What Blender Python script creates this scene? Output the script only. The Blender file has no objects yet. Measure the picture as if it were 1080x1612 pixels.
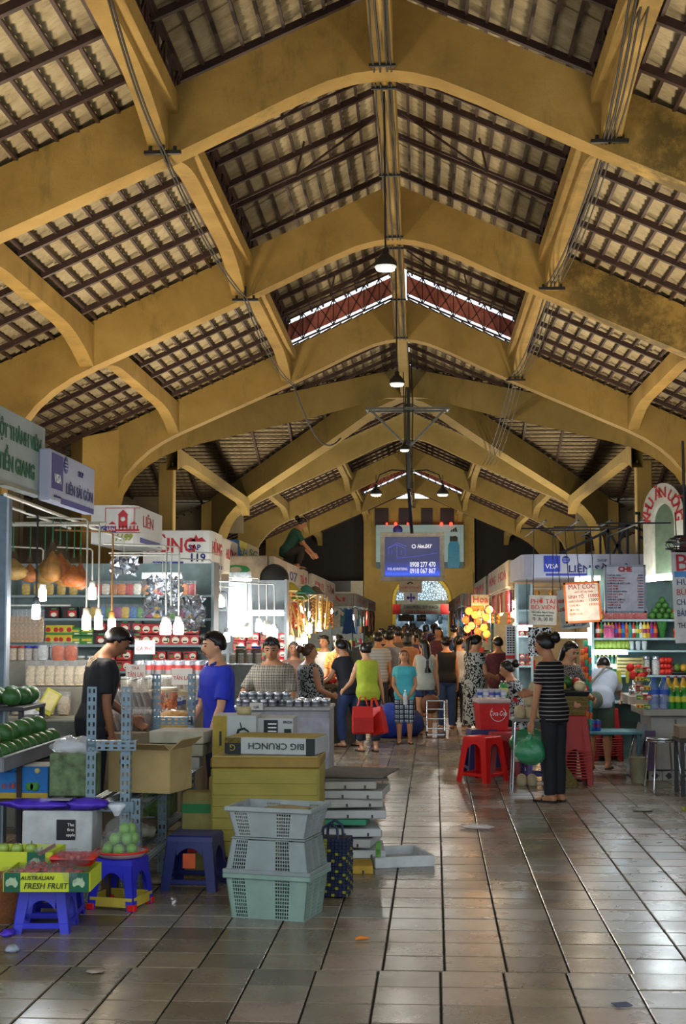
import bpy, bmesh, math, random, re
from mathutils import Vector, Matrix
random.seed(7)
PI = math.pi
scene = bpy.context.scene
COL = scene.collection
R = math.radians

# ------------------------------------------------------------------ camera
EYE = 1.676
FPX = 2200.0
_c = Vector((122.0, -174.0, -FPX)).normalized()      # hall axis in camera coordinates
_u = Vector((0.0, FPX, -174.0)).normalized()         # world up in camera coordinates
_c = (_c - _u * _c.dot(_u)).normalized()
_x = _c.cross(_u).normalized()
ROT = Matrix((_x, _c, _u))
cam_d = bpy.data.cameras.new('camera')
cam = bpy.data.objects.new('camera', cam_d)
COL.objects.link(cam)
cam.matrix_world = Matrix.Translation((0, 0, EYE)) @ ROT.to_4x4()
cam_d.sensor_fit = 'VERTICAL'
cam_d.sensor_height = 36.0
cam_d.sensor_width = 36.0 * 1080 / 1612
cam_d.lens = FPX / 1612 * 36.0
cam_d.clip_end = 400
scene.camera = cam

def at(px, py, Y=None, Z=None, X=None):
    """world point seen at photograph pixel (px, py) on the plane Y=, Z= or X="""
    w = ROT @ Vector((px - 540.0, 806.0 - py, -FPX))
    if Y is not None: t = Y / w.y
    elif Z is not None: t = (Z - EYE) / w.z
    else: t = X / w.x
    return Vector((0, 0, EYE)) + w * t

# ------------------------------------------------------------------ world, light, exposure
scene.view_settings.view_transform = 'Standard'
scene.view_settings.look = 'None'
scene.view_settings.gamma = 1.0
scene.view_settings.use_curve_mapping = False
scene.view_settings.exposure = 0.2
world = bpy.data.worlds.new('overcast_sky')
scene.world = world
world.use_nodes = True
_bg = world.node_tree.nodes['Background']
_bg.inputs[0].default_value = (0.80, 0.90, 1.0, 1)
_bg.inputs[1].default_value = 1.7

LIGHTS = []
def lamp(loc, power, color=(1, .93, .8), radius=.12, kind='POINT', size=None, rot=None, name='lamp_light'):
    d = bpy.data.lights.new(name, kind)
    d.energy = power
    d.color = color
    if kind == 'AREA':
        d.shape = 'RECTANGLE'; d.size, d.size_y = size
    else:
        d.shadow_soft_size = radius
    o = bpy.data.objects.new(name, d)
    COL.objects.link(o)
    o.location = loc
    if rot: o.rotation_euler = rot
    return o
WARM = (1.0, .84, .60)
COOL = (.86, .95, 1.0)
# added fill lights without fixtures throw light up at the hall roof
for y_, sx, p_, c_ in ((9, -4.0, 120, WARM), (9, 3.0, 120, WARM), (14, -4.4, 165, WARM), (14, 3.4, 165, WARM),
                       (20, -4.5, 190, WARM), (20, 3.4, 190, WARM), (27, -4.5, 210, WARM), (27, 3.4, 210, WARM),
                       (35, -4.5, 190, WARM), (35, 3.6, 190, WARM), (44, -4.5, 210, WARM), (44, 3.6, 210, WARM),
                       (53, -4.5, 210, WARM), (53, 3.6, 210, WARM), (63, -4.5, 230, WARM), (63, 3.6, 230, WARM)):
    lamp((sx, y_, 3.25), p_, c_, kind='AREA', size=(.5, 5.0), rot=(PI, 0, 0), name='added_fill_light')

for sx in (-2.6, 1.8): lamp((sx, 70.5, 3.2), 170, WARM, kind='AREA', size=(.5, 3.0), rot=(R(140), 0, 0), name='added_fill_light')  # more added fill lights, tilted to brighten the end wall

# ------------------------------------------------------------------ materials
def srgb(h):
    if isinstance(h, str):
        h = h.lstrip('#'); h = [int(h[i:i + 2], 16) / 255 for i in (0, 2, 4)]
    return tuple((v / 12.92 if v <= .04045 else ((v + .055) / 1.055) ** 2.4) for v in h[:3]) + (1.0,)

_M = {}
def _new(name):
    m = bpy.data.materials.new(name); m.use_nodes = True
    nt = m.node_tree
    return m, nt, nt.nodes['Principled BSDF']

def _coords(nt, scale=(1, 1, 1), space='Object'):
    tc = nt.nodes.new('ShaderNodeTexCoord'); mp = nt.nodes.new('ShaderNodeMapping')
    mp.inputs['Scale'].default_value = scale
    nt.links.new(tc.outputs[space], mp.inputs[0])
    return mp.outputs[0]

def _noise(nt, vec, scale, detail=4, rough=.6):
    n = nt.nodes.new('ShaderNodeTexNoise')
    n.inputs['Scale'].default_value = scale; n.inputs['Detail'].default_value = detail
    n.inputs['Roughness'].default_value = rough
    nt.links.new(vec, n.inputs['Vector'])
    return n.outputs['Fac']

def _ramp(nt, fac, stops, interp='LINEAR'):
    r = nt.nodes.new('ShaderNodeValToRGB'); r.color_ramp.interpolation = interp
    e = r.color_ramp.elements
    while len(e) < len(stops): e.new(.5)
    for k, (p, c) in enumerate(stops):
        e[k].position = p; e[k].color = c if not isinstance(c, str) else srgb(c)
    nt.links.new(fac, r.inputs[0])
    return r.outputs[0]

def _math(nt, op, a, b=None):
    n = nt.nodes.new('ShaderNodeMath'); n.operation = op
    for k, v in enumerate((a, b)):
        if v is None: continue
        if isinstance(v, (int, float)): n.inputs[k].default_value = v
        else: nt.links.new(v, n.inputs[k])
    return n.outputs[0]

def _mix(nt, fac, a, b):
    n = nt.nodes.new('ShaderNodeMix'); n.data_type = 'RGBA'
    for k, v in ((0, fac), (6, a), (7, b)):
        if isinstance(v, (int, float)): n.inputs[k].default_value = v
        elif isinstance(v, str): n.inputs[k].default_value = srgb(v)
        elif isinstance(v, tuple): n.inputs[k].default_value = v
        else: nt.links.new(v, n.inputs[k])
    return n.outputs[2]

def mat(color, rough=.55, metal=0.0, var=.18, scale=9.0, bump=0.0, spec=.4, name=None, stretch=(1, 1, 1), coat=0.0):
    """plain surface with slight uneven tone"""
    key = ('p', color, rough, metal, var, scale, bump, spec, stretch, coat)
    if key in _M: return _M[key]
    m, nt, b = _new(name or 'surface_' + color.strip('#'))
    c = srgb(color)
    v = _coords(nt, stretch)
    f = _noise(nt, v, scale)
    lo = tuple(x * (1 - var) for x in c[:3]) + (1,); hi = tuple(min(1, x * (1 + var)) for x in c[:3]) + (1,)
    nt.links.new(_ramp(nt, f, [(.3, lo), (.7, hi)]), b.inputs['Base Color'])
    b.inputs['Roughness'].default_value = rough; b.inputs['Metallic'].default_value = metal
    b.inputs['Specular IOR Level'].default_value = spec
    b.inputs['Coat Weight'].default_value = coat
    if bump:
        bn = nt.nodes.new('ShaderNodeBump'); bn.inputs['Strength'].default_value = bump; bn.inputs['Distance'].default_value = .01
        nt.links.new(_noise(nt, v, scale * 4), bn.inputs['Height']); nt.links.new(bn.outputs[0], b.inputs['Normal'])
    _M[key] = m
    return m

def glow(color, strength, name='lamp_glow'):
    key = ('e', color, strength)
    if key in _M: return _M[key]
    m, nt, b = _new(name)
    b.inputs['Base Color'].default_value = srgb(color)
    b.inputs['Emission Color'].default_value = srgb(color)
    b.inputs['Emission Strength'].default_value = strength
    _M[key] = m
    return m

def clear(color='#ffffff', alpha=.25, rough=.08, name='clear_film'):
    """thin clear plastic or glass: mostly lets light through, keeps its shine"""
    key = ('c', color, alpha, rough)
    if key in _M: return _M[key]
    m, nt, b = _new(name)
    c_ = srgb(color); k_ = .45 if alpha < .35 else 1.0
    b.inputs['Base Color'].default_value = (c_[0] * k_, c_[1] * k_, c_[2] * k_, 1); b.inputs['Roughness'].default_value = rough
    b.inputs['Alpha'].default_value = alpha * (.62 if alpha < .35 else 1); b.inputs['Specular IOR Level'].default_value = .9
    bn = nt.nodes.new('ShaderNodeBump'); bn.inputs['Strength'].default_value = .6; bn.inputs['Distance'].default_value = .02
    nt.links.new(_noise(nt, _coords(nt), 22), bn.inputs['Height']); nt.links.new(bn.outputs[0], b.inputs['Normal'])
    _M[key] = m
    return m

def patterned(kind, c1, c2, scale, rough=.8, c3=None):
    """woven or printed cloth: stripes, plaid, blotch (flower-like print)"""
    key = (kind, c1, c2, scale, c3)
    if key in _M: return _M[key]
    m, nt, b = _new('cloth_' + kind)
    v = _coords(nt)
    sx = nt.nodes.new('ShaderNodeSeparateXYZ'); nt.links.new(v, sx.inputs[0])
    def band(axis, sc, duty, off=0.0):
        p = _math(nt, 'FRACT', _math(nt, 'ADD', _math(nt, 'MULTIPLY', sx.outputs[axis], sc), off + 50.0))
        return _math(nt, 'LESS_THAN', p, duty)
    if kind == 'stripe':
        col = _mix(nt, band(2, scale, .22), c1, c2)
    elif kind == 'plaid':
        a = _math(nt, 'MAXIMUM', band(0, scale, .28), band(2, scale, .28))
        t = _math(nt, 'MULTIPLY', band(0, scale, .28), band(2, scale, .28))
        col = _mix(nt, a, c1, c2)
        col = _mix(nt, t, col, tuple(x * .55 for x in srgb(c2)[:3]) + (1,))
        thin = _math(nt, 'MAXIMUM', band(0, scale, .1, .5), band(2, scale, .1, .5))
        col = _mix(nt, thin, col, c3 or c2)
    else:
        n = _noise(nt, v, scale, 2, .5)
        w = _math(nt, 'ABSOLUTE', _math(nt, 'SUBTRACT', _math(nt, 'FRACT', _math(nt, 'MULTIPLY', n, 5.0)), .5))
        col = _mix(nt, _math(nt, 'GREATER_THAN', w, .27), c1, c2)
        if c3: col = _mix(nt, _math(nt, 'GREATER_THAN', _noise(nt, v, scale * .8, 1), .6), col, c3)
    nt.links.new(col, b.inputs['Base Color'])
    b.inputs['Roughness'].default_value = rough
    b.inputs['Specular IOR Level'].default_value = .15
    _M[key] = m
    return m

def plaster():
    if 'plaster' in _M: return _M['plaster']
    m, nt, b = _new('ochre_limewashed_concrete')
    v = _coords(nt)
    f = _noise(nt, v, .9, 6, .65)
    base = _ramp(nt, f, [(.25, '#77602f'), (.5, '#94773c'), (.75, '#a5894c')])
    g = _noise(nt, _coords(nt, (1, 1, .35)), 1.7, 8, .72)
    stain = _ramp(nt, g, [(.56, (0, 0, 0, 1)), (.70, (1, 1, 1, 1))])
    col = _mix(nt, _math(nt, 'MULTIPLY', stain, .55), base, '#4d421f')
    geo = nt.nodes.new('ShaderNodeNewGeometry'); sx = nt.nodes.new('ShaderNodeSeparateXYZ'); nt.links.new(geo.outputs['Position'], sx.inputs[0])
    def span(out, a, b):
        n_ = nt.nodes.new('ShaderNodeMapRange'); n_.inputs[1].default_value = a; n_.inputs[2].default_value = b; nt.links.new(out, n_.inputs[0]); return n_.outputs[0]
    mz = _math(nt, 'MULTIPLY', span(sx.outputs[0], 1.9, 2.7), span(sx.outputs[1], 25.0, 23.0))     # damp right side of the first two frames
    mould = _ramp(nt, _noise(nt, _coords(nt), 1.5, 9, .72), [(.40, (0, 0, 0, 1)), (.56, (1, 1, 1, 1))])
    col = _mix(nt, _math(nt, 'MULTIPLY', _math(nt, 'MULTIPLY', mz, mould), .75), col, '#2b2912')
    col = _mix(nt, _math(nt, 'MULTIPLY', span(sx.outputs[1], 28.0, 33.0), .45), col, '#6f6a44')     # greyer olive tint beyond the third frame
    fine = _noise(nt, v, 60, 2, .6)
    col = _mix(nt, _math(nt, 'MULTIPLY', _ramp(nt, fine, [(.45, (0, 0, 0, 1)), (.75, (1, 1, 1, 1))]), .18), col, '#5a4010')
    nt.links.new(col, b.inputs['Base Color'])
    b.inputs['Roughness'].default_value = .75; b.inputs['Specular IOR Level'].default_value = .25
    bn = nt.nodes.new('ShaderNodeBump'); bn.inputs['Strength'].default_value = .35; bn.inputs['Distance'].default_value = .02
    nt.links.new(_noise(nt, v, 6, 6), bn.inputs['Height']); nt.links.new(bn.outputs[0], b.inputs['Normal'])
    _M['plaster'] = m
    return m

STEEL = mat('#3a2822', .6, .2, .3, 6, name='dark_red_painted_steel')
BLACK = mat('#141414', .5)
WHITE = mat('#e8e8e4', .5, var=.06)
CHROME = mat('#c9ccd0', .18, 1.0, .05, name='chrome')
GALV = mat('#6d7f88', .45, .55, .15, 14, name='galvanised_steel')
WIRE = mat('#b9b4a4', .4, .5, name='painted_wire')

# ------------------------------------------------------------------ mesh building
class MB:
    def __init__(s, T=None):
        s.v = []; s.f = []; s.mi = []; s.sm = []; s.m = 0; s.T = T
    def add(s, vs, fs, smooth=False):
        b = len(s.v)
        if s.T is not None: vs = [s.T @ Vector(p) for p in vs]
        s.v += [tuple(p) for p in vs]
        for f in fs:
            s.f.append(tuple(i + b for i in f)); s.mi.append(s.m); s.sm.append(smooth)
        return s
    def box(s, c, sz, b=0.0, rot=None):
        c = Vector(c); h = [d / 2 for d in sz]
        if b <= 0:
            vs = [Vector((x * h[0], y * h[1], z * h[2])) for x in (-1, 1) for y in (-1, 1) for z in (-1, 1)]
            fs = [(0, 1, 3, 2), (4, 6, 7, 5), (0, 4, 5, 1), (2, 3, 7, 6), (0, 2, 6, 4), (1, 5, 7, 3)]
        else:
            b = min(b, min(h) * .95)
            idx = {}; vs = []
            for x in (-1, 1):
                for y in (-1, 1):
                    for z in (-1, 1):
                        for a in range(3):
                            p = [x * (h[0] - b), y * (h[1] - b), z * (h[2] - b)]
                            p[a] = (x, y, z)[a] * h[a]
                            idx[(x, y, z, a)] = len(vs); vs.append(Vector(p))
            fs = []
            for a in range(3):
                o = [k for k in range(3) if k != a]
                for sg in (-1, 1):
                    q = []
                    for i, j in ((-1, -1), (1, -1), (1, 1), (-1, 1)):
                        k = [0, 0, 0]; k[a] = sg; k[o[0]] = i; k[o[1]] = j
                        q.append(idx[(*k, a)])
                    fs.append(q)
                for i in (-1, 1):
                    for j in (-1, 1):
                        e = []
                        for t in (-1, 1):
                            k = [0, 0, 0]; k[a] = t; k[o[0]] = i; k[o[1]] = j
                            e.append((idx[(*k, o[0])], idx[(*k, o[1])]))
                        fs.append([e[0][0], e[0][1], e[1][1], e[1][0]])
            for x in (-1, 1):
                for y in (-1, 1):
                    for z in (-1, 1):
                        fs.append([idx[(x, y, z, a)] for a in range(3)])
            out = []
            for f in fs:
                n = (vs[f[1]] - vs[f[0]]).cross(vs[f[2]] - vs[f[0]])
                ctr = sum((vs[i] for i in f), Vector()) / len(f)
                out.append(tuple(f) if n.dot(ctr) > 0 else tuple(reversed(f)))
            fs = out
        if rot is not None:
            vs = [rot @ p for p in vs]
        return s.add([p + c for p in vs], fs)
    def bar(s, p0, p1, w, h=None, b=0.0):
        """rectangular bar between two points (h is measured towards +z)"""
        p0 = Vector(p0); p1 = Vector(p1); d = p1 - p0
        y = d.normalized()
        up = Vector((0, 0, 1)) if abs(y.z) < .95 else Vector((0, 1, 0))
        x = y.cross(up).normalized(); z = x.cross(y).normalized()
        rot = Matrix((x, y, z)).transposed()
        return s.box((p0 + p1) / 2, (w, d.length, h or w), b, rot)
    def loft(s, rings, caps=True, smooth=True, closed=True):
        n = len(rings[0]); vs = [p for r in rings for p in r]; fs = []
        for k in range(len(rings) - 1):
            for i in range(n if closed else n - 1):
                j = (i + 1) % n
                fs.append((k * n + i, k * n + j, (k + 1) * n + j, (k + 1) * n + i))
        s.add(vs, fs, smooth)
        if caps:
            s.add(rings[0], [tuple(reversed(range(n)))]); s.add(rings[-1], [tuple(range(n))])
        return s
    def tube(s, pts, r, n=8, caps=True):
        pts = [Vector(p) for p in pts]
        rr = r if isinstance(r, (list, tuple)) else [r] * len(pts)
        rings = []; prev = None
        for k, p in enumerate(pts):
            d = (pts[min(k + 1, len(pts) - 1)] - pts[max(k - 1, 0)])
            d = d.normalized() if d.length > 1e-9 else Vector((0, 0, 1))
            a = prev if prev is not None else (Vector((1, 0, 0)) if abs(d.x) < .9 else Vector((0, 1, 0)))
            a = (a - d * a.dot(d)); a = a.normalized() if a.length > 1e-6 else d.orthogonal().normalized()
            prev = a; c = d.cross(a)
            rings.append([p + (a * math.cos(2 * PI * i / n) + c * math.sin(2 * PI * i / n)) * rr[k] for i in range(n)])
        return s.loft(rings, caps)
    def cyl(s, p0, p1, r0, r1=None, n=14, caps=True):
        return s.tube([p0, p1], [r0, r0 if r1 is None else r1], n, caps)
    def lathe(s, prof, c=(0, 0, 0), n=20, caps=True):
        rings = [[(c[0] + r * math.cos(2 * PI * i / n), c[1] + r * math.sin(2 * PI * i / n), c[2] + z) for i in range(n)] for r, z in prof]
        return s.loft(rings, caps)
    def ball(s, c, r, n=14, m=9, fn=None):
        if not isinstance(r, (tuple, list)): r = (r, r, r)
        c = Vector(c); vs = []; fs = []
        for k in range(m + 1):
            th = PI * k / m
            for i in range(n):
                d = Vector((math.sin(th) * math.cos(2 * PI * i / n), math.sin(th) * math.sin(2 * PI * i / n), math.cos(th)))
                q = fn(d) if fn else 1.0
                vs.append(c + Vector((d.x * r[0] * q, d.y * r[1] * q, d.z * r[2] * q)))
        for k in range(m):
            for i in range(n):
                j = (i + 1) % n
                a, b_, c_, d_ = k * n + i, (k + 1) * n + i, (k + 1) * n + j, k * n + j
                if k == 0: fs.append((a, b_, c_))
                elif k == m - 1: fs.append((a, b_, d_))
                else: fs.append((a, b_, c_, d_))
        return s.add(vs, fs, True)
    def prism(s, poly, ax, a, b):
        """convex or mildly concave polygon in the plane normal to ax ('x','y','z') pulled from a to b"""
        def P(p, t):
            return {'x': (t, p[0], p[1]), 'y': (p[0], t, p[1]), 'z': (p[0], p[1], t)}[ax]
        n = len(poly)
        vs = [P(p, a) for p in poly] + [P(p, b) for p in poly]
        fs = [tuple(range(n)), tuple(reversed(range(n, 2 * n)))]
        fs += [(i, i + n, (i + 1) % n + n, (i + 1) % n) for i in range(n)]
        return s.add(vs, fs)
    def rect_loft(s, levels, smooth=False, caps=True):
        """levels: (z, half x, half y[, cx, cy])"""
        rings = []
        for L in levels:
            z, hx, hy = L[:3]; cx, cy = (L[3], L[4]) if len(L) > 3 else (0, 0)
            rings.append([(cx - hx, cy - hy, z), (cx + hx, cy - hy, z), (cx + hx, cy + hy, z), (cx - hx, cy + hy, z)])
        return s.loft(rings, caps, smooth)
    def mesh(s, name, mats):
        me = bpy.data.meshes.new(name)
        me.from_pydata(s.v, [], s.f)
        for m in (mats if isinstance(mats, (list, tuple)) else [mats]): me.materials.append(m)
        me.polygons.foreach_set('material_index', s.mi)
        me.polygons.foreach_set('use_smooth', s.sm)
        me.update()
        return me
    def build(s, name, mats, parent=None, loc=None, rotz=0.0):
        return link(name, s.mesh(name, mats), parent, loc, rotz)

def link(name, me, parent=None, loc=None, rotz=0.0):
    o = bpy.data.objects.new(name, me); COL.objects.link(o)
    if parent is not None: o.parent = parent
    if loc is not None: o.location = loc
    if rotz: o.rotation_euler = (0, 0, rotz)
    return o

def tag(o, label=None, cat=None, group=None, kind=None):
    if label: o['label'] = label
    if cat: o['category'] = cat
    if group: o['group'] = group
    if kind: o['kind'] = kind
    return o

def thing(name, label, cat, loc=(0, 0, 0), rotz=0.0, group=None):
    o = link(name, None, None, loc, rotz)
    return tag(o, label, cat, group)

def structure(name, loc=(0, 0, 0)):
    return tag(link(name, None, None, loc), kind='structure')

def dup(src, loc=None, rotz=None, label=None, group=None, parent=None, scale=None):
    """copy a thing with its parts and their sub-parts"""
    r = src.copy(); COL.objects.link(r)
    if parent is not None: r.parent = parent
    if loc is not None: r.location = loc
    if rotz is not None: r.rotation_euler = (0, 0, rotz)
    if scale is not None: r.scale = (scale, scale, scale) if isinstance(scale, (int, float)) else scale
    if label: r['label'] = label
    if group: r['group'] = group
    for ch in KIDS(src):
        c = ch.copy(); COL.objects.link(c); c.parent = r
        for g in KIDS(ch):
            d = g.copy(); COL.objects.link(d); d.parent = c
    return r
ORD = 'first second third fourth fifth sixth seventh eighth ninth tenth eleventh twelfth thirteenth fourteenth fifteenth sixteenth seventeenth eighteenth nineteenth twentieth twenty-first twenty-second twenty-third twenty-fourth twenty-fifth twenty-sixth twenty-seventh twenty-eighth twenty-ninth thirtieth'.split()
def clusters(vals, eps):
    out = []
    for v in sorted(vals):
        if not out or v - out[-1] > eps: out.append(v)
    return lambda v: max(i for i, c in enumerate(out) if v >= c - 1e-6), len(out)
def place_words(pts):
    """where each of a set of alike things stands among them, in words"""
    pts = [Vector(p) for p in pts]
    if len(pts) < 2 or len(pts) > 80: return [''] * len(pts)
    zi, nz = clusters([p.z for p in pts], .045); yi, ny = clusters([p.y for p in pts], .06)
    key = [(zi(p.z), yi(p.y)) for p in pts]; res = []
    for k, p in enumerate(pts):
        same = sorted(q.x for q, kk in zip(pts, key) if kk == key[k]); w = []
        if len(same) > 1:
            i = same.index(p.x); w.append('left one' if len(same) == 2 and i == 0 else 'right one' if len(same) == 2 else ORD[i] + ' from left')
        if ny > 1: w.append('front row' if key[k][1] == 0 else 'back row' if key[k][1] == ny - 1 else ORD[key[k][1]] + ' row')
        if nz > 1: w.append('bottom layer' if key[k][0] == 0 else 'top layer' if key[k][0] == nz - 1 else ORD[key[k][0]] + ' layer')
        res.append(', '.join(w))
    return res
def with_place(label, group, place):
    if not place: return label
    full = label + ', ' + place
    if len(full.split()) <= 16: return full
    cut = re.split(r' (?:in|on|behind|beside|at|under|above|leaning|standing|hanging|before|over) ', label)[0]
    full = '%s of the %s, %s' % (cut, group, place)
    if len(full.split()) <= 16: return full
    return '%s, %s' % (group, place)
def KIDS(o): return list(o.children)

def single(name, mb, mats, label, cat, loc=(0, 0, 0), rotz=0.0, group=None):
    return tag(mb.build(name, mats, None, loc, rotz), label, cat, group)

_WORK = bpy.data.scenes.new('workshop')
def bake(o):
    """mesh of an unlinked object with its modifiers, evaluated in an empty side scene"""
    _WORK.collection.objects.link(o)
    vl = _WORK.view_layers[0]; vl.update()
    me = bpy.data.meshes.new_from_object(o.evaluated_get(vl.depsgraph))
    _WORK.collection.objects.unlink(o)
    return me

def text(body, parent, loc, size, m, rot=(PI / 2, 0, 0), align='CENTER', name='lettering', width=None, depth=.002, shear=0.0, bold=0.0):
    cu = bpy.data.curves.new('lettering', 'FONT')
    cu.body = body; cu.size = size; cu.align_x = align; cu.align_y = 'CENTER'
    cu.extrude = depth; cu.resolution_u = 2; cu.shear = shear; cu.offset = bold
    tmp = bpy.data.objects.new('lettering_curve', cu)
    me = bake(tmp)
    bpy.data.objects.remove(tmp); bpy.data.curves.remove(cu)
    me.materials.clear(); me.materials.append(m)
    o = link(name, me, parent, loc)
    o.rotation_euler = rot
    if width and len(me.vertices):
        xs = [v.co.x for v in me.vertices]; w = max(xs) - min(xs)
        if w > 1e-6: o.scale = (width / w, 1, 1)
    return o
# ================================================================== STRUCTURE
# ---- floor: single tiles near the camera, the rest of the same tiling joined
TILE = .30
GROUT = mat('#1d1813', .9, name='grout')
def tile_mat(color, k):
    m, nt, b = _new('floor_tile_%d' % k)
    tc = nt.nodes.new('ShaderNodeTexCoord'); geo = nt.nodes.new('ShaderNodeNewGeometry')
    pos = geo.outputs['Position']
    f = _noise(nt, pos, 3.2, 6, .65)
    c = srgb(color)
    col = _ramp(nt, f, [(.28, tuple(x * .62 for x in c[:3]) + (1,)), (.55, c), (.8, tuple(min(1, x * 1.25) for x in c[:3]) + (1,))])
    fine = _ramp(nt, _noise(nt, pos, 55, 3, .7), [(.5, (0, 0, 0, 1)), (.72, (1, 1, 1, 1))])
    col = _mix(nt, _math(nt, 'MULTIPLY', fine, .25), col, '#2b2018')
    nt.links.new(col, b.inputs['Base Color'])
    r = _ramp(nt, _noise(nt, pos, 1.4, 5, .6), [(.3, (.20, .20, .20, 1)), (.7, (.34, .34, .34, 1))])
    nt.links.new(r, b.inputs['Roughness'])
    b.inputs['Specular IOR Level'].default_value = .55
    bn = nt.nodes.new('ShaderNodeBump'); bn.inputs['Strength'].default_value = .12; bn.inputs['Distance'].default_value = .004
    nt.links.new(_noise(nt, pos, 9, 3), bn.inputs['Height']); nt.links.new(bn.outputs[0], b.inputs['Normal'])
    return m
TILE_M = [tile_mat(c, k) for k, c in enumerate(('#756a58', '#82755f', '#645a4a', '#8a857a', '#8c7866'))]
floor = structure('floor')
FY0 = 6.906
MB().box((-.4, 38, -.06), (26, 84, .10)).build('grout_bed', GROUT, floor)
def tile_mesh(k):
    return MB().box((0, 0, -.005), (TILE - .009, TILE - .010, .012), .004).mesh('tile', TILE_M[k])
TMESH = [tile_mesh(k) for k in range(5)]
rest = MB()
cand = []
for r in range(-8, 84):
    yc = FY0 + (r + .5) * TILE
    if yc < 4.4: continue
    for c in range(-30, 30):
        xc = .109 + .01 * (yc - FY0) + (c + .5) * TILE - (.02 if r < 0 else 0)
        if xc < -6 or xc > 6.2: continue
        rr = random.Random(r * 977 + c * 13)
        k = rr.choice((0, 1, 2, 1, 0, 4))
        if r in (3, 4) and rr.random() < .8: k = 3
        if r in (9, 20, 21, 33) and rr.random() < .6: k = 3
        if c >= 2 and rr.random() < .45: k = 3
        if r in (8, 14, 15, 27) and c > 0 and rr.random() < .6: k = 4
        dz = rr.uniform(-.0012, .0012)
        px = 662 + xc * 2200 / yc
        seen = -30 < px < 1110 and 5.6 < yc
        if px < 330 and yc > 7.6: seen = False
        if px < 510 and yc > 8.3: seen = False
        cand.append((yc + (0 if seen else 1000), xc, yc, dz, k))
cand.sort()
for q, (s_, xc, yc, dz, k) in enumerate(cand):
    if q < 296:
        t = link('tile', TMESH[k], floor, (xc, yc, dz)); t.rotation_euler = (0, 0, -.01)
    else:
        rest.m = k
        rest.box((xc, yc, -.005 + dz), (TILE - .009, TILE - .012, .012), .003 if yc < 14 else 0, Matrix.Rotation(-.01, 3, 'Z'))
tag(rest.build('tile', TILE_M, floor), kind='stuff')
# beyond the joined tiles the pavement goes on as one slab with the same look
far_slab = MB().box((-.4, 56, -.012), (26, 50, .024)).build('far_tiling', TILE_M[1], floor)

# ---- hall frames
XC = -.40
HP = [(0, 7.93), (.33, 7.89), (.63, 7.81), (1.1, 7.61), (1.65, 7.34), (2.45, 6.96), (3.7, 6.41), (4.9, 5.88), (5.3, 5.68),
      (5.62, 5.47), (5.9, 5.22), (6.15, 4.9), (6.33, 4.5), (6.42, 4.0), (6.45, 3.4), (6.45, 0)]
def ztop(x): return 8.85 - .45 * abs(x)
def outer_of(x, z):
    if z > 5.5: return (x + .12 * (x / 5.6), ztop(x + .12 * (x / 5.6)))
    return (7.05, max(min(ztop(7.05), z + .3), 0) if z > 0 else 0)
FRAME_T = .34
def frame_mb(place, t=FRAME_T):
    """place(x, d) -> plan position of profile coordinate x with offset d across the frame"""
    mb = MB()
    prof = [(-x, z) for x, z in reversed(HP[1:])] + HP
    outs = []
    for x, z in prof:
        ox, oz = outer_of(abs(x), z); outs.append((ox if x >= 0 else -ox, oz))
    n = len(prof)
    vs = []
    for (x, z), (ox, oz) in zip(prof, outs):
        for d in (-t / 2, t / 2):
            p = place(x, d); vs.append((p[0], p[1], z))
        for d in (-t / 2, t / 2):
            p = place(ox, d); vs.append((p[0], p[1], oz))
    fs = []
    for i in range(n - 1):
        a, b = i * 4, i * 4 + 4
        fs += [(a, b, b + 2, a + 2), (a + 1, a + 3, b + 3, b + 1), (a, a + 1, b + 1, b), (a + 2, b + 2, b + 3, a + 3)]
    mb.add(vs, fs)
    return mb
PL = plaster()
FY = [1.4, 8.4, 15.4, 22.4, 30.5, 47.2, 56.8, 67.2]
for y in FY[1:]:
    cl = structure('ceiling')
    frame_mb(lambda x, d, y=y: (XC + x, y + FRAME_T / 2 + d)).build('arch_beam', PL, cl)
# crossing: two diagonal arches
YX = 38.9
cross = structure('ceiling')
for sg in (-1, 1):
    ang = math.atan2(8.3, 6.45 * sg)
    def place(x, d, sg=sg):
        k = x / 6.45
        return (XC + 6.45 * k - sg * d * .78, YX + sg * 8.3 * k + d * .62)
    frame_mb(place, .40).build('arch_beam', PL, cross)

SHEET = None
def sheet_mat():
    m, nt, b = _new('roof_tile_underside')
    v = _coords(nt, (1, 1, 1))
    f = _noise(nt, v, 2.2, 6, .7)
    col = _ramp(nt, f, [(.25, '#7d7056'), (.5, '#a09273'), (.8, '#b5a88a')])
    g = _ramp(nt, _noise(nt, _coords(nt, (3, 14, 3)), 3, 5, .7), [(.5, (0, 0, 0, 1)), (.72, (1, 1, 1, 1))])
    nt.links.new(_mix(nt, _math(nt, 'MULTIPLY', g, .5), col, '#4f4230'), b.inputs['Base Color'])
    b.inputs['Roughness'].default_value = .8
    b.inputs['Specular IOR Level'].default_value = .2
    return m
SHEET = sheet_mat()

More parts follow.
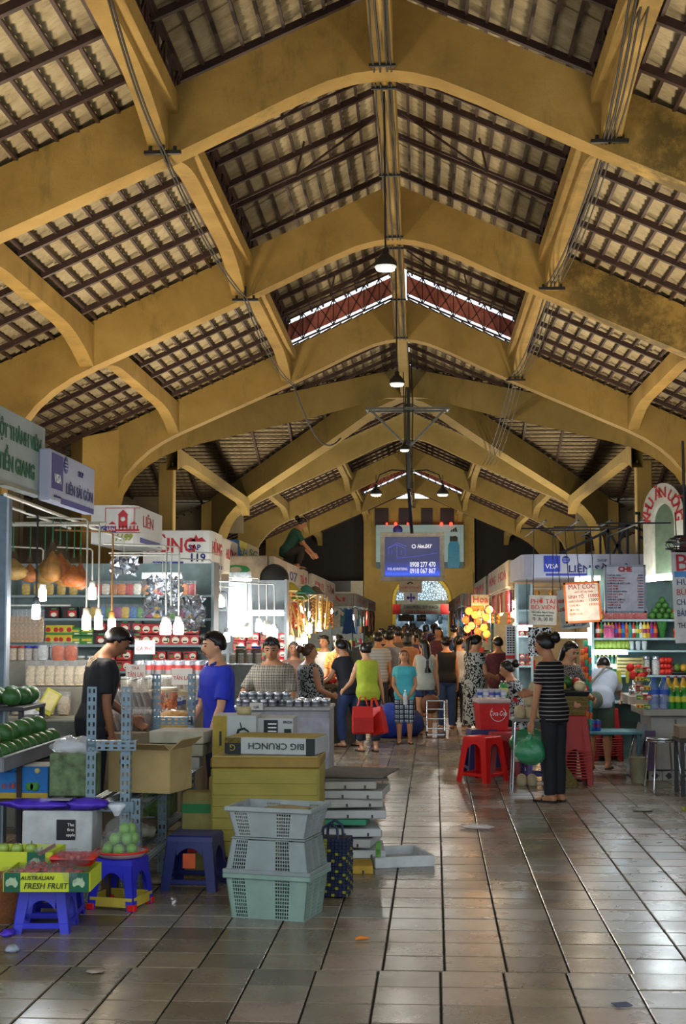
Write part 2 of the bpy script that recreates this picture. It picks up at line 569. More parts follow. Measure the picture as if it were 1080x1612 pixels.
def roof_slope(parent, o, u, w, lu, lw, raf=1.12, bat=.26, rw=.07, bw=.042, keep=None):
    """tiled roof plane seen from below. o: corner at the ridge; u: unit along the ridge (length lu); w: unit down the slope (length lw)"""
    o, u, w = Vector(o), Vector(u), Vector(w)
    n = u.cross(w).normalized()
    if n.z < 0: n = -n
    nu = max(2, int(lu / .052)); steps = max(1, int(lw / bat))
    vs = []; fs = []
    cols = nu + 1
    for s_ in range(steps):
        for e in (0, 1):
            for i in range(cols):
                a = lu * i / nu
                h = .016 * math.sin(2 * PI * a / .21) + (.03 if e == 0 else 0)
                vs.append(o + u * a + w * (lw * (s_ + e) / steps) + n * (.06 + h))
    for s_ in range(2 * steps - 1):
        b0 = s_ * cols
        for i in range(nu):
            if keep is None or keep((vs[b0 + i] + vs[b0 + cols + i + 1]) / 2):
                fs.append((b0 + i, b0 + i + 1, b0 + cols + i + 1, b0 + cols + i))
    sh = MB().add(vs, fs, True).build('roof_tiling', SHEET, parent)
    k = max(1, round(lu / raf)); kb = max(1, round(lw / bat))
    def strips(p, d, L):
        if keep is None: return (0.0, L)
        ok = [t for t in (L * q / 40 for q in range(41)) if keep(p + d * t)]
        return (min(ok), max(ok)) if len(ok) > 1 else None
    rm = None
    for i in range(1, k):
        a = o + u * (lu * i / k); r_ = strips(a, w, lw)
        if r_ is None: continue
        if rm is None or keep is not None:
            rm = MB().bar(w * r_[0], w * r_[1], rw, .09).mesh('rafter', STEEL)
        link('rafter', rm, sh, a - n * .03)
    bm_ = None
    for i in range(kb + 1):
        a = o + w * (lw * i / kb); r_ = strips(a, u, lu)
        if r_ is None: continue
        if bm_ is None or keep is not None:
            bm_ = MB().bar(u * r_[0], u * r_[1], bw, .035).mesh('batten', STEEL)
        link('batten', bm_, sh, a)
    return sh

def slope_vec(sx): return Vector((sx, 0, -.45)).normalized()
RED = mat('#b0675a', .8, 0, .25, 5, name='red_roof_sheet')
def lattice(parent, a, b, h, n, name='lattice_truss', r=.028, up=Vector((0, 0, 1))):
    a, b = Vector(a), Vector(b); mb = MB()
    mb.bar(a, b, r * 1.6); mb.bar(a + up * h, b + up * h, r * 1.6)
    for i in range(n):
        p = a.lerp(b, i / n); q = a.lerp(b, (i + 1) / n)
        mb.bar(p, q + up * h, r); mb.bar(p + up * h, q, r); mb.bar(p, p + up * h, r)
    mb.bar(b, b + up * h, r)
    return mb.build(name, STEEL, parent)

def haunch_beam(parent, x, y0, y1, top, zend, zmid, w, name='purlin_beam', lip=0):
    pts = []
    L = y1 - y0; hl = min(2.0, L * .33)
    for k in range(9):
        t = k / 8; pts.append((y0 + hl * t, zend + (zmid - zend) * (1 - (1 - t) ** 2)))
    low = pts + [(y1 - (p[0] - y0), p[1]) for p in reversed(pts)]
    mb = MB()
    vs = []; fs = []
    for (y, z) in low:
        vs += [(x - w / 2, y, z), (x + w / 2, y, z), (x - w / 2, y, top), (x + w / 2, y, top)]
    for i in range(len(low) - 1):
        a, b = 4 * i, 4 * i + 4
        fs += [(a, a + 1, b + 1, b), (a, b, b + 2, a + 2), (a + 1, a + 3, b + 3, b + 1), (a + 2, b + 2, b + 3, a + 3)]
    mb.add(vs, fs)
    if lip:
        mb.box((x + lip, (y0 + y1) / 2, top - .16), (.16, L, .22))
    return mb.build(name, PL, parent)

CABLE = mat('#16130f', .6, name='black_cable')
def bay(y0, y1, raised, near=True):
    cl = structure('ceiling')
    a = y0 + FRAME_T if y0 > 2 else y0
    L = y1 - a
    for sx in (-1, 1):
        w = slope_vec(sx)
        x0 = 2.55
        roof_slope(cl, (XC + sx * x0, a, ztop(x0) + .0), (0, 1, 0), w, L + FRAME_T + .03, 6.7)
        zc = .62 if raised else 0
        roof_slope(cl, (XC, a - (.3 if raised else 0), ztop(0) + zc), (0, 1, 0), w, L + (.7 if raised and y1 not in (30.5, 67.2) else .36), 2.98 if raised else 2.75)
        # purlin beams with the lattice under the raised roof
        haunch_beam(cl, XC + sx * 2.55, a, y1, ztop(2.45) - .02, 7.02, 7.38, .22, lip=-sx * .14)
        haunch_beam(cl, XC + sx * 5.05, a, y1, ztop(5.05) - .04, 5.86, 6.22, .24)
        if raised:
            lattice(cl, (XC + sx * 2.50, a, ztop(2.5) + .02), (XC + sx * 2.50, y1, ztop(2.5) + .02), .58, int(L / .55))
            MB().box((XC + sx * 2.60, (a + y1) / 2, ztop(2.5) + .30), (.02, L, .62)).build('monitor_side', mat('#4a2a24', .85, var=.3), cl)
            for f in (.33, .68):
                yy = a + L * f
                tr = MB(); p0 = Vector((XC + sx * .15, yy, ztop(.15) + .1)); p1 = Vector((XC + sx * 2.45, yy, ztop(2.45) + .12))
                q = p0.lerp(p1, .55) + Vector((0, 0, -.02)); q2 = p0.lerp(p1, .5) + Vector((0, 0, .45))
                tr.bar(p0, p1, .035); tr.bar(p0 + Vector((0, 0, .36)), q, .03); tr.bar(q, q2, .03)
                tr.build('tie_truss', STEEL, cl)
    # ridge beam with cables clipped to it
    MB().box((XC, (a + y1) / 2, 8.2), (.24, L, .56), .015).build('ridge_beam', PL, cl)
    cb = MB()
    for dx, rr in ((-.10, .012), (-.03, .014), (.05, .010), (.09, .012)):
        n = 8
        cb.tube([(XC + dx + .008 * math.sin(k * 2.1 + dx * 40), a + L * k / n, 7.90 - .012 * (k % 2)) for k in range(n + 1)], rr, 5)
    for f in (.02, .5, .97):
        cb.box((XC, a + L * f, 7.895), (.3, .04, .03))
    cb.build('cable', CABLE, cl)
    return cl
RAISED = {0: True, 1: True, 2: True, 3: False, 4: True, 5: True}
for i in range(0, 4): bay(FY[i], FY[i + 1], True)
bay(47.2, 56.8, True); bay(56.8, 67.2, True); bay(67.2, 76.0, False)

def gable(y):
    """low end wall of the raised roof: red sheet behind a dark lattice, daylight above and below"""
    cl = structure('ceiling')
    for sx in (-1, 1):
        p = [Vector((XC + sx * x, y, ztop(x))) for x in (.14, 2.5)]
        up = Vector((0, 0, 1))
        sh = MB(); nn = 46
        vs = []
        for k in range(nn + 1):
            q = p[0].lerp(p[1], k / nn); d = .012 * math.sin(k * 2.0)
            vs += [q + up * .13 + Vector((0, .1 + d, 0)), q + up * .53 + Vector((0, .1 + d, 0))]
        sh.add(vs, [(2 * k, 2 * k + 2, 2 * k + 3, 2 * k + 1) for k in range(nn)], True)
        sh.build('gable_sheet', RED, cl)
        lattice(cl, p[0] + up * .03, p[1] + up * .03, .58, 7, 'gable_truss', .022)
gable(30.3); gable(66.9)

# crossing roofs: nave part towards both diagonals, transept part to both sides
def crossing_roof():
    cl = structure('ceiling')
    nave = lambda p: abs(p.y - YX) / 8.3 >= abs(p.x - XC) / 6.45 - .01
    side = lambda p: abs(p.y - YX) / 8.3 <= abs(p.x - XC) / 6.45 + .01
    for sy in (-1, 1):
        for sx in (-1, 1):
            roof_slope(cl, (XC + sx * .1, YX, ztop(.1)), (0, sy, 0), slope_vec(sx), 8.2, 7.6, keep=nave)
            w = Vector((0, sy * 8.3, -.45 * 6.45)).normalized()
            roof_slope(cl, (XC + sx * .1, YX + sy * .1, ztop(0)), (sx, 0, 0), w, 14.0, 9.2, keep=side)
    for sx in (-1, 1):
        haunch_beam(cl, XC + sx * 5.35, 32.0, 45.8, 5.75, 5.2, 5.5, .26)
        for yy in (32.9,):
            MB().box((XC + sx * 5.62, yy, 2.72), (.36, .36, 5.5), .02).build('transept_post', PL, cl)
    MB().box((XC, 34.6, 8.2), (.24, 7.6, .5), .015).build('ridge_beam', PL, cl)
crossing_roof()

# ---- outer walls behind the stalls
WALLM = mat('#6d6450', .85, var=.3, scale=.8, name='dull_side_wall')
for side, sx in (('left', -1), ('right', 1)):
    w_ = structure('wall_' + side)
    mb = MB()
    xs = XC + sx * 8.55
    mb.box((xs, 19.5, 2.45), (.25, 22, 4.9)); mb.box((xs, 61.5, 2.5), (.25, 29, 5.0))
    mb.box((XC + sx * 13.6, 38.9, 4.4), (.25, 17.5, 8.8))
    for yy in (30.4, 47.4): mb.box((XC + sx * 11.0, yy, 3.2), (5.2, .25, 6.4))
    mb.box((XC + sx * 7.9, 47.9, 5.6), (4.4, .2, 1.7))
    mb.build('wall_face', WALLM, w_)

# ---- end wall with its arched doorway
YE = 76.0
wend = structure('wall_end')
def E(px, py): return at(px, py, Y=YE)
xl, xr = E(573, 900).x, E(747, 900).x
dl, dr = E(620, 900).x, E(708, 900).x
zt = E(660, 905).z; zs = E(660, 945).z
ww = MB()
ww.box(((xl + dl) / 2, YE, 4.2), (dl - xl, .4, 8.4)); ww.box(((xr + dr) / 2, YE, 4.2), (xr - dr, .4, 8.4))
n = 16; cx = (dl + dr) / 2; ra = (dr - dl) / 2
arc = [(cx - ra * math.cos(PI * k / n), zs + (zt - zs) * math.sin(PI * k / n)) for k in range(n + 1)]
for k in range(n):
    (x0, z0), (x1, z1) = arc[k], arc[k + 1]
    vs = [(x0, YE - .2, z0), (x1, YE - .2, z1), (x1, YE - .2, 8.4), (x0, YE - .2, 8.4)]
    vs += [(x, YE + .2, z) for x, y, z in vs]
    ww.add(vs, [(0, 1, 2, 3), (4, 7, 6, 5), (0, 4, 5, 1)])
ww.build('wall_face', PL, wend)
rim = MB().tube([(x, YE - .22, z) for x, z in [(arc[0][0], 0)] + arc + [(arc[-1][0], 0)]], .11, 6).build('arch_rim', mat('#c7b04a', .7), wend)
DARK = mat('#1b1a1c', .9, name='dark_infill')
sd = MB()
sd.box((xl - 3.3, YE + .5, 4.6), (6.6, .2, 9.2)); sd.box((xr + 3.3, YE + .5, 4.6), (6.6, .2, 9.2))
sd.build('dark_infill', DARK, wend)
pl = MB()
q0, q1 = E(470, 900), E(572, 900); zz = E(500, 915).z
pl.box(((q0.x + q1.x) / 2, YE - .3, zz / 2), (q1.x - q0.x, .3, zz)); 
pl.box((xr + 2.0, YE - .3, zz / 2 - .4), (4.0, .3, zz - .8))
pl.build('office_partition', mat('#8f8f84', .8), wend)
wn = MB(); a0, a1 = E(520, 915), E(553, 932)
wn.box(((a0.x + a1.x) / 2, YE - .47, (a0.z + a1.z) / 2), (a1.x - a0.x, .05, a0.z - a1.z)).build('window_pane', mat('#2b2d30', .2), wend)
for px in (601, 637, 672, 704):
    p = E(px, 812); MB().box((p.x, YE - .22, p.z - .1), (.75 if px in (601, 704) else .62, .06, .95)).build('gable_window', mat('#2a1d22', .3), wend)
# glazed doorway: patterned fanlight, daylight outside
wdoor = structure('door_1')
fan = MB()
vs = [(cx, YE + .05, zs)] + [(x, YE + .05, z) for x, z in arc]
fan.add(vs, [(0, k + 1, k + 2) for k in range(n)])
def fan_mat():
    m, nt, b = _new('leaded_fanlight')
    v = _coords(nt)
    vo = nt.nodes.new('ShaderNodeTexVoronoi'); vo.feature = 'DISTANCE_TO_EDGE'; vo.inputs['Scale'].default_value = 7
    nt.links.new(v, vo.inputs['Vector'])
    f = _math(nt, 'GREATER_THAN', vo.outputs['Distance'], .09)
    nt.links.new(_mix(nt, f, '#2a3040', '#a9c2cc'), b.inputs['Base Color'])
    b.inputs['Transmission Weight'].default_value = .35
    b.inputs['Roughness'].default_value = .3
    nt.links.new(_mix(nt, f, '#000000', '#8fb0c4'), b.inputs['Emission Color']); b.inputs['Emission Strength'].default_value = .75  # panes emit a bluish glow in place of daylight from behind
    return m
fan.build('fanlight', fan_mat(), wdoor)
MB().box((cx, YE + .05, zs - .12), (2 * ra, .12, .22)).build('door_transom', mat('#7d8a7a', .6), wdoor)
# street outside the doorway
st = tag(MB().box((cx, YE + 14, -.05), (60, 27, .1)).build('street', mat('#6d7684', .7)), kind='structure')
hedge = MB()
rr = random.Random(5)
for k in range(260):
    hedge.ball((cx + rr.uniform(-8, 8), YE + 24 + rr.uniform(-1, 2), rr.uniform(.3, 3.6)), rr.uniform(.25, .6), 7, 5)
tag(hedge.build('street_trees', mat('#7f8f94', .9, var=.4, scale=2)), 'blue green street trees seen through the end doorway', 'tree', kind='stuff')
# ================================================================== PEOPLE (builder)
_CLOUD = bpy.data.textures.new('cloth_folds', 'CLOUDS'); _CLOUD.noise_scale = .09
def remesh(mb, name, mats, parent, vox, smooth=3, folds=0.0):
    tmp = bpy.data.objects.new('tmp_body', mb.mesh('tmp_body', mats))
    md = tmp.modifiers.new('r', 'REMESH'); md.mode = 'VOXEL'; md.voxel_size = vox; md.use_smooth_shade = True
    if folds:
        dm = tmp.modifiers.new('d', 'DISPLACE'); dm.texture = _CLOUD; dm.strength = folds; dm.mid_level = .5
    sm = tmp.modifiers.new('s', 'SMOOTH'); sm.iterations = smooth; sm.factor = .5
    me = bake(tmp)
    me.polygons.foreach_set('use_smooth', [True] * len(me.polygons))
    old = tmp.data
    bpy.data.objects.remove(tmp); bpy.data.meshes.remove(old)
    me.name = name
    return link(name, me, parent)

SKIN_L, SKIN_M, SKIN_D = mat('#c08e6c', .55, var=.06), mat('#a87450', .55, var=.06), mat('#8a5a3c', .55, var=.06)
HAIRB = mat('#15100e', .35, var=.3, scale=30)
HAIRBR = mat('#4a2c1c', .4, var=.3, scale=30)
EYEW, EYEB, LIP = mat('#e8e2da', .3), mat('#140e0c', .2), mat('#8a4a42', .5)
SANDAL = mat('#2b211c', .6)

TORSO = [(.462, .052, .052, 0), (.50, .090, .066, -.004), (.54, .098, .070, -.006), (.575, .090, .064, -.002), (.615, .081, .058, .002), (.68, .092, .064, .004),
         (.745, .101, .070, .004), (.79, .106, .064, .0), (.812, .098, .053, -.004), (.832, .074, .046, -.006), (.848, .046, .040, -.003), (.86, .036, .036, 0)]

def person(label, loc, rotz, H=1.6, skin=SKIN_M, lean=0, sway=0, head=(0, 0), arms=None, legs=None, build=1.0, belly=0.0, female=False,
           hair='short', hair_m=HAIRB, top=None, bottom=None, shoes=SANDAL, vox=.013, face=True, hip=None, group=None, held=None):
    root = thing('person', label, 'person', loc, R(rotz), group)
    arms = arms or {}; legs = legs or {}
    Y_ = Matrix.Rotation(R(-lean), 4, 'X') @ Matrix.Rotation(R(sway), 4, 'Y')
    piv = Vector((0, 0, .52 * H))
    def U(p): return piv + Y_ @ (Vector(p) - piv)
    fb = .93 if female else 1.0
    def ring(z, rx, ry, cy, inf=0.0, n=16):
        b = belly * math.exp(-((z - .60) / .07) ** 2) * H
        bust = .012 * H * math.exp(-((z - .735) / .03) ** 2) if female else 0
        pts = []
        wr = fb if z > .62 else (1.05 if female and z < .59 else 1.0)
        for i in range(n):
            a = 2 * PI * i / n; c, s_ = math.cos(a), math.sin(a)
            e = .82
            x = (abs(c) ** e) * (1 if c > 0 else -1) * (rx * H * build * wr + inf)
            y = (abs(s_) ** e) * (1 if s_ > 0 else -1) * (ry * H * (1 + (build - 1) * .8) + inf + ((b + bust) if s_ > 0 else b * .25))
            p = Vector((x, y + cy * H, z * H))
            pts.append(U(p) if z > .52 else p)
        return pts
    def dirv(d): return Vector(d).normalized()
    # joints
    J = {}
    for s_, sx in (('L', -1), ('R', 1)):
        ua, fa = arms.get(s_, ((sx * .16, .05, -1), (sx * .08, .22, -1)))[:2]
        sh = U((sx * .096 * H * fb * (1 + (build - 1) * .7), -.004 * H, .792 * H))
        el = sh + dirv(ua) * .172 * H; wr = el + dirv(fa) * .148 * H
        J['a' + s_] = (sh, el, wr, dirv(fa))
        th, sn = legs.get(s_, ((sx * .03, .0, -1), (0, -.02, -1)))[:2]
        hp = Vector((sx * .050 * H * build, 0, .505 * H)); kn = hp + dirv(th) * .228 * H; an = kn + dirv(sn) * .238 * H
        J['l' + s_] = (hp, kn, an)
    low = min(J['lL'][2].z, J['lR'][2].z) - .040 * H
    dz = -low if hip is None else hip - .47 * H
    root.location = (loc[0], loc[1], loc[2] + dz)
    def limb(mb, pts, rad, n=10):
        mb.tube(pts, rad, n)
        mb.ball(pts[0], rad[0] * .99, 10, 7); mb.ball(pts[-1], rad[-1] * .99, 8, 6)
    k = (1 + (build - 1) * .7)
    # body
    b = MB()
    b.loft([ring(*t) for t in TORSO])
    nb = U((0, -.004 * H, .845 * H))
    HM = Matrix.Translation(nb) @ (Y_.to_3x3().to_4x4() @ Matrix.Rotation(R(head[1]), 4, 'Z') @ Matrix.Rotation(R(-head[0] + lean * .6), 4, 'X'))
    def Hd(x, y, z): return HM @ Vector((x * H, y * H, z * H))
    b.tube([U((0, -.006 * H, .82 * H)), nb, Hd(0, .006, .045)], [.040 * H * k, .034 * H, .033 * H], 12)
    hc = (0, .014, .090)
    rings = []
    for z, rx, ry, cy in ((.024, .012, .010, .036), (.032, .026, .026, .028), (.048, .036, .040, .020), (.070, .0435, .050, .015), (.092, .0465, .055, .012),
                          (.115, .046, .055, .010), (.134, .038, .046, .008), (.148, .022, .028, .006), (.153, .008, .010, .005)):
        rings.append([Hd(rx * math.cos(2 * PI * i / 16), cy + ry * math.sin(2 * PI * i / 16), z) for i in range(16)])
    b.loft(rings)
    b.tube([Hd(0, .063, .094), Hd(0, .075, .072), Hd(0, .064, .064)], [.006 * H, .010 * H, .008 * H], 8)
    for sx in (-1, 1): b.ball(Hd(sx * .047, .006, .082), (.006 * H, .010 * H, .016 * H), 8, 6)
    for s_, sx in (('L', -1), ('R', 1)):
        sh, el, wr, fd = J['a' + s_]
        limb(b, [sh, sh.lerp(el, .35), el, el.lerp(wr, .3), wr], [.031 * H * k, .029 * H * k, .0225 * H * k, .0225 * H, .0155 * H])
        side = Vector((-sx, 0, 0)) - fd * fd.dot(Vector((-sx, 0, 0)))
        side = side.normalized() if side.length > .2 else Vector((0, 0, -1))     # palm normal, towards the body
        across = fd.cross(side).normalized()
        if across.y < 0: across = -across                                          # thumb side faces forward
        pr = .0085 * H / 1.6
        for q in range(4):
            o_ = (q - 1.5) * .0125 * H
            p0 = wr + fd * .012 * H + across * o_ * .6
            kn = wr + fd * .056 * H + across * o_
            ln = (.034, .042, .045, .040)[q] * H
            m1 = kn + (fd * .85 + side * .5).normalized() * ln * .55
            t1 = m1 + (fd * .45 + side * .9).normalized() * ln * .5
            limb(b, [p0, kn], [pr * 1.6, pr * 1.35], 7); limb(b, [kn, m1, t1], [pr * 1.1, pr, pr * .85], 7)
        t0 = wr + fd * .016 * H + across * .016 * H
        limb(b, [t0, t0 + (fd * .7 + across * .7 + side * .25).normalized() * .026 * H, t0 + (fd * .95 + across * .45 + side * .5).normalized() * .047 * H], [pr * 1.5, pr * 1.15, pr * .9], 7)
        hp, kn, an = J['l' + s_]
        limb(b, [hp, hp.lerp(kn, .4), kn, kn.lerp(an, .32), an], [.054 * H * k, .049 * H * k, .034 * H * k, .034 * H * k, .0205 * H])
        fdir = Vector((sx * .12, 1, 0)).normalized()
        a2 = an + Vector((0, 0, -.018 * H))
        limb(b, [an, a2 - fdir * .022 * H, ], [.021 * H, .021 * H], 8)
        limb(b, [a2, a2 + fdir * .05 * H + Vector((0, 0, -.006 * H)), a2 + fdir * .10 * H + Vector((0, 0, -.011 * H))], [.021 * H, .019 * H, .012 * H], 8)
    remesh(b, 'body', skin, root, vox, 3)
    # face
    if face:
        for sx in (-1, 1):
            e = MB().ball(Hd(sx * .0185, .0625, .088), (.0075 * H, .005 * H, .0045 * H), 8, 6).build('eye', EYEB, root)
            MB().tube([Hd(sx * .008, .067, .100), Hd(sx * .019, .067, .103), Hd(sx * .031, .060, .099)], .0028 * H, 5).build('eyebrow', HAIRB, root)
        MB().ball(Hd(0, .0655, .049), (.014 * H, .005 * H, .0045 * H), 8, 6).build('mouth', LIP, root)
    # hair
    hm = MB()
    HL = [(-1.0, -.62), (-.45, -.60), (-.15, -.30), (.05, -.16), (.22, -.10), (.34, .18), (.60, .40), (.85, .50), (1.01, .50)] if hair == 'short' else [(-1.0, -.70), (-.4, -.66), (-.05, -.40), (.20, -.16), (.34, .16), (.60, .42), (.85, .52), (1.01, .52)]
    def hairfn(d):
        for (y0, z0), (y1, z1) in zip(HL, HL[1:]):
            if y0 <= d.y <= y1:
                return 1.0 if d.z >= z0 + (z1 - z0) * (d.y - y0) / (y1 - y0) else .80
        return 1.0
    T0 = hm.T; hm.T = HM
    hm.ball((0, .006 * H, .096 * H), (.0545 * H, .065 * H, .066 * H), 36, 28, hairfn)
    if hair == 'short':
        rr = random.Random(int(loc[0] * 100 + loc[1] * 10))
        for q in range(9):
            a = rr.uniform(-1.2, 1.2)
            hm.tube([(.03 * H * math.sin(a), .050 * H, .146 * H), (.045 * H * math.sin(a), .068 * H, .132 * H), (.050 * H * math.sin(a), .071 * H * math.cos(a * .6), .118 * H)], [.010 * H, .008 * H, .002 * H], 5)
    if hair == 'bun': hm.ball((0, -.075 * H, .115 * H), (.034 * H, .030 * H, .036 * H), 12, 9)
    if hair == 'pony':
        hm.ball((0, -.062 * H, .12 * H), .016 * H, 8, 6)
        hm.tube([(0, -.060 * H, .12 * H), (0, -.092 * H, .09 * H), (0, -.088 * H, .02 * H), (.01 * H, -.080 * H, -.06 * H)], [.014 * H, .022 * H, .020 * H, .006 * H], 9)
    if hair in ('long', 'bob'):
        Lh = -.20 if hair == 'long' else .002
        rg = []
        for t in range(6):
            z = .10 + (Lh - .10) * t / 5; w_ = .054 - .010 * t / 5 * (1 if hair == 'long' else -.4)
            rg.append([(w_ * H * math.cos(a), (-.018 - .012 * t / 5 + (.046 if t < 4 else .034) * math.sin(a) * (1 if math.sin(a) < 0 else .35)) * H, z * H) for a in [2 * PI * i / 14 for i in range(14)]])
        hm.loft(list(reversed(rg)))
    hm.build('hair', hair_m, root)
    # clothes
    if top:
        tm, sleeve, hem = top[:3]
        c = MB()
        zs_ = [t for t in TORSO if t[0] > hem + .012 and t[0] < (.848 if sleeve > 0 else .84)]
        def at_z(z):
            for (a, q) in zip(TORSO, TORSO[1:]):
                if a[0] <= z <= q[0]:
                    f = (z - a[0]) / (q[0] - a[0]); return tuple(a[i] + (q[i] - a[i]) * f for i in range(4))
            return TORSO[0]
        hr = at_z(max(hem, .465)); hr = (hr[0], max(hr[1], .088), max(hr[2], .064), hr[3])
        c.loft([ring(*hr, inf=.016 * H)] + [ring(*t, inf=(.011 if t[0] > .8 else .014) * H) for t in zs_])
        for s_ in ('L', 'R'):
            sh, el, wr, fd = J['a' + s_]
            if sleeve > 0:
                e_ = sh.lerp(el, min(1, sleeve)) if sleeve <= 1 else el
                pts = [sh, sh.lerp(e_, .5), e_]; rad = [.037 * H * k, .038 * H * k, .037 * H * k]
                if sleeve > 1: pts.append(el.lerp(wr, sleeve - 1)); rad.append(.027 * H)
                c.tube(pts, rad, 12); c.ball(sh, .0375 * H * k, 10, 7)
            else:
                c.ball(sh + Vector((0, 0, .008 * H)) - (sh - nb) * .15, .036 * H * k, 10, 7)
        remesh(c, 'shirt' if hem > .4 else 'dress_top', tm, root, vox * 1.15, 2, .010)
    if bottom:
        bm_, kind, ln = bottom[:3]
        c = MB()
        if kind == 'skirt':
            rg = [ring(.62, .084, .060, .002, .018 * H)] + [ring(z, rx, ry, cy, .020 * H) for z, rx, ry, cy in TORSO[3:0:-1]]
            for q in range(1, 6):
                z = .50 - (.50 - ln) * q / 5
                rg.append([Vector((math.cos(2 * PI * i / 16) * (.108 + .012 * q / 5 + .006 * math.sin(3 * 2 * PI * i / 16)) * H * build, math.sin(2 * PI * i / 16) * (.088 + .012 * q / 5) * H, z * H)) for i in range(16)])
            c.loft(list(reversed(rg)))
            remesh(c, 'skirt', bm_, root, vox * 1.15, 2, .014)
        else:
            wr_ = bottom[3] if len(bottom) > 3 else 1.0
            c.loft([ring(t[0], t[1], t[2], t[3], .009 * H) for t in TORSO[:4]])
            for s_ in ('L', 'R'):
                hp, kn, an = J['l' + s_]
                if ln <= 1: pts = [hp, hp.lerp(kn, .5), hp.lerp(kn, ln)]; rad = [.061 * H * k, .058 * H * k * wr_, .054 * H * k * wr_]
                else:
                    pts = [hp, hp.lerp(kn, .5), kn, kn.lerp(an, (ln - 1) * .5), kn.lerp(an, ln - 1)]
                    rad = [.061 * H * k, .056 * H * k, .045 * H * k * wr_, .044 * H * k * wr_, (.038 if ln > 1.8 else .044) * H * k * wr_]
                c.tube(pts, rad, 12); c.ball(hp, .060 * H * k, 10, 7)
            remesh(c, 'trousers' if ln > 1.4 else 'shorts', bm_, root, vox * 1.15, 2, .010)
    if shoes is not None:
        for s_, sx in (('L', -1), ('R', 1)):
            an = J['l' + s_][2]
            fdir = Vector((sx * .12, 1, 0)).normalized(); sd = Vector((fdir.y, -fdir.x, 0))
            z0 = an.z - .040 * H
            poly = []
            for (f, w_) in ((-.042, .0), (-.036, .018), (.02, .021), (.075, .026), (.112, .016), (.12, 0), (.112, -.016), (.075, -.026), (.02, -.021), (-.036, -.018)):
                q = an + fdir * f * H + sd * w_ * H
                poly.append((q.x, q.y))
            m_ = MB(); m_.prism(poly, 'z', z0, z0 + .012 * H)
            m_.tube([an + fdir * .05 * H + sd * .024 * H + Vector((0, 0, -.034 * H)), an + fdir * .052 * H + Vector((0, 0, -.004 * H)), an + fdir * .05 * H - sd * .024 * H + Vector((0, 0, -.034 * H))], .006 * H, 6)
            m_.build('sandal', shoes, root)
    mw = Matrix.Translation(root.location) @ Matrix.Rotation(R(rotz), 4, 'Z')
    PERS[label] = {s_: mw @ (J['a' + s_][2] + J['a' + s_][3] * .07 * H) for s_ in ('L', 'R')}
    return root
PERS = {}
# ================================================================== FOREGROUND, LEFT: fruit stall, rack, boxes, crates
BLUEP = mat('#2a2fb4', .38, var=.08, name='blue_plastic'); BLUED = mat('#1c2560', .42, var=.1, name='dark_blue_plastic')
REDP = mat('#d2201c', .32, var=.06, name='red_plastic'); REDD = mat('#8c1a1a', .38, var=.1, name='dark_red_plastic')
CARD = mat('#a08858', .85, var=.14, scale=5, name='brown_cardboard'); CARDL = mat('#b8b2a2', .85, var=.1, scale=5, name='pale_cardboard')
FOAM = mat('#b4b6b2', .8, var=.08, scale=30, name='white_foam')
YELP = mat('#8f8236', .7, var=.14, scale=4, name='yellow_foam')
FILM = clear('#e8eef2', .22)
GREENF = mat('#6f9a3a', .4, var=.25, scale=14, name='green_fruit_skin'); POMELO = mat('#335f2c', .42, var=.3, scale=16, name='pomelo_skin')

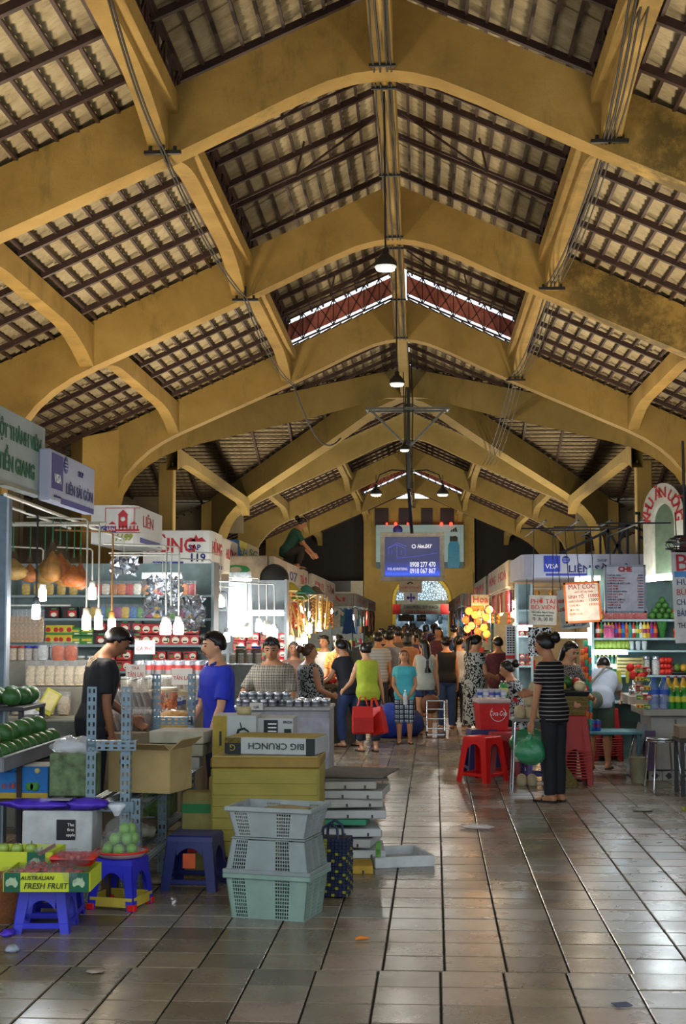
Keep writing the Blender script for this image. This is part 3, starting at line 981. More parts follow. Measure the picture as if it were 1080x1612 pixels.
def stool(label, loc, rotz, m, w=.30, h=.30, cat='stool', group=None, band=None, foot=None, name='plastic_stool', top=.8, sticker=None, ribs=False):
    """square plastic stool: seat, four splayed corner legs of L section, arched aprons, stretchers"""
    r = thing(name, label, cat, loc, R(rotz), group)
    a = w / 2; t = a * top; L = .2 * w
    st = MB(); st.rect_loft([(h - .035, t + .006, t + .006), (h - .008, t + .002, t + .002), (h, t - .008, t - .008)])
    st.rect_loft([(h - .001, t * .3, t * .12), (h + .001, t * .3, t * .12)])
    st.build('seat', m, r)
    for sx in (-1, 1):
        for sy in (-1, 1):
            g = MB(); q = .006
            def P(u, v, z):
                e = a + (t - a) * z / h
                return (sx * (e - u), sy * (e - v), z)
            for (u0, v0, u1, v1) in ((0, 0, L, q), (0, 0, q, L)):
                lo = [P(u0, v0, 0), P(u1 * .8 if u1 > q else u1, v0, 0), P(u1 * .8 if u1 > q else u1, v1 * .8 if v1 > q else v1, 0), P(u0, v1 * .8 if v1 > q else v1, 0)]
                hi = [P(u0, v0, h - .03), P(u1, v0, h - .03), P(u1, v1, h - .03), P(u0, v1, h - .03)]
                g.loft([lo, hi], smooth=False)
            o = g.build('leg', m, r)
            if foot: MB().box((sx * (a - .022), sy * (a - .022), .02), (.05, .05, .04), .006).build('foot_cap', foot, o)
    for k in range(4):
        M4 = Matrix.Rotation(k * PI / 2, 4, 'Z')
        ap = MB(M4)
        n = 8; pts = []
        zt_, e1 = h - .03, a + (t - a) * (h - .03) / h
        vs = []
        for i in range(n + 1):
            x = -e1 + L * .9 + (2 * e1 - L * 1.8) * i / n
            zz = zt_ - .045 - .05 * abs(2 * i / n - 1) ** 2.2
            e2 = a + (t - a) * zz / h
            vs += [(x, -e1, zt_), (x, -e2, zz), (x, -e1 + .006, zt_), (x, -e2 + .006, zz)]
        fs = []
        for i in range(n):
            p = 4 * i; fs += [(p, p + 1, p + 5, p + 4), (p + 2, p + 6, p + 7, p + 3), (p + 1, p + 3, p + 7, p + 5)]
        ap.add(vs, fs).build('apron', m, r)
        z0 = h * .17; e = a + (t - a) * z0 / h
        s_ = MB(M4).box((0, -e + (.006 if not ribs else .0), z0), (2 * e - .02, .01 if not ribs else .02, (.014 if ribs else .03) if not band else .055), .002)
        s_.build('stretcher', band or m, r)
    if sticker: MB().box((.0, -t - .012, h * .55), (.08, .004, .09)).build('sticker', sticker, r)
    return r

stool('blue plastic stool under the strawberry tray', at(62, 1470, Z=0) + Vector((0, .14, 0)), 4, BLUEP, .31, .25)
stool('blue plastic stool half hidden behind the one under the strawberry tray', Vector((-2.09, 8.0, 0)), 4, BLUEP, .31, .25)
stool('blue stool with yellow band and red feet under the bag of guavas', at(180, 1436, Z=0) + Vector((0, .17, 0)), -12, BLUEP, .30, .29, band=mat('#b8a338', .6), foot=REDP)
stool('dark blue stool with orange sticker beside the yellow foam box', at(300, 1404, Z=0) + Vector((0, .17, 0)), -5, BLUED, .36, .34, sticker=mat('#c8562a', .6))

# strawberry tray "AUSTRALIAN FRESH FRUIT"
LIME = mat('#b9c22e', .7, var=.08, name='lime_printed_card'); DGREEN = mat('#14553a', .7, name='green_printed_card')
tp = at(76, 1401, Y=7.50)
tray = thing('fruit_tray', 'lime carton tray of strawberry packs printed AUSTRALIAN FRESH FRUIT', 'tray', (tp.x - .005, 7.62, .252), R(3))
tw, td, th = .455, .34, .10
for nm, c, sz in (('tray_side', (0, -td / 2, th / 2), (tw, .008, th)), ('tray_side', (0, td / 2, th / 2), (tw, .008, th)),
                  ('tray_side', (-tw / 2, 0, th / 2), (.008, td, th)), ('tray_side', (tw / 2, 0, th / 2), (.008, td, th)), ('tray_base', (0, 0, .005), (tw, td, .008))):
    MB().box(c, sz).build(nm, LIME, tray)
AUS = [(-.5, .02), (-.42, .22), (-.25, .30), (-.12, .44), (.02, .36), (.10, .42), (.16, .26), (.24, .46), (.34, .18), (.48, -.02), (.44, -.26), (.30, -.44), (.16, -.36), (.06, -.22), (-.14, -.22), (-.34, -.36), (-.46, -.28)]
for x in (-tw / 2 + .045, tw / 2 - .055):
    p = MB().box((x, -td / 2 - .006, th / 2), (.085 if x < 0 else .105, .006, th)).build('green_panel', DGREEN, tray)
    MB().prism([(x + u * .068, th / 2 + v * .062) for u, v in AUS], 'y', -td / 2 - .0115, -td / 2 - .009).build('map_emblem', mat('#9cae8c', .7), p)
INK = mat('#27301c', .7)
text('AUSTRALIAN', tray, (-.05, -td / 2 - .007, .072), .030, INK, shear=.2)
text('FRESH FRUIT', tray, (-.005, -td / 2 - .007, .030), .044, INK, width=.235, shear=.2)
STRAW = mat('#a8332a', .4, var=.3, scale=40, name='strawberry_skin')
def pack(label, loc, rotz, tilt=0, group=None):
    r = thing('strawberry_pack', label, 'fruit pack', loc, R(rotz), group)
    rr = random.Random(int(loc[0] * 1000))
    k_ = MB()
    for i in range(3):
        for j in range(3):
            k_.lathe([(.002, -.02), (.012, -.012), (.016, .002), (.010, .012), (.002, .014)], (-.035 + i * .035 + rr.uniform(-.004, .004), -.045 + j * .042, .028 + rr.uniform(0, .02)), 8)
    tag(k_.build('strawberries', STRAW, r), kind='stuff')
    sh = MB()
    sh.rect_loft([(0, .052, .068), (.006, .058, .074), (.05, .060, .078), (.068, .048, .062), (.074, .03, .04)], smooth=True)
    sh.build('clear_cover', clear('#c8ced2', .30), r)
    return r
PK = 'strawberry packs on the tray'
x0, y0, z0 = tray.location
for i, (dx, dy, dz, rz) in enumerate(((-.20, -.09, .035, 20), (-.09, -.10, .06, -8), (.02, -.09, .058, 12), (.13, -.10, .05, -15), (-.10, .06, .06, 5), (.03, .07, .06, 30))):
    pack('clear pack of strawberries on the lime tray, ' + ('front row, first from left', 'front row, second from left', 'front row, third from left', 'front row, right end', 'back row, left one', 'back row, right one')[i], (x0 + dx, y0 + dy, z0 + dz), rz, group=PK)
pack('upright clear pack of strawberries on top of the other packs, next to the red dish', (x0 + .115, y0 - .02, z0 + .125), 40)
dish = thing('food_dish', 'red plastic dish with a lid standing behind the strawberry packs', 'dish', (x0 + .09, y0 + .11, z0 + .10))
MB().rect_loft([(0, .10, .07), (.03, .115, .085), (.034, .12, .09)], smooth=True).build('dish_body', REDP, dish)
MB().rect_loft([(.036, .12, .09), (.05, .118, .088), (.056, .10, .07)], smooth=True).build('dish_lid', mat('#c83028', .3), dish)
cb = thing('clamshell_box', 'empty clear plastic clamshell box tilted on the apples', 'container', (x0 - .085, y0 + .20, z0 + .15))
cb.rotation_euler = (R(-10), R(-28), R(20))
MB().rect_loft([(0, .055, .05), (.05, .065, .06)], smooth=False).build('clear_shell', clear('#dfe6ea', .3), cb)
MB().rect_loft([(.002, .05, .045), (.022, .054, .05)]).build('contents', mat('#6a3a2c', .6), cb)

# green apples in the lime carton behind
ap = thing('apple_tray', 'lime carton of green apples behind the strawberry tray', 'tray', (x0 - .26, y0 + .30, .30))
for c, sz in (((0, -.14, .05), (.42, .008, .11)), ((0, .14, .05), (.42, .008, .11)), ((.21, 0, .05), (.008, .28, .11)), ((-.21, 0, .05), (.008, .28, .11)), ((0, 0, 0), (.42, .28, .008))):
    MB().box(c, sz).build('tray_side', LIME, ap)
p = MB().box((.12, -.146, .05), (.10, .006, .11)).build('green_panel', DGREEN, ap)
MB().prism([(.12 + u * .065, .05 + v * .06) for u, v in AUS], 'y', -.1515, -.149).build('map_emblem', mat('#9cae8c', .7), p)
APPLE = mat('#8aa046', .3, var=.3, scale=20, name='apple_skin')
def apple_mesh(): return MB().lathe([(.003, .022), (.014, .030), (.030, .022), (.036, .0), (.030, -.022), (.014, -.032), (.003, -.028)], n=12)
am = apple_mesh().mesh('green_apple', APPLE); stm = MB().tube([(0, 0, .022), (.003, 0, .045)], .0025, 5).mesh('stem', mat('#4a3420', .8))
def apple(loc, label, group):
    o = tag(link('green_apple', am, None, loc), label, 'apple', group); link('stem', stm, o); return o
for i in range(4):
    for j in range(3):
        apple((ap.location.x - .155 + i * .082, ap.location.y - .085 + j * .08, .342 + .012 * ((i + j) % 2)), 'green apple in the lime carton, %s column from left, %s row' % (ORD[i], ('front', 'middle', 'back')[j]), 'apples in the carton')
for i in range(3):
    apple((ap.location.x - .10 + i * .08, ap.location.y - .03, .405), 'green apple on the upper layer of the lime carton, %s one' % ('left', 'middle', 'right')[i], 'apples on the upper layer')
single('wicker_basket', MB().lathe([(.16, 0), (.21, .14), (.22, .30), (.20, .30), (.19, .12), (.15, .01)], n=22), mat('#7a4a26', .9, var=.3, scale=60), 'brown wicker basket under the apple carton', 'basket', (ap.location.x - .14, ap.location.y + .06, 0))

# round tray and bag of guavas on the banded stool
gs = at(180, 1436, Z=0) + Vector((0, .17, 0))
gt = thing('round_tray', 'round red-rimmed tray holding a bag of guavas on a blue stool', 'tray', (gs.x, gs.y, .293))
MB().lathe([(.02, .004), (.12, .004), (.15, .03), (.158, .034), (.158, .03), (.125, 0), (.02, 0)], n=28).build('tray_dish', mat('#c9a49a', .5), gt)
MB().lathe([(.150, .030), (.160, .028), (.163, .034), (.158, .040), (.150, .038)], n=28, caps=False).build('tray_rim', REDP, gt)
rr = random.Random(3)
gm = MB().ball((0, 0, 0), (.034, .034, .037), 12, 8).mesh('guava', mat('#6fa03c', .35, var=.25, scale=18))
for i, (dx, dy, dz) in enumerate(((-.07, -.05, .04), (.0, -.075, .04), (.07, -.04, .04), (-.035, .02, .042), (.045, .03, .042), (-.08, .03, .04), (-.03, -.04, .10), (.04, -.03, .10), (.0, .03, .105), (.07, .01, .098), (.02, -.005, .155), (.05, .03, .15))):
    tag(link('guava', gm, None, (gs.x + dx, gs.y + dy, .298 + dz)), 'green guava inside the clear bag on the round tray', 'fruit', 'guavas in the clear bag')
bg = thing('plastic_bag', 'clear tied plastic bag full of green guavas', 'bag', (gs.x, gs.y, .298))
MB().lathe([(.02, .0), (.12, .005), (.128, .05), (.115, .12), (.085, .19), (.045, .22), (.02, .235)], n=20).build('bag_body', clear('#e8f0ea', .30), bg)
MB().lathe([(.016, .23), (.03, .26), (.055, .29), (.05, .30)], (-.03, 0, 0), 10, False).build('bag_neck', clear('#f4f6f8', .4), bg)

# white carton and purple bags, low bench
bench = thing('low_bench', 'low wooden bench carrying the white carton and purple bags', 'bench', (-2.26, 8.62, 0))
MB().box((0, 0, .24), (.8, .34, .03), .004).build('bench_top', mat('#4a3826', .8), bench)
for sx in (-1, 1):
    for sy in (-1, 1): MB().box((sx * .36, sy * .13, .112), (.05, .05, .225)).build('leg', mat('#4a3826', .8), bench)
wc = thing('white_carton', 'white carton with a black printed square under the purple bags', 'box', (at(89, 1340, Y=8.48).x, 8.62, .255))
MB().box((0, 0, .14), (.43, .27, .28), .006).build('carton_body', mat('#aeb0ac', .8), wc)
bp = MB().box((.055, -.138, .17), (.115, .006, .12)).build('black_panel', BLACK, wc)
for i, w_ in enumerate(('The', 'first', 'apple')): text(w_, bp, (.085, -.142, .20 - i * .03), .026, WHITE)
MB().box((.0, 0, .2815), (.40, .05, .003)).build('packing_tape', mat('#c2bca4', .4), wc)
PURP = mat('#4a2fae', .4, var=.25, scale=12, name='purple_plastic')
def crumple(rx, ry, rz, seed, n=22, m=12, amp=.3):
    rr = random.Random(seed); ph = [(rr.uniform(0, 6), rr.uniform(2, 7), rr.uniform(2, 6)) for _ in range(5)]
    def fn(d):
        return 1 + amp * sum(math.sin(p[0] + p[1] * d.x * 1.7 + p[2] * d.y * 2.1 + d.z * 3) for p in ph) / 5
    return MB().ball((0, 0, 0), (rx, ry, rz), n, m, fn)
pz = .255 + .285
single('purple_bag', crumple(.24, .10, .032, 1), PURP, 'flat purple plastic bag lying on the white carton', 'bag', (wc.location.x - .13, 8.58, pz + .026))
single('purple_bag', crumple(.13, .09, .036, 2), PURP, 'purple plastic bag bunched up at the right end of the white carton', 'bag', (wc.location.x + .16, 8.56, pz + .03))
single('paper_leaflet', MB().box((0, 0, 0), (.13, .09, .006)), mat('#8f8d9c', .7), 'folded grey leaflet on top of the purple bags', 'paper', (wc.location.x + .01, 8.53, pz + .062))

# wooden stall table with blue carton
tb = thing('stall_table', 'dark wooden stall table behind the white carton', 'table', (-2.85, 9.31, 0))
MB().box((0, 0, .54), (1.1, .95, .035), .004).build('table_top', mat('#3a2c20', .8), tb)
for sx in (-1, 1):
    for sy in (-1, 1): MB().box((sx * .5, sy * .42, .26), (.06, .06, .52)).build('leg', mat('#3a2c20', .8), tb)
BCART = mat('#1d6fb4', .6, var=.12, name='blue_carton')
bc = thing('blue_carton', 'blue fruit carton with printed green pomelos', 'box', (at(34, 1250, Y=8.9).x, 9.02, .558))
MB().box((0, 0, .10), (.34, .24, .20), .004).build('carton_body', BCART, bc)
MB().box((0, -.122, .018), (.34, .004, .036)).build('yellow_stripe', mat('#b89a34', .7), bc)
MB().rect_loft([(.201, .165, .115), (.210, .14, .09)]).build('white_liner', mat('#c8c8c0', .8), bc)
for dx, r_ in ((.05, .026), (.085, .030)): MB().lathe([(.001, -.001), (r_, -.001), (r_, .001), (.001, .001)], (0, 0, 0), 14).build('pomelo_print', mat('#4f9040', .6), bc, (dx, -.1235, .075)).rotation_euler = (PI / 2, 0, 0)
MB().lathe([(.001, -.001), (.018, -.001), (.018, .001), (.001, .001)], (0, 0, 0), 14).build('round_mark', mat('#c8c07a', .6), bc, (.10, -.1235, .175)).rotation_euler = (PI / 2, 0, 0)
text('NÔNG SẢN', bc, (-.07, -.1235, .17), .026, mat('#16356a', .7)); text('BƯỞI', bc, (-.08, -.1235, .075), .045, mat('#b04a2e', .7))
single('paper_carton', MB().box((0, 0, .10), (.32, .26, .20), .005), mat('#5a5148', .8), 'dull carton behind the blue carton on the stall table', 'box', (-2.55, 9.42, .558))

# pomelo trays
GREYP = mat('#6c6e70', .5, var=.1, name='grey_plastic')
pt = thing('produce_tray', 'long grey plastic tray heaped with green pomelos', 'tray', (-2.70, 9.20, .775))
for nm, c, sz in (('tray_base', (0, 0, .005), (.36, 1.6, .012)), ('tray_side', (.18, 0, .045), (.012, 1.6, .09)), ('tray_side', (-.18, 0, .045), (.012, 1.6, .09)),
                  ('tray_end', (0, -.80, .045), (.36, .012, .09)), ('tray_end', (0, .80, .045), (.36, .012, .09)), ('tray_lip', (.19, 0, .09), (.03, 1.62, .012))):
    MB().box(c, sz, .003).build(nm, GREYP, pt)
for sy in (-.3, .42):
    for sx in (-.14, .14): MB().box((sx, sy, -.105), (.03, .03, .21)).build('leg', STEEL, pt)
pom = MB().ball((0, 0, 0), (.072, .072, .066), 18, 12, lambda d: 1 + .10 * max(0, d.z) ** 6).mesh('pomelo', POMELO)
cap = MB().lathe([(.002, .070), (.010, .072), (.012, .069)], n=8).mesh('stem', mat('#6a6a3a', .8))
def pomelo(p, label, group, s=1.0, rz=0):
    o = tag(link('pomelo', pom, None, p), label, 'fruit', group); o.scale = (s, s, s); o.rotation_euler = (.5, .3, rz); link('stem', cap, o); return o
rr = random.Random(9)
q = 0
for j in range(10):
    for i in range(2):
        pomelo((-2.78 + i * .155, 8.50 + j * .152 + .02 * i, .858), 'green pomelo in the grey tray, %s side, %s from the near end' % (('wall', 'aisle')[i], ORD[j]), 'pomelos in the grey tray', .98, q); q += 1
for j in range(6): pomelo((-2.70 + .02 * (j % 2), 8.72 + j * .2, .96), 'green pomelo on top of the heap in the grey tray, %s from the near end' % ORD[j], 'pomelos heaped on the grey tray', .98, q); q += 1
us = thing('fruit_shelf', 'dark metal shelf of pomelos above the grey tray', 'shelf', (-3.12, 10.34, 0))
MB().box((0, 0, 1.05), (.5, .62, .03), .004).build('shelf_board', mat('#2b2a2c', .6), us)
MB().box((0, 0, .58), (.5, .62, .03), .004).build('shelf_board', mat('#2b2a2c', .6), us)
for sx in (-.23, .23):
    for sy in (-.28, .28): MB().box((sx, sy, .53), (.035, .035, 1.06)).build('post', mat('#2b2a2c', .6), us)
for i, (dx, dy) in enumerate(((-.02, -.14), (.12, -.16), (.15, .02), (-.05, .05), (.02, .18), (.16, .19))):
    pomelo((-3.12 + dx, 10.34 + dy, 1.131), 'green pomelo on the dark upper shelf, ' + ('front row, left', 'front row, right', 'middle row, right', 'middle row, left', 'back row, left', 'back row, right')[i], 'pomelos on the upper shelf', 1.0, i)

# slotted-angle rack
def angle_mesh(L, w=.060):
    """L-shaped angle iron along z with two rows of slots on each face (slots are cut through)"""
    mb = MB(); t = .003; n = int(L / .05); s = L / n
    def strip(place):
        ux = [0, w * .16, w * .36, w * .64, w * .84, w]
        for k in range(n):
            z = [k * s, k * s + s * .25, k * s + s * .75, (k + 1) * s]
            for i in range(5):
                for j in range(3):
                    if j == 1 and i in (1, 3): continue
                    mb.add([place(ux[i], z[j]), place(ux[i + 1], z[j]), place(ux[i + 1], z[j + 1]), place(ux[i], z[j + 1])], [(0, 1, 2, 3)])
    strip(lambda u, z: (u, 0, z)); strip(lambda u, z: (0, u, z))
    return mb.mesh('slotted_angle', GALV)
rk = thing('slotted_rack', 'grey slotted-angle metal rack holding cartons', 'rack', (0, 0, 0))
fx0, fx1, fy, by = -2.06, -1.75, 8.60, 10.75
A_up = angle_mesh(1.28); A_front = angle_mesh(.60); A_short = angle_mesh(.31); A_long = angle_mesh(2.15)
def post(me, p, rz, nm='post'):
    o = link(nm, me, rk, p); o.rotation_euler = (0, 0, rz); return o
post(A_up, (fx0, fy, 0), 0); post(A_up, (fx1 - .04, fy + .02, 0), PI / 2)
post(A_up, (fx0, by, 0), -PI / 2); post(A_up, (fx1 + .02, by, 0), PI)
post(A_front, (fx1 + .03, fy, 0), PI / 2); post(A_front, (fx1 + .03, fy + .9, 0), PI / 2)
def railx(x0, y, z, nm='rail'):
    o = link(nm, A_short, rk, (x0, y, z)); o.rotation_euler = (0, PI / 2, 0); return o
def raily(x, y, z, nm='rail'):
    o = link(nm, A_long, rk, (x, y, z)); o.rotation_euler = (-PI / 2, 0, 0); return o
for z in (.95, .58, .22):
    railx(fx0, fy, z); railx(fx0, by, z)
    if z < .9:
        for xx in (fx0, fx0 + .10, fx0 + .2, fx1 + .02): raily(xx, fy, z)
for sx in (0, 1):
    g = MB(); x = (fx1 - .012, fx0 + .03)[sx]; d = (-.07, .07)[sx]
    g.prism([(x, .58), (x + d, .58), (x, .51)], 'y', fy - .006, fy - .002).build('corner_plate', GALV, rk)
def carton(label, c, sz, rotz=0, m=CARD, flaps=False, hole=None, name='carton', group=None, tape=False):
    r = thing(name, label, 'box', c, R(rotz), group)
    w, d, h = sz
    if flaps:
        for cc, ss in (((0, -d / 2, h / 2), (w, .008, h)), ((0, d / 2, h / 2), (w, .008, h)), ((-w / 2, 0, h / 2), (.008, d, h)), ((w / 2, 0, h / 2), (.008, d, h)), ((0, 0, .005), (w, d, .008))):
            MB().box(cc, ss).build('carton_side', m, r)
        f = MB().box((0, 0, .05), (w, .006, .1)).build('flap', m, r, (0, -d / 2, h)); f.rotation_euler = (R(65), 0, 0)
        f = MB().box((0, 0, .05), (.006, d, .1)).build('flap', m, r, (w / 2, 0, h)); f.rotation_euler = (0, R(50), 0)
    else:
        MB().box((0, 0, h / 2), (w, d, h), .005).build('carton_body', m, r)
    if hole:
        MB().lathe([(.001, 0), (.032, 0), (.032, .003), (.001, .003)], n=14).build('hand_hole', mat('#2c2016', .9), r, (hole[0], -d / 2 - .0055, hole[1])).rotation_euler = (PI / 2, 0, 0)
    if tape: MB().box((0, 0, h + .0015), (w * .98, .05, .003)).build('packing_tape', mat('#9a8a58', .35), r)
    return r
carton('open brown carton with a hand hole on the metal rack', (-1.74, 9.02, .605), (.42, .34, .27), -14, CARD, True, (-.10, .19))
carton('carton printed with green vegetables and filled with plastic on the rack', (-2.17, 8.78, .60), (.28, .20, .26), 0, mat('#5a6a48', .8, var=.6, scale=14), False)
single('clear_sheet', crumple(.15, .10, .06, 8, amp=.35), clear('#f0f2f4', .4), 'crumpled clear plastic sheet stuffed in the vegetable carton', 'sheet', (-2.17, 8.78, .90))
for i, (px, py, w_, tone) in enumerate(((310, 1176, .48, '#a39c86'), (314, 1198, .46, '#948b74'), (318, 1222, .40, '#9a968c'))):
    p = Vector((-1.70 - .015 * i, 9.7, .695 + .09 * (2 - i)))
    carton(('uppermost', 'middle', 'lowest')[i] + ' of three shallow white foam trays stacked beside the yellow box', (p.x, 10.05, p.z - .05), (w_ - .08, .36, .085), -8 + 6 * i, mat(tone, .85), name='foam_tray')
vc = carton('carton printed with green and orange vegetables beside the rack', (-1.90, 10.25, .285), (.20, .3, .28), 0, mat('#4f6a35', .8, var=.9, scale=9))
gcx = at(313, 1330, Y=9.35)
gc = carton('carton with green and red stripes left of the yellow foam box', (gcx.x - .02, 9.48, 0), (.20, .20, .54), 0, mat('#8f844c', .8))
MB().box((0, -.1025, .44), (.202, .004, .06)).build('green_stripe', mat('#2d7a44', .7), gc); MB().box((0, -.1025, .18), (.202, .004, .06)).build('red_stripe', mat('#a8322a', .7), gc)
for i, (x, y, rz, c) in enumerate(((-1.93, 9.1, 15, '#6a6250'), (-1.88, 9.35, -10, '#8a8676'), (-1.86, 9.6, 30, '#5c5346'))):
    single('crumpled_wrapping', crumple(.10, .11, .05, 20 + i), mat(c, .8), 'crumpled wrapping on the lower rack shelf, %s one' % ('nearest', 'middle', 'farthest')[i], 'paper', (x, y, .29), rz, 'wrapping on the lower rack shelf')

# big yellow foam box on a dark pallet
yx0, yx1 = at(331, 1300, Y=9.25).x, at(503, 1300, Y=9.25).x
yb = thing('foam_box', 'large yellow foam box with ridged sides and lid', 'box', ((yx0 + yx1) / 2, 9.25 + .28, 0))
yw = yx1 - yx0
MB().box((0, 0, .43), (yw, .56, .58), .012).build('box_body', YELP, yb)
for k in range(7): MB().box((0, -.283, .20 + k * .075), (yw - .03, .006, .058), .002).build('ridge', YELP, yb)
MB().box((0, 0, .755), (yw + .004, .57, .075), .012).build('box_lid', mat('#8a6e2c', .6, var=.15, scale=5), yb)
MB().box((0, 0, .7945), (yw - .03, .54, .006)).build('lid_film', mat('#9a8a50', .3), yb)
MB().box((0, 0, .07), (yw - .05, .5, .13), .01).build('pallet', mat('#4a2018', .8), yb)
BGB = mat('#a7a9a6', .75, var=.08, name='white_printed_card'); BGK = mat('#1e2427', .7); OCH = mat('#9a8430', .75)
bt = thing('apple_carton', 'upside-down white and black apple carton lid printed BIG CRUNCH', 'box', (at(433, 1180, Y=9.4).x, 9.55, .80), R(-9))
MB().box((0, 0, .055), (.62, .40, .11), .004).build('lid_body', BGB, bt)
for x, w_, m_ in ((-.255, .11, BGK), (.28, .06, BGK), (-.255, .11, OCH)):
    MB().box((x, -.202, .055 if m_ is BGK else .09), (w_, .004, .108 if m_ is BGK else .035)).build('printed_panel', m_, bt)
MB().box((.0, .0, .112), (.60, .38, .004)).build('lid_top', OCH, bt)
t_ = text('BIG CRUNCH', bt, (.045, -.205, .058), .06, BGK, rot=(PI / 2, PI, 0), width=.38)
t_ = text('G', bt, (-.255, -.206, .045), .06, OCH, rot=(PI / 2, PI, 0))
for i, (px0, px1, y0_, zt_, lab) in enumerate(((334, 404, 9.9, 1.02, 'white apple carton printed with a swan-like apple drawing and BIG'), (404, 462, 9.95, 1.0, 'white apple carton with black text panel and a small basket print'))):
    a_, b_ = at(px0, 1150, Y=y0_).x, at(px1, 1150, Y=y0_).x
    bx = thing('apple_carton', lab, 'box', ((a_ + b_) / 2, y0_ + .17, .60)); w_ = b_ - a_
    hz = zt_ - .60
    MB().box((0, 0, hz / 2), (w_ - .004, .34, hz), .004).build('carton_body', BGB, bx)
    if i == 0:
        MB().box((-w_ / 2 + .055, -.172, hz / 2), (.10, .004, hz)).build('ochre_panel', OCH, bx)
        MB().box((-w_ / 2 + .06, -.175, hz * .62), (.015, .004, .10)).build('hand_slot', BGK, bx)
        text('BIG', bx, (-.02, -.173, hz * .42), .06, BGK)
        MB().tube([(.03, -.174, .22), (.015, -.174, .27), (.03, -.174, .32), (.07, -.174, .33), (.10, -.174, .31), (.11, -.174, .26)], [.004, .008, .010, .008, .006, .003], 6).build('apple_outline', BGK, bx)
        MB().tube([(.05, -.174, .335), (.04, -.174, .375)], [.005, .002], 6).build('apple_stem_print', BGK, bx)
    else:
        MB().box((-.03, -.172, hz * .78), (.10, .004, .15)).build('black_panel', BGK, bx)
        for k in range(5): MB().box((-.02, -.1745, hz * .9 - k * .026), (.06, .002, .008)).build('printed_line', WHITE, bx)
        MB().box((.09, -.172, hz * .75), (.05, .004, .05)).build('basket_print', BGK, bx)
        text('ENZA', bx, (.09, -.174, hz * .93), .025, BGK)
single('support_carton', MB().box((0, 0, .295), (.62, .36, .59), .006), CARD, 'brown carton carrying the apple cartons behind the yellow box', 'box', (at(398, 1150, Y=9.9).x, 10.08, 0))

# three white basket crates
CR = [mat('#8c928f', .5, var=.12, name='white_crate'), mat('#7c8582', .5, var=.12, name='grey_crate'), mat('#7a9084', .5, var=.12, name='pale_green_crate')]
def crate(label, loc, rotz, w, d, h, m, flip=False, ratio=.86, group=None):
    r = thing('basket_crate', label, 'crate', loc, R(rotz), group)
    def half(z, base): 
        f = z / h
        f = 1 - f if flip else f
        return base / 2 * (ratio + (1 - ratio) * f)
    for k in range(4):
        M4 = Matrix.Rotation(k * PI / 2, 4, 'Z')
        bw, bd = (w, d) if k % 2 == 0 else (d, w)
        mb = MB(M4)
        def P(u, z, off=0.0): return (u * half(z, bw) * 2, -half(z, bd) + off, z)
        npan = 5
        zl = [h * .02, h * .93]
        edges = [-.5, -.43, -.27, .10, .28, .43, .5] if k % 2 == 0 else [-.5, -.44, -.26, -.14, .06, .18, .44, .5]
        kinds = ['s', 'g', 's', 'g', 's', 's'] if k % 2 == 0 else ['s', 'g', 's', 'g', 's', 'g', 's']
        for (u0, u1, kd) in zip(edges, edges[1:], kinds):
            if kd == 's':
                mb.add([P(u0, zl[0]), P(u1, zl[0]), P(u1, zl[1]), P(u0, zl[1]), P(u0, zl[0], .006), P(u1, zl[0], .006), P(u1, zl[1], .006), P(u0, zl[1], .006)],
                       [(0, 1, 2, 3), (7, 6, 5, 4), (0, 4, 5, 1), (3, 2, 6, 7), (0, 3, 7, 4), (1, 5, 6, 2)])
            else:
                nv = 6; nh = max(6, int(h / .021))
                for q in range(nv + 1):
                    u = u0 + (u1 - u0) * q / nv; mb.bar(P(u, zl[0], .003), P(u, zl[1], .003), .004, .005)
                for q in range(nh + 1):
                    z = zl[0] + (zl[1] - zl[0]) * q / nh; mb.bar(P(u0, z, .003), P(u1, z, .003), .005, .006)
        mb.build('side_wall', m, r)
        zr = 0 if flip else h
        rim = MB(M4); rim.box((0, -half(zr, bd) - .004, zr + (.012 if flip else -.012)), (half(zr, bw) * 2 + .03, .018, .026), .004)
        rim.build('rim', m, r)
        for u in (-.2, .02, .2): pass
    zb = h - .004 if flip else .004
    MB().box((0, 0, zb), (half(zb, w) * 2, half(zb, d) * 2, .008)).build('crate_base', m, r)
    return r
cxp = at(431, 1450, Z=0)
cpx = (cxp.x, cxp.y + .19, 0)
crate('pale green basket crate, lowest of the stack of three', cpx, -14, .50, .36, .25, CR[2], ratio=.88)
crate('grey basket crate turned upside down in the middle of the stack of three', (cpx[0], cpx[1], .252), -14, .50, .36, .20, CR[1], True, ratio=.88)
crate('white open basket crate on top of the stack of three', (cpx[0] + .005, cpx[1] + .01, .455), -14, .50, .36, .17, CR[0], ratio=.84)
single('root_vegetables', crumple(.15, .10, .03, 31, amp=.5), mat('#8a7a58', .8, var=.3, scale=30), 'brown roots lying in the top white basket crate', 'vegetables', (cpx[0] + .05, cpx[1] + .03, .585))

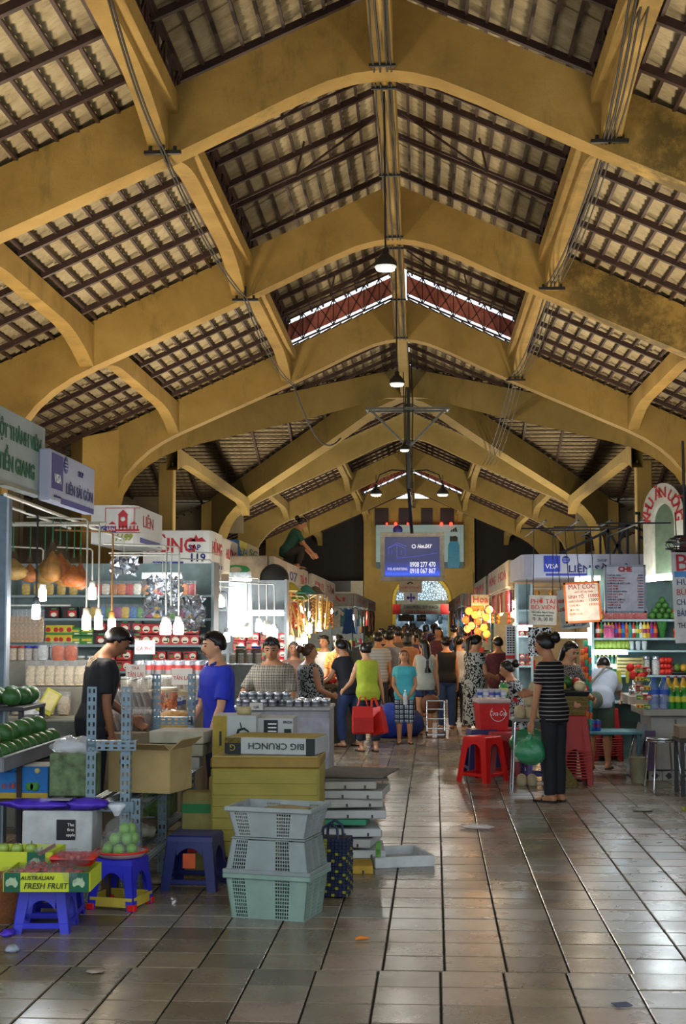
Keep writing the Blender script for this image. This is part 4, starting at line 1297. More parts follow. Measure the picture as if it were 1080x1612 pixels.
# woven bag
wbp = at(522, 1415, Z=0)
wb = thing('woven_bag', 'navy and yellow woven plastic shopping bag beside the crates', 'bag', (wbp.x, wbp.y + .10, 0), R(-10))
NAVY = mat('#1c2742', .5, name='navy_plastic_strip'); YSTR = mat('#8d8a2a', .5, name='yellow_plastic_strip')
core = MB(); core.rect_loft([(.0, .075, .06), (.02, .10, .085), (.30, .105, .08), (.36, .10, .07)], smooth=False); core.build('bag_body', mat('#141c33', .7), wb)
wv = MB()
for k, (ax_, hw, hd) in enumerate((('f', .105, .086), ('r', .086, .105), ('b', .105, .086), ('l', .086, .105))):
    M4 = Matrix.Rotation(k * PI / 2, 4, 'Z'); wv.T = M4
    nu = 9 if k % 2 == 0 else 7
    for j in range(17):
        for i in range(nu):
            wv.m = 1 if ((k % 2 == 0 and i == 3 and j > 2) or (i + j * 2) % 5 == 0 and j < 14) else 0
            x = -hw + (i + .5) * 2 * hw / nu
            wv.box((x, -hd - .003, .02 + j * .0205), (2 * hw / nu * .82, .008 if (i + j) % 2 else .004, .0165), .0)
wv.T = None
tag(wv.build('woven_strips', [NAVY, YSTR], wb), kind='stuff')
for sy in (-1, 1): MB().tube([(-.05, sy * .07, .35), (-.045, sy * .068, .42), (0, sy * .06, .45), (.045, sy * .068, .42), (.05, sy * .07, .35)], .009, 8).build('handle', NAVY, wb)

# stack of white foam trays on the floor, grey card sheets on top
stack = [(545, 1373, '#a8892e', 'flat yellow box at the foot of the stack of foam trays', .26, 20)]
bx0 = at(556, 1352, Y=9.6)
lev = [(.03, .44, '#b6b8b6', 4, 'first'), (.105, .40, '#a9aaa6', -8, 'second'), (.175, .42, '#b2b4b2', 7, 'third'), (.255, .30, '#3c8a6a', -4, 'green'), (.30, .44, '#adaeac', 3, 'fifth'), (.375, .42, '#a5a39c', 10, 'sixth'), (.435, .46, '#a9a8a2', -5, 'seventh'), (.50, .36, '#9c968a', 6, 'eighth')]
names = {'first': 'white foam tray at the bottom of the floor stack', 'second': 'white foam tray, second from the bottom of the floor stack', 'third': 'white foam tray just under the green slab in the stack',
         'green': 'thin green foam slab in the middle of the tray stack', 'fifth': 'white foam tray lying directly on the green slab', 'sixth': 'white foam tray, third from the top of the stack',
         'seventh': 'longest white foam tray, second from the top of the stack', 'eighth': 'short brownish white tray just under the grey card sheets'}
SX = at(548, 1340, Y=9.75).x
def foam_tray(label, loc, rotz, w, d, h, m, notch=True, open_=False):
    r = thing('foam_tray', label, 'tray', loc, R(rotz))
    if open_:
        for c, s in (((0, -d / 2, h / 2), (w, .025, h)), ((0, d / 2, h / 2), (w, .025, h)), ((-w / 2, 0, h / 2), (.025, d + .025, h)), ((w / 2, 0, h / 2), (.025, d + .025, h))): MB().box(c, s, .005).build('tray_wall', m, r)
        MB().box((0, 0, .008), (w, d, .016)).build('tray_base', m, r)
    else:
        MB().box((0, 0, h / 2), (w, d, h), .006).build('tray_body', m, r)
    if notch:
        for u in (-.1, .28): MB().box((u * w, -d / 2 - .002, h * .3), (.012, .006, h * .4)).build('drain_notch', mat('#3a3a38', .8), r)
    return r
foam_tray('flat yellow foam box at the foot of the tray stack', (at(560, 1373, Z=0).x - .04, 9.62, 0), 4, .30, .30, .055, mat('#a8862c', .7))
for z, w_, c, rz, nm in lev:
    foam_tray(names[nm], (SX + (.03 if nm in ('fifth', 'seventh') else -.01) + (.0 if nm != 'first' else .03), 10.0, z + .028), rz, w_, .5, .055 if nm != 'green' else .04, mat(c, .8, var=.1), nm != 'green')
MB_ = MB()
for i, (dx, dy, rz, dz) in enumerate(((0.0, .0, 6, .0), (.045, .05, -10, .016))):
    single('card_sheet', MB().box((0, 0, 0), (.50, .62, .012), .002), mat('#5c584e', .9, var=.2), ('lower', 'upper')[i] + ' of two flattened grey card sheets on the tray stack', 'cardboard', (SX + .0 + dx, 10.05 + dy, .5925 + dz), R(rz))
lt = at(618, 1366, Z=0)
foam_tray('empty white foam tray lying alone on the floor tiles', (lt.x + .02, lt.y + .24, 0), 16, .40, .46, .075, mat('#b8bab8', .8), False, True)
single('juice_carton', MB().box((0, 0, .05), (.035, .03, .10), .002), mat('#5a8a3a', .6, var=.6, scale=30), 'small green and yellow carton wedged behind the loose foam tray', 'carton', (at(596, 1335, Y=9.75).x, 9.68, .085))

# litter on the floor
def litter(name, px, py, mb, m, label, cat, rz=0, dz=.012):
    p = at(px, py, Z=0); return single(name, mb, m, label, cat, (p.x, p.y, dz), R(rz))
litter('orange_peel', 570, 1482, MB().tube([(-.035, 0, 0), (-.01, .006, .006), (.035, .012, .002)], [.008, .013, .006], 8), mat('#c8721e', .6), 'bright orange peel on the floor tiles', 'peel', 0, .012)
litter('plastic_scrap', 750, 1305, crumple(.13, .06, .018, 41, amp=.5), clear('#f2f2f2', .55), 'crumpled clear plastic scrap on the aisle floor', 'litter', -20, .02)
litter('paper_scrap', 979, 1583, MB().box((0, 0, 0), (.075, .06, .003)), mat('#4a5068', .7), 'small blue paper scrap on the floor tiles', 'litter', 20, .006)
litter('paper_scrap', 20, 1499, crumple(.035, .04, .02, 43), mat('#8a929a', .7), 'crumpled pale paper near the blue stool', 'litter', 0, .018)
litter('plastic_scrap', 12, 1474, crumple(.035, .05, .02, 44), PURP, 'purple plastic scrap beside the blue stool', 'litter', 0, .018)
litter('paper_scrap', 150, 1531, crumple(.045, .04, .006, 45), mat('#9a8878', .8), 'flat torn paper lying on the wet tiles', 'litter', 0, .008)
litter('plastic_scrap', 1012, 1277, crumple(.09, .05, .012, 46), mat('#8a8a80', .6), 'grey plastic scrap on the floor near the chrome stool', 'litter', 0, .012)
litter('paper_scrap', 246, 1392, crumple(.09, .05, .02, 47), mat('#8c8268', .8), 'crumpled brown paper on the floor by the rack', 'litter', 0, .02)
litter('lime_fruit', 1076, 1277, MB().ball((0, 0, 0), .022, 10, 7), mat('#8a8a30', .5), 'small lime lying on the floor', 'fruit', 0, .022)
# ================================================================== STALLS: shared goods
def multi(parts, name='goods'):
    """one mesh from (builder, material) pairs, for goods too small to show parts"""
    mb = MB(); mats = []
    for k, (fn, m) in enumerate(parts):
        mb.m = k; fn(mb); mats.append(m)
    return mb.mesh(name, mats)
def disc(mb, c, r, d=.002, n=14, sx=1.0):
    mb.prism([(c[0] + r * sx * math.cos(2 * PI * i / n), c[2] + r * math.sin(2 * PI * i / n)) for i in range(n)], 'y', c[1] - d, c[1])
REDC = mat('#b8231c', .5, name='red_carton'); CREAM = mat('#d8cfb4', .6); BROWN = mat('#3a2014', .6); GOLDC = mat('#c79a2e', .5); GRN = mat('#3c7a34', .5); YEL = mat('#c8b42e', .5)
NAVYC = mat('#22307e', .55, name='navy_print'); BLUEC = mat('#2a52b0', .5); SILVER = mat('#c2c6ca', .22, .8, .2, 30, name='silver_foil'); TEAL = mat('#2e8a84', .4); ORANGE = mat('#c8641e', .5)
G_COFFEE = multi([(lambda b: b.box((0, 0, .055), (.17, .10, .11), .003), REDC), (lambda b: disc(b, (.035, -.05, .05), .038, sx=1.1), CREAM),
                  (lambda b: (b.box((.035, -.0525, .035), (.05, .003, .018)), b.box((-.05, -.051, .085), (.06, .003, .025))), BROWN), (lambda b: b.box((-.045, -.051, .045), (.035, .003, .04)), GRN)], 'coffee_box')
G_TEA = multi([(lambda b: b.box((0, 0, .05), (.15, .10, .10), .003), YEL), (lambda b: (disc(b, (-.045, -.05, .05), .026), disc(b, (.04, -.05, .05), .026)), REDC), (lambda b: b.box((0, -.051, .012), (.15, .003, .02)), GRN)], 'tea_box')
G_GREENBOX = multi([(lambda b: b.box((0, 0, .045), (.14, .10, .09), .003), GRN), (lambda b: b.box((0, -.051, .05), (.11, .003, .025)), YEL), (lambda b: b.box((.03, -.052, .02), (.05, .003, .015)), CREAM)], 'green_box')
G_DARKBOX = multi([(lambda b: b.box((0, 0, .07), (.18, .10, .14), .003), mat('#2a1716', .5)), (lambda b: b.box((.03, -.051, .06), (.10, .003, .07)), REDC), (lambda b: disc(b, (.03, -.052, .045), .026, sx=1.4), CREAM), (lambda b: b.box((.03, -.052, .115), (.06, .003, .02)), GRN)], 'dark_box')
def G_JAR(content, lid, h=.13, r=.045):
    return multi([(lambda b: b.lathe([(r * .86, .004), (r * .9, h * .8), (r * .55, h * .84)], n=12), content), (lambda b: b.lathe([(r * .95, 0), (r, .006), (r, h * .82), (r * .75, h * .9)], n=14, caps=False), clear('#f2f6f8', .18)),
                  (lambda b: b.lathe([(r * .82, h * .88), (r * .84, h), (r * .8, h * 1.01)], n=14), lid)], 'jar')
def G_CAN(body, band, h=.12, r=.033):
    return multi([(lambda b: b.lathe([(r * .9, 0), (r, .006), (r, h - .008), (r * .86, h)], n=12), body), (lambda b: b.lathe([(r * 1.01, h * .35), (r * 1.01, h * .7)], n=12, caps=False), band), (lambda b: b.lathe([(r * .85, h), (r * .85, h + .001)], n=12), SILVER)], 'can')
def G_BOTTLE(body, cap, lab=None, h=.24, r=.033):
    P = [(lambda b: b.lathe([(r * .9, 0), (r, .01), (r * .96, h * .4), (r, h * .6), (r * .7, h * .75), (r * .36, h * .86), (r * .36, h * .94)], n=12), body), (lambda b: b.lathe([(r * .4, h * .94), (r * .4, h), (r * .36, h * 1.005)], n=10), cap)]
    if lab is not None: P.append((lambda b: b.lathe([(r * 1.02, h * .3), (r * 1.02, h * .55)], n=12, caps=False), lab))
    return multi(P, 'bottle')
def G_PACK(content, w=.12, h=.19, t=.035):
    def inner(b): b.loft([[(math.copysign(abs(math.cos(a)) ** .6, math.cos(a)) * w * .44 * s_, math.sin(a) * t * .42 * s_ ** .5, z * h) for a in [2 * PI * i / 12 for i in range(12)]] for z, s_ in ((.03, .8), (.2, 1), (.6, 1), (.78, .7))])
    def outer(b): b.loft([[(math.copysign(abs(math.cos(a)) ** .5, math.cos(a)) * w * .5, math.sin(a) * t * .5 * s_, z * h) for a in [2 * PI * i / 12 for i in range(12)]] for z, s_ in ((0, .15), (.1, .9), (.5, 1.05), (.85, .7), (1.0, .1))])
    return multi([(inner, content), (outer, clear('#eef2f6', .3))], 'clear_pack')

def goods(name, me, label, cat, group, pts, rotz=0.0, tilt=0.0, jit=3.0, scale=1.0):
    places = place_words(pts)
    for k, p in enumerate(pts):
        o = tag(link(name, me, None, tuple(p)), with_place(label, group, places[k]), cat, group if len(pts) > 1 else None)
        rr = random.Random(k * 31 + int(p[0] * 100))
        o.rotation_euler = (R(tilt), 0, R(rotz + rr.uniform(-jit, jit)))
        if scale != 1.0: o.scale = (scale,) * 3
def line(x0, x1, n, y, z): return [(x0 + (x1 - x0) * i / max(1, n - 1), y, z) for i in range(n)]
def stack(x0, x1, n, y, z, dz, rows, shift=0.0): return [(q[0] + shift * (r % 2), y, z + dz * r) for r in range(rows) for q in line(x0, x1, n, y, z)]

SHELFM = mat('#7c8a88', .5, var=.1, name='painted_shelf'); WOODS = mat('#6e5a42', .7, var=.2, scale=6, name='shelf_wood')
def shelf_unit(label, x0, x1, y, zs, h, d=.34, m=SHELFM, back=None, name='shelf_unit'):
    r = thing(name, label, 'shelf', ((x0 + x1) / 2, y + d / 2, 0)); w = x1 - x0
    for sx in (-1, 1): MB().box((sx * (w / 2 - .015), 0, h / 2), (.03, d, h)).build('side_panel', m, r)
    MB().box((0, d / 2, h / 2), (w, .02, h)).build('back_panel', back or m, r)
    for z in zs: MB().box((0, 0, z - .0125), (w - .06, d, .025)).build('shelf_board', m, r)
    return r
def bulb(px, py, Y, color='#fff4e4', e=60, r=.035, drop=.5, label='', power=0, lc=COOL, rod=WIRE, back=.35, cfl=True):
    """lamp hung from a bent rod"""
    p = at(px, py, Y=Y)
    t = thing('hanging_lamp', label or 'bare bulb hung on a bent rod over the goods', 'lamp', tuple(p), 0, None if label else 'bare bulbs over the left stalls')
    b = MB().lathe([(.004, -.075), (r * .8, -.065), (r, -.03), (r * .9, .01), (r * .55, .035)], n=12) if not cfl else MB().lathe([(r * .3, -.085), (r * .78, -.08), (r * .8, .0), (r * .7, .03)], n=12)
    b.build('bulb', glow(color, e), t)
    MB().lathe([(r * .6, .03), (r * .66, .04), (r * .6, .085), (r * .2, .095)], n=10).build('socket', rod if rod is not WIRE else mat('#8e8a7c', .5), t)
    MB().tube([(0, 0, .09), (0, 0, drop - .02), (-.02, 0, drop), (-back, .02, drop + .02)], .008, 6).build('rod', rod, t)
    if power: lamp((p.x, p.y - .12, p.z - .02), power * .45, lc, .07, name='bulb_light')
    return t
def tube_lamp(p0, p1, label, e=25, r=.018, power=0, color='#eef6ff'):
    p0, p1 = Vector(p0), Vector(p1)
    t = thing('tube_lamp', label, 'lamp', tuple((p0 + p1) / 2)); c = (p0 + p1) / 2
    MB().tube([p0 - c, p1 - c], r, 10).build('fluorescent_tube', glow(color, e), t)
    MB().bar(p0 - c + Vector((0, .0, .03)), p1 - c + Vector((0, .0, .03)), .05, .025).build('lamp_batten', WHITE, t)
    if power: lamp(tuple(c - Vector((0, .1, .08))), power * .5, COOL, .15, name='tube_light')
    return t

# ================================================================== LEFT STALLS
# column and signs
colm = thing('metal_post', 'blue grey metal post at the corner of the first left stall', 'post', (at(5, 900, Y=10.6).x, 10.6, 0))
MB().box((0, 0, 1.33), (.10, .10, 2.66), .008).build('post_body', mat('#5c6a74', .5, .3), colm); MB().box((.045, -.052, 1.33), (.015, .012, 2.66)).build('edge_strip', mat('#8a969c', .4, .4), colm)

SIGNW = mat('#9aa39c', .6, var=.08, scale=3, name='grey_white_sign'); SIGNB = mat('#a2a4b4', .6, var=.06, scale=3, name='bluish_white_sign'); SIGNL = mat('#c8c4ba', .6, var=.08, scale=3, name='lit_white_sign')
GLET = mat('#1f5a36', .6, name='green_paint'); RLET = mat('#a8262a', .6, name='red_paint'); BLET = mat('#23265e', .6, name='navy_paint'); VIO = mat('#3a3576', .6, name='violet_blue_print')
SIDE = (PI / 2, 0, PI / 2)
def wall_sign(name, label, X, px0, px1, py_top, py_bot, ref):
    """sign board in the plane X=const, seen from the aisle"""
    y0, y1 = at(px0, 900, X=X).y, at(px1, 900, X=X).y
    zt_, zb = at(ref, py_top, X=X).z, at(ref, py_bot, X=X).z
    t = thing(name, label, 'sign', (X, (y0 + y1) / 2, (zt_ + zb) / 2))
    w, h = y1 - y0, zt_ - zb
    return t, w, h
sg, w, h = wall_sign('shop_sign', 'grey white sign with green lettering MỘT THÀNH VIÊN and TIỀN GIANG', -3.2, -80, 68, 672, 783, 68)
MB().box((-.05, 0, 0), (.10, w, h), .01).build('sign_board', SIGNW, sg)
MB().box((.004, 0, -h / 2 + .012), (.014, w, .024)).build('sign_edge', mat('#7c7a60', .5), sg)
def side_text(body, par, yc, zc, size, m, align='RIGHT', width=None, bold=0.0): return text(body, par, (.006, yc, zc), size, m, SIDE, align, width=width, bold=bold)
def ypx(px, X): return at(px, 900, X=X).y
side_text('TNHH MỘT THÀNH VIÊN', sg, ypx(61, -3.2) - sg.location.y, .115, .155, GLET, bold=.003)
side_text('LÚA TIỀN GIANG', sg, ypx(51, -3.2) - sg.location.y, -.13, .175, GLET, bold=.004)
sg2, w, h = wall_sign('shop_sign', 'bluish sign reading SHOP LIÊN SÀI GÒN beside the green lettered sign', -3.1, 76, 147, 737, 810, 147)
MB().box((-.05, 0, 0), (.10, w, h), .012).build('sign_board', SIGNB, sg2)
MB().box((.001, -w / 2 + .24, .04), (.006, .36, h - .14)).build('blue_panel', VIO, sg2); MB().box((.001, .17, -h / 2 + .025), (.006, w - .42, .05)).build('blue_stripe', VIO, sg2)
side_text('VISA', sg2, -w / 2 + .24, -.02, .11, WHITE, 'CENTER'); side_text('SHOP', sg2, .24, .10, .075, BLET, 'CENTER'); side_text('LIÊN SÀI GÒN', sg2, .22, -.075, .135, BLET, 'CENTER', width=.98)
MB().lathe([(.001, 0), (.075, 0), (.075, .003), (.001, .003)], n=18).build('round_logo', VIO, sg2, (.001, -w / 2 + .52, .13)).rotation_euler = (0, PI / 2, 0)
for dz in (-.028, .0, .028): MB().box((.0055, -w / 2 + .52, .13 + dz), (.003, .10, .010)).build('logo_bar', SIGNB, sg2)
side_text('merchant services', sg2, -w / 2 + .24, -h / 2 + .05, .032, BLET, 'CENTER')

def header(label, px0, px1, pyt, pyb, Y, side_px=None, m=SIGNL, name='stall_header'):
    """box header over a stall: front towards the camera, returning along the aisle"""
    a, b = at(px0, pyb, Y=Y), at(px1, pyt, Y=Y)
    y1 = Y * (a.x * 0 + b.x) / at(side_px, 900, Y=Y).x if side_px else Y + .3
    w, h, d = b.x - a.x, b.z - a.z, y1 - Y
    t = thing(name, label, 'sign', ((a.x + b.x) / 2, Y, (a.z + b.z) / 2))
    rr_ = .10
    poly = [(-w / 2, 0), (w / 2 - rr_, 0), (w / 2 - rr_ * .3, rr_ * .3), (w / 2, rr_), (w / 2, d - rr_), (w / 2 - rr_, d), (-w / 2, d)]
    MB().prism(poly, 'z', -h / 2, h / 2).build('header_box', m, t)
    return t, w, h, d
hd, w, h, d = header('white stall header with a red market gate emblem, number 1189 and the word LIÊN', 143, 214, 795, 856, 14.0, 257)
gx = w / 2 - .13
E_ = MB()                                                       # market gate emblem: clock tower over a wall
E_.box((gx, -.004, .03), (.09, .006, .13)); E_.prism([(gx - .055, .095), (gx + .055, .095), (gx, .15)], 'y', -.007, -.001)
E_.box((gx, -.004, -.06), (.33, .006, .02))
for k in range(9): E_.box((gx - .15 + k * .0375, -.004, -.035), (.012, .006, .04))
E_.prism([(gx - .15, .0), (gx - .07, .0), (gx - .11, .03)], 'y', -.007, -.001); E_.prism([(gx + .07, .0), (gx + .15, .0), (gx + .11, .03)], 'y', -.007, -.001)
eo = E_.build('gate_emblem', RLET, hd); MB().lathe([(.001, 0), (.025, 0), (.025, .003), (.001, .003)], n=14).build('clock_face', SIGNL, eo, (gx, -.008, .055)).rotation_euler = (PI / 2, 0, 0)
fr = MB()
for c, s in (((gx, -.003, .165), (.36, .005, .006)), ((gx, -.003, -.085), (.36, .005, .006)), ((gx - .18, -.003, .04), (.006, .005, .25)), ((gx + .18 - .06, -.003, .04), (.006, .005, .25))): fr.box(c, s)
fr.build('emblem_frame', RLET, hd); text('1189', hd, (gx + .0, -.004, -.135), .09, mat('#8a8a28', .6), shear=.3, bold=.004)
MB().box((-.08, -.003, -.05), (.22, .005, .06)).build('blue_strip', NAVYC, hd); text('ĐẶC SẢN', hd, (-.08, -.007, -.05), .045, WHITE)
side_t = text('LIÊN', hd, (w / 2 + .003, d * .42, .05), .17, RLET, SIDE, width=.55); MB().box((w / 2 + .002, d * .5, -h / 2 + .05), (.005, d * .7, .05)).build('blue_strip', NAVYC, hd)
hd, w, h, d = header('long white stall header with big red HÙNG lettering, small boat emblem and 11', 225, 332, 835, 894, 18.7, 351)
text('HÙNG', hd, (-w / 2 + .38, -.004, .04), .27, RLET, width=.66, bold=.006)
text('SẠP', hd, (w / 2 - .22, -.004, .02), .10, BLET, bold=.003); text('119', hd, (w / 2 - .18, -.004, -.12), .15, BLET, bold=.004)
MB().prism([(w / 2 - .32, .10), (w / 2 - .06, .10), (w / 2 - .12, .16), (w / 2 - .17, .14), (w / 2 - .20, .20), (w / 2 - .23, .14)], 'y', -.006, -.001).build('boat_emblem', RLET, hd)
MB().box((-.12, -.003, -h / 2 + .05), (w - .5, .005, .07)).build('blue_strip', NAVYC, hd); text('BÁNH MỨT', hd, (-.2, -.007, -h / 2 + .05), .05, WHITE)
text('HÙNG', hd, (w / 2 + .003, d * .5, .02), .24, RLET, SIDE, width=d * .75, bold=.006); MB().box((w / 2 + .002, d * .5, -h / 2 + .04), (.005, d * .8, .05)).build('blue_strip', NAVYC, hd)
for (a_, b_, Xs, lab, m_, tx, tm) in ((352, 375, -2.86, 'white side header with red lettering next to the HÙNG header', SIGNL, 'HƯƠNG', RLET), (376, 389, -2.84, 'small blue and yellow side header numbered 92', mat('#2f6fae', .6), '92', mat('#c8c23a', .6)), (390, 408, -2.82, 'pale curved side header at the end of the first left block', mat('#a8a288', .7), 'SG', GLET)):
    y0_, y1_ = at(a_, 900, X=Xs).y, at(b_, 900, X=Xs).y
    t = thing('stall_header', lab, 'sign', (Xs, (y0_ + y1_) / 2, 2.66 if tx[0] == 'H' else 2.80)); MB().box((-.1, 0, 0), (.2, y1_ - y0_ - .02, .52 if tx[0] == 'H' else .35), .02).build('header_box', m_, t)
    if tx: text(tx, t, (.003, 0, .02), .2, tm, SIDE, width=(y1_ - y0_) * .7, bold=.004)
    if tx == '92': MB().box((.002, 0, .12), (.005, y1_ - y0_ - .06, .10)).build('yellow_band', mat('#c2bf4a', .6), t)

# first stall: back shelf wall facing the aisle mouth
shelf_unit('tall shelf wall of boxed sweets behind the man in black', -4.3, -2.12, 14.3, (.95, 1.18, 1.45, 1.72, 1.96), 2.3, .36, SHELFM, mat('#6f807c', .6))
def Px(px, Y): return at(px, 900, Y=Y).x
Yb = 14.42
goods('tea_box', G_TEA, 'yellow tea box with red discs on the shelf behind the man in black', 'box', 'yellow tea boxes', stack(Px(86, Yb), Px(106, Yb), 2, Yb, 1.45, .102, 2), scale=.98)
goods('green_box', G_GREENBOX, 'green packaged box beside the yellow tea boxes', 'box', 'green boxes on the shelf wall', stack(Px(120, Yb), Px(140, Yb), 2, Yb, 1.45, .092, 2), scale=.95)
goods('sweet_box', G_DARKBOX, 'dark box with red picture above the yellow tea boxes', 'box', 'dark boxes on the shelf wall', line(Px(84, Yb), Px(140, Yb), 3, Yb, 1.72), scale=.85)
goods('coffee_box', G_COFFEE, 'red coffee box on the shelf above the rows of jars', 'box', 'red coffee boxes of the first stall', stack(Px(252, Yb), Px(300, Yb), 3, Yb, 1.18, .112, 2, .01), scale=.78)
goods('coffee_box', G_COFFEE, 'red coffee box on the low shelf right of the man in black', 'box', 'red coffee boxes low on the shelf', stack(Px(176, Yb), Px(300, Yb), 6, Yb, .95, .112, 1), scale=.9)
goods('coffee_box', G_COFFEE, 'red biscuit box stacked at the right hand of the man in black', 'box', 'red biscuit boxes', stack(Px(172, Yb), Px(198, Yb), 2, Yb, 1.18, .112, 2), scale=.92)
rr = random.Random(21)
pal = ['#c8a22e', '#b8382c', '#3a6a9a', '#d8d0b8', '#5a8a3c', '#a86a2c', '#8a2c5a', '#d0782c']
pk = [G_PACK(mat(c, .6, var=.4, scale=40), .10, .15, .03) for c in pal]
for i in range(26):
    x = Px(150 + i * 6.2, Yb)
    goods('snack_pack', pk[i % 8], '%s snack packet on the %s of the shelf wall, %s from left' % (('golden', 'red', 'blue', 'cream', 'green', 'brown', 'purple', 'orange')[i % 8], 'top shelf' if i % 2 else 'second shelf', ORD[i // 2]), 'packet', None, [(x, Yb - .06, 1.96 if i % 2 else 1.72)], 0, -8)
goods('snack_pack', pk[0], 'gold snack packet standing on the top shelf left of the lamps', 'packet', 'gold snack packets', line(-4.1, -3.6, 5, Yb - .06, 1.96))
goods('green_box', G_GREENBOX, 'green box on the far left end of the shelf wall', 'box', 'green boxes at the left end', stack(-4.15, -3.75, 3, Yb, 1.18, .092, 2))
goods('tea_box', G_TEA, 'yellow box on the low shelf behind the leaning packets', 'box', 'yellow boxes low on the shelf wall', line(-4.1, -3.2, 6, Yb, .95))

goods('sweet_box', G_DARKBOX, 'dark sweet box on the middle shelf behind the three bent rods', 'box', 'dark boxes behind the rods', stack(Px(158, Yb), Px(214, Yb), 4, Yb, 1.45, .13, 2), scale=.9)
goods('coffee_box', G_COFFEE, 'red box on the middle shelf behind the foil bunches', 'box', 'red boxes behind the foil', stack(Px(228, Yb), Px(304, Yb), 6, Yb, 1.45, .112, 2), scale=.9)
goods('jar', G_JAR(mat('#a89a78', .6, var=.4, scale=60), WHITE, .15, .05), 'white capped jar on the shelf left of the red biscuit boxes', 'jar', 'white capped shelf jars', line(Px(130, Yb), Px(160, Yb), 3, Yb, 1.18))
goods('clear_pack', G_PACK(mat('#9a8a70', .6, var=.4, scale=50), .12, .20, .05), 'clear pack on the lowest step of the far left stand', 'packet', 'packs on the lowest step', line(-3.62, -2.98, 6, 11.62, .902), 10, -12)
# silver foil bunches hanging beside the lamps
FOILB = MB()
def foil_bunch(label, px0, px1, py0, py1, Y, n, seed):
    a, b = at(px0, py1, Y=Y), at(px1, py0, Y=Y); rr = random.Random(seed)
    t = thing('foil_bunch', label, 'bunch', ((a.x + b.x) / 2, Y, b.z)); mb = MB()
    for k in range(n):
        c = Vector((rr.uniform(-.5, .5) * (b.x - a.x), rr.uniform(-.06, .06), -rr.uniform(.02, b.z - a.z)))
        r_ = rr.uniform(.03, .05)
        mb.T = Matrix.Translation(c) @ Matrix.Rotation(rr.uniform(0, 6), 4, Vector((rr.random(), rr.random(), rr.random() + .1)))
        mb.add([(-r_, 0, -r_ * .7), (r_, .01, -r_ * .6), (r_ * .8, 0, r_ * .8), (0, .02, r_ * .3), (-r_ * .9, -.01, r_ * .7), (0, -.03, 0)], [(0, 1, 5), (1, 2, 5), (2, 3, 5), (3, 4, 5), (4, 0, 5)])
    mb.T = None
    tag(mb.build('foil_wrappers', SILVER, t), kind='stuff')
    MB().tube([(0, 0, -.1), (0, 0, .15)], .006, 5).build('string', WIRE, t)
foil_bunch('large bunch of silver wrapped sweets hanging behind the bent rods', 226, 285, 905, 968, 14.05, 110, 1)
foil_bunch('smaller bunch of silver wrapped sweets hanging lower right of the large bunch', 294, 320, 938, 990, 14.0, 50, 2)
foil_bunch('silver crumpled wrappers hanging by the market emblem sign', 175, 215, 870, 905, 13.6, 60, 3)

# stepped display counter with packets, jars, tins
stp = thing('display_counter', 'stepped display counter of packets and jars in the first left stall', 'counter', (-2.34, 0, 0))
for i, (y0_, z_) in enumerate(((11.35, .78), (11.95, .92), (12.55, 1.06), (13.15, 1.18))):
    MB().box((0, y0_ + .3, z_ / 2), (.80, .6, z_), .006).build('step', mat('#8a7a5e', .7, var=.15), stp)
Gp = [G_PACK(mat(c, .6, var=.5, scale=50), .105, .20, .03) for c in ('#5e5046', '#6f604e', '#4c423c')]
for r_, (yy, zz, n, x0_, x1_) in enumerate(((11.45, .785, 11, -2.70, -2.20), (11.74, .785, 11, -2.70, -2.14), (12.08, .925, 8, -2.70, -2.34))):
    goods('tea_packet', Gp[r_], ('grey brown dried food packet leaning in the front row of the counter', 'grey brown dried food packet leaning in the second row of the counter', 'grey brown dried food packet leaning on the second step')[r_], 'packet', ('packets, front row', 'packets, second row', 'packets, second step')[r_], line(x0_, x1_, n, yy, zz), 52, -26, 4)
jw = G_JAR(mat('#b8b0a0', .6, var=.3, scale=60), WHITE, .12, .04)
goods('jar', jw, 'white lidded jar in the massed rows on the third step', 'jar', 'white lidded jars', [(x, y, 1.062) for y in (12.66, 12.82, 12.98) for x, y_, z_ in line(-2.69, -2.02, 8, 0, 0)])
tin = G_CAN(mat('#9a9ca2', .35, .6), mat('#a03a34', .5), .13, .04)
goods('tin', tin, 'silver tin with red band in rows on the top step', 'tin', 'silver tins on the top step', [(x, y, 1.182) for y in (13.25, 13.42, 13.6) for x, y_, z_ in line(-2.69, -2.0, 8, 0, 0)])
goods('tin', G_CAN(mat('#a8a8a8', .3, .6), mat('#4a5a8a', .5), .11, .036), 'small blue banded tin near the big jar of orange sweets', 'tin', 'blue banded tins', [(x, y, .922) for y in (12.1, 12.3) for x, y_, z_ in line(-2.1, -1.98, 2, 0, 0)])
oj = thing('candy_jar', 'big round clear jar packed with orange sweets', 'jar', (-2.19, 12.05, .922)); rr = random.Random(4)
MB().lathe([(.09, 0), (.105, .02), (.105, .15), (.09, .17)], n=22).build('jar_body', clear('#fff2e6', .25), oj)
cm = MB()
for k in range(70):
    a = rr.uniform(0, 6.28); q = rr.uniform(.3, .092); cm.ball((q * math.cos(a) if q < .092 else .08 * math.cos(a), min(q, .085) * math.sin(a), rr.uniform(.02, .15)), (.016, .016, .02), 6, 5)
tag(cm.build('sweets', ORANGE, oj), kind='stuff'); MB().lathe([(.094, .168), (.098, .172), (.098, .192), (.09, .196)], n=22).build('jar_lid', mat('#c8b08a', .4), oj)
CHIP = mat('#b8883a', .6, var=.4, scale=30, name='fried_chips')
def sack(label, loc, rx, ry, rz, m, seed, rot=0):
    r = thing('snack_bag', label, 'bag', loc, R(rot))
    b_ = crumple(rx * .9, ry * .9, rz * .88, seed, 20, 12, .12); b_.build('chips', m, r); crumple(rx, ry, rz, seed, 24, 14, .14).build('clear_bag', clear('#fff8ea', .22), r)
    return r
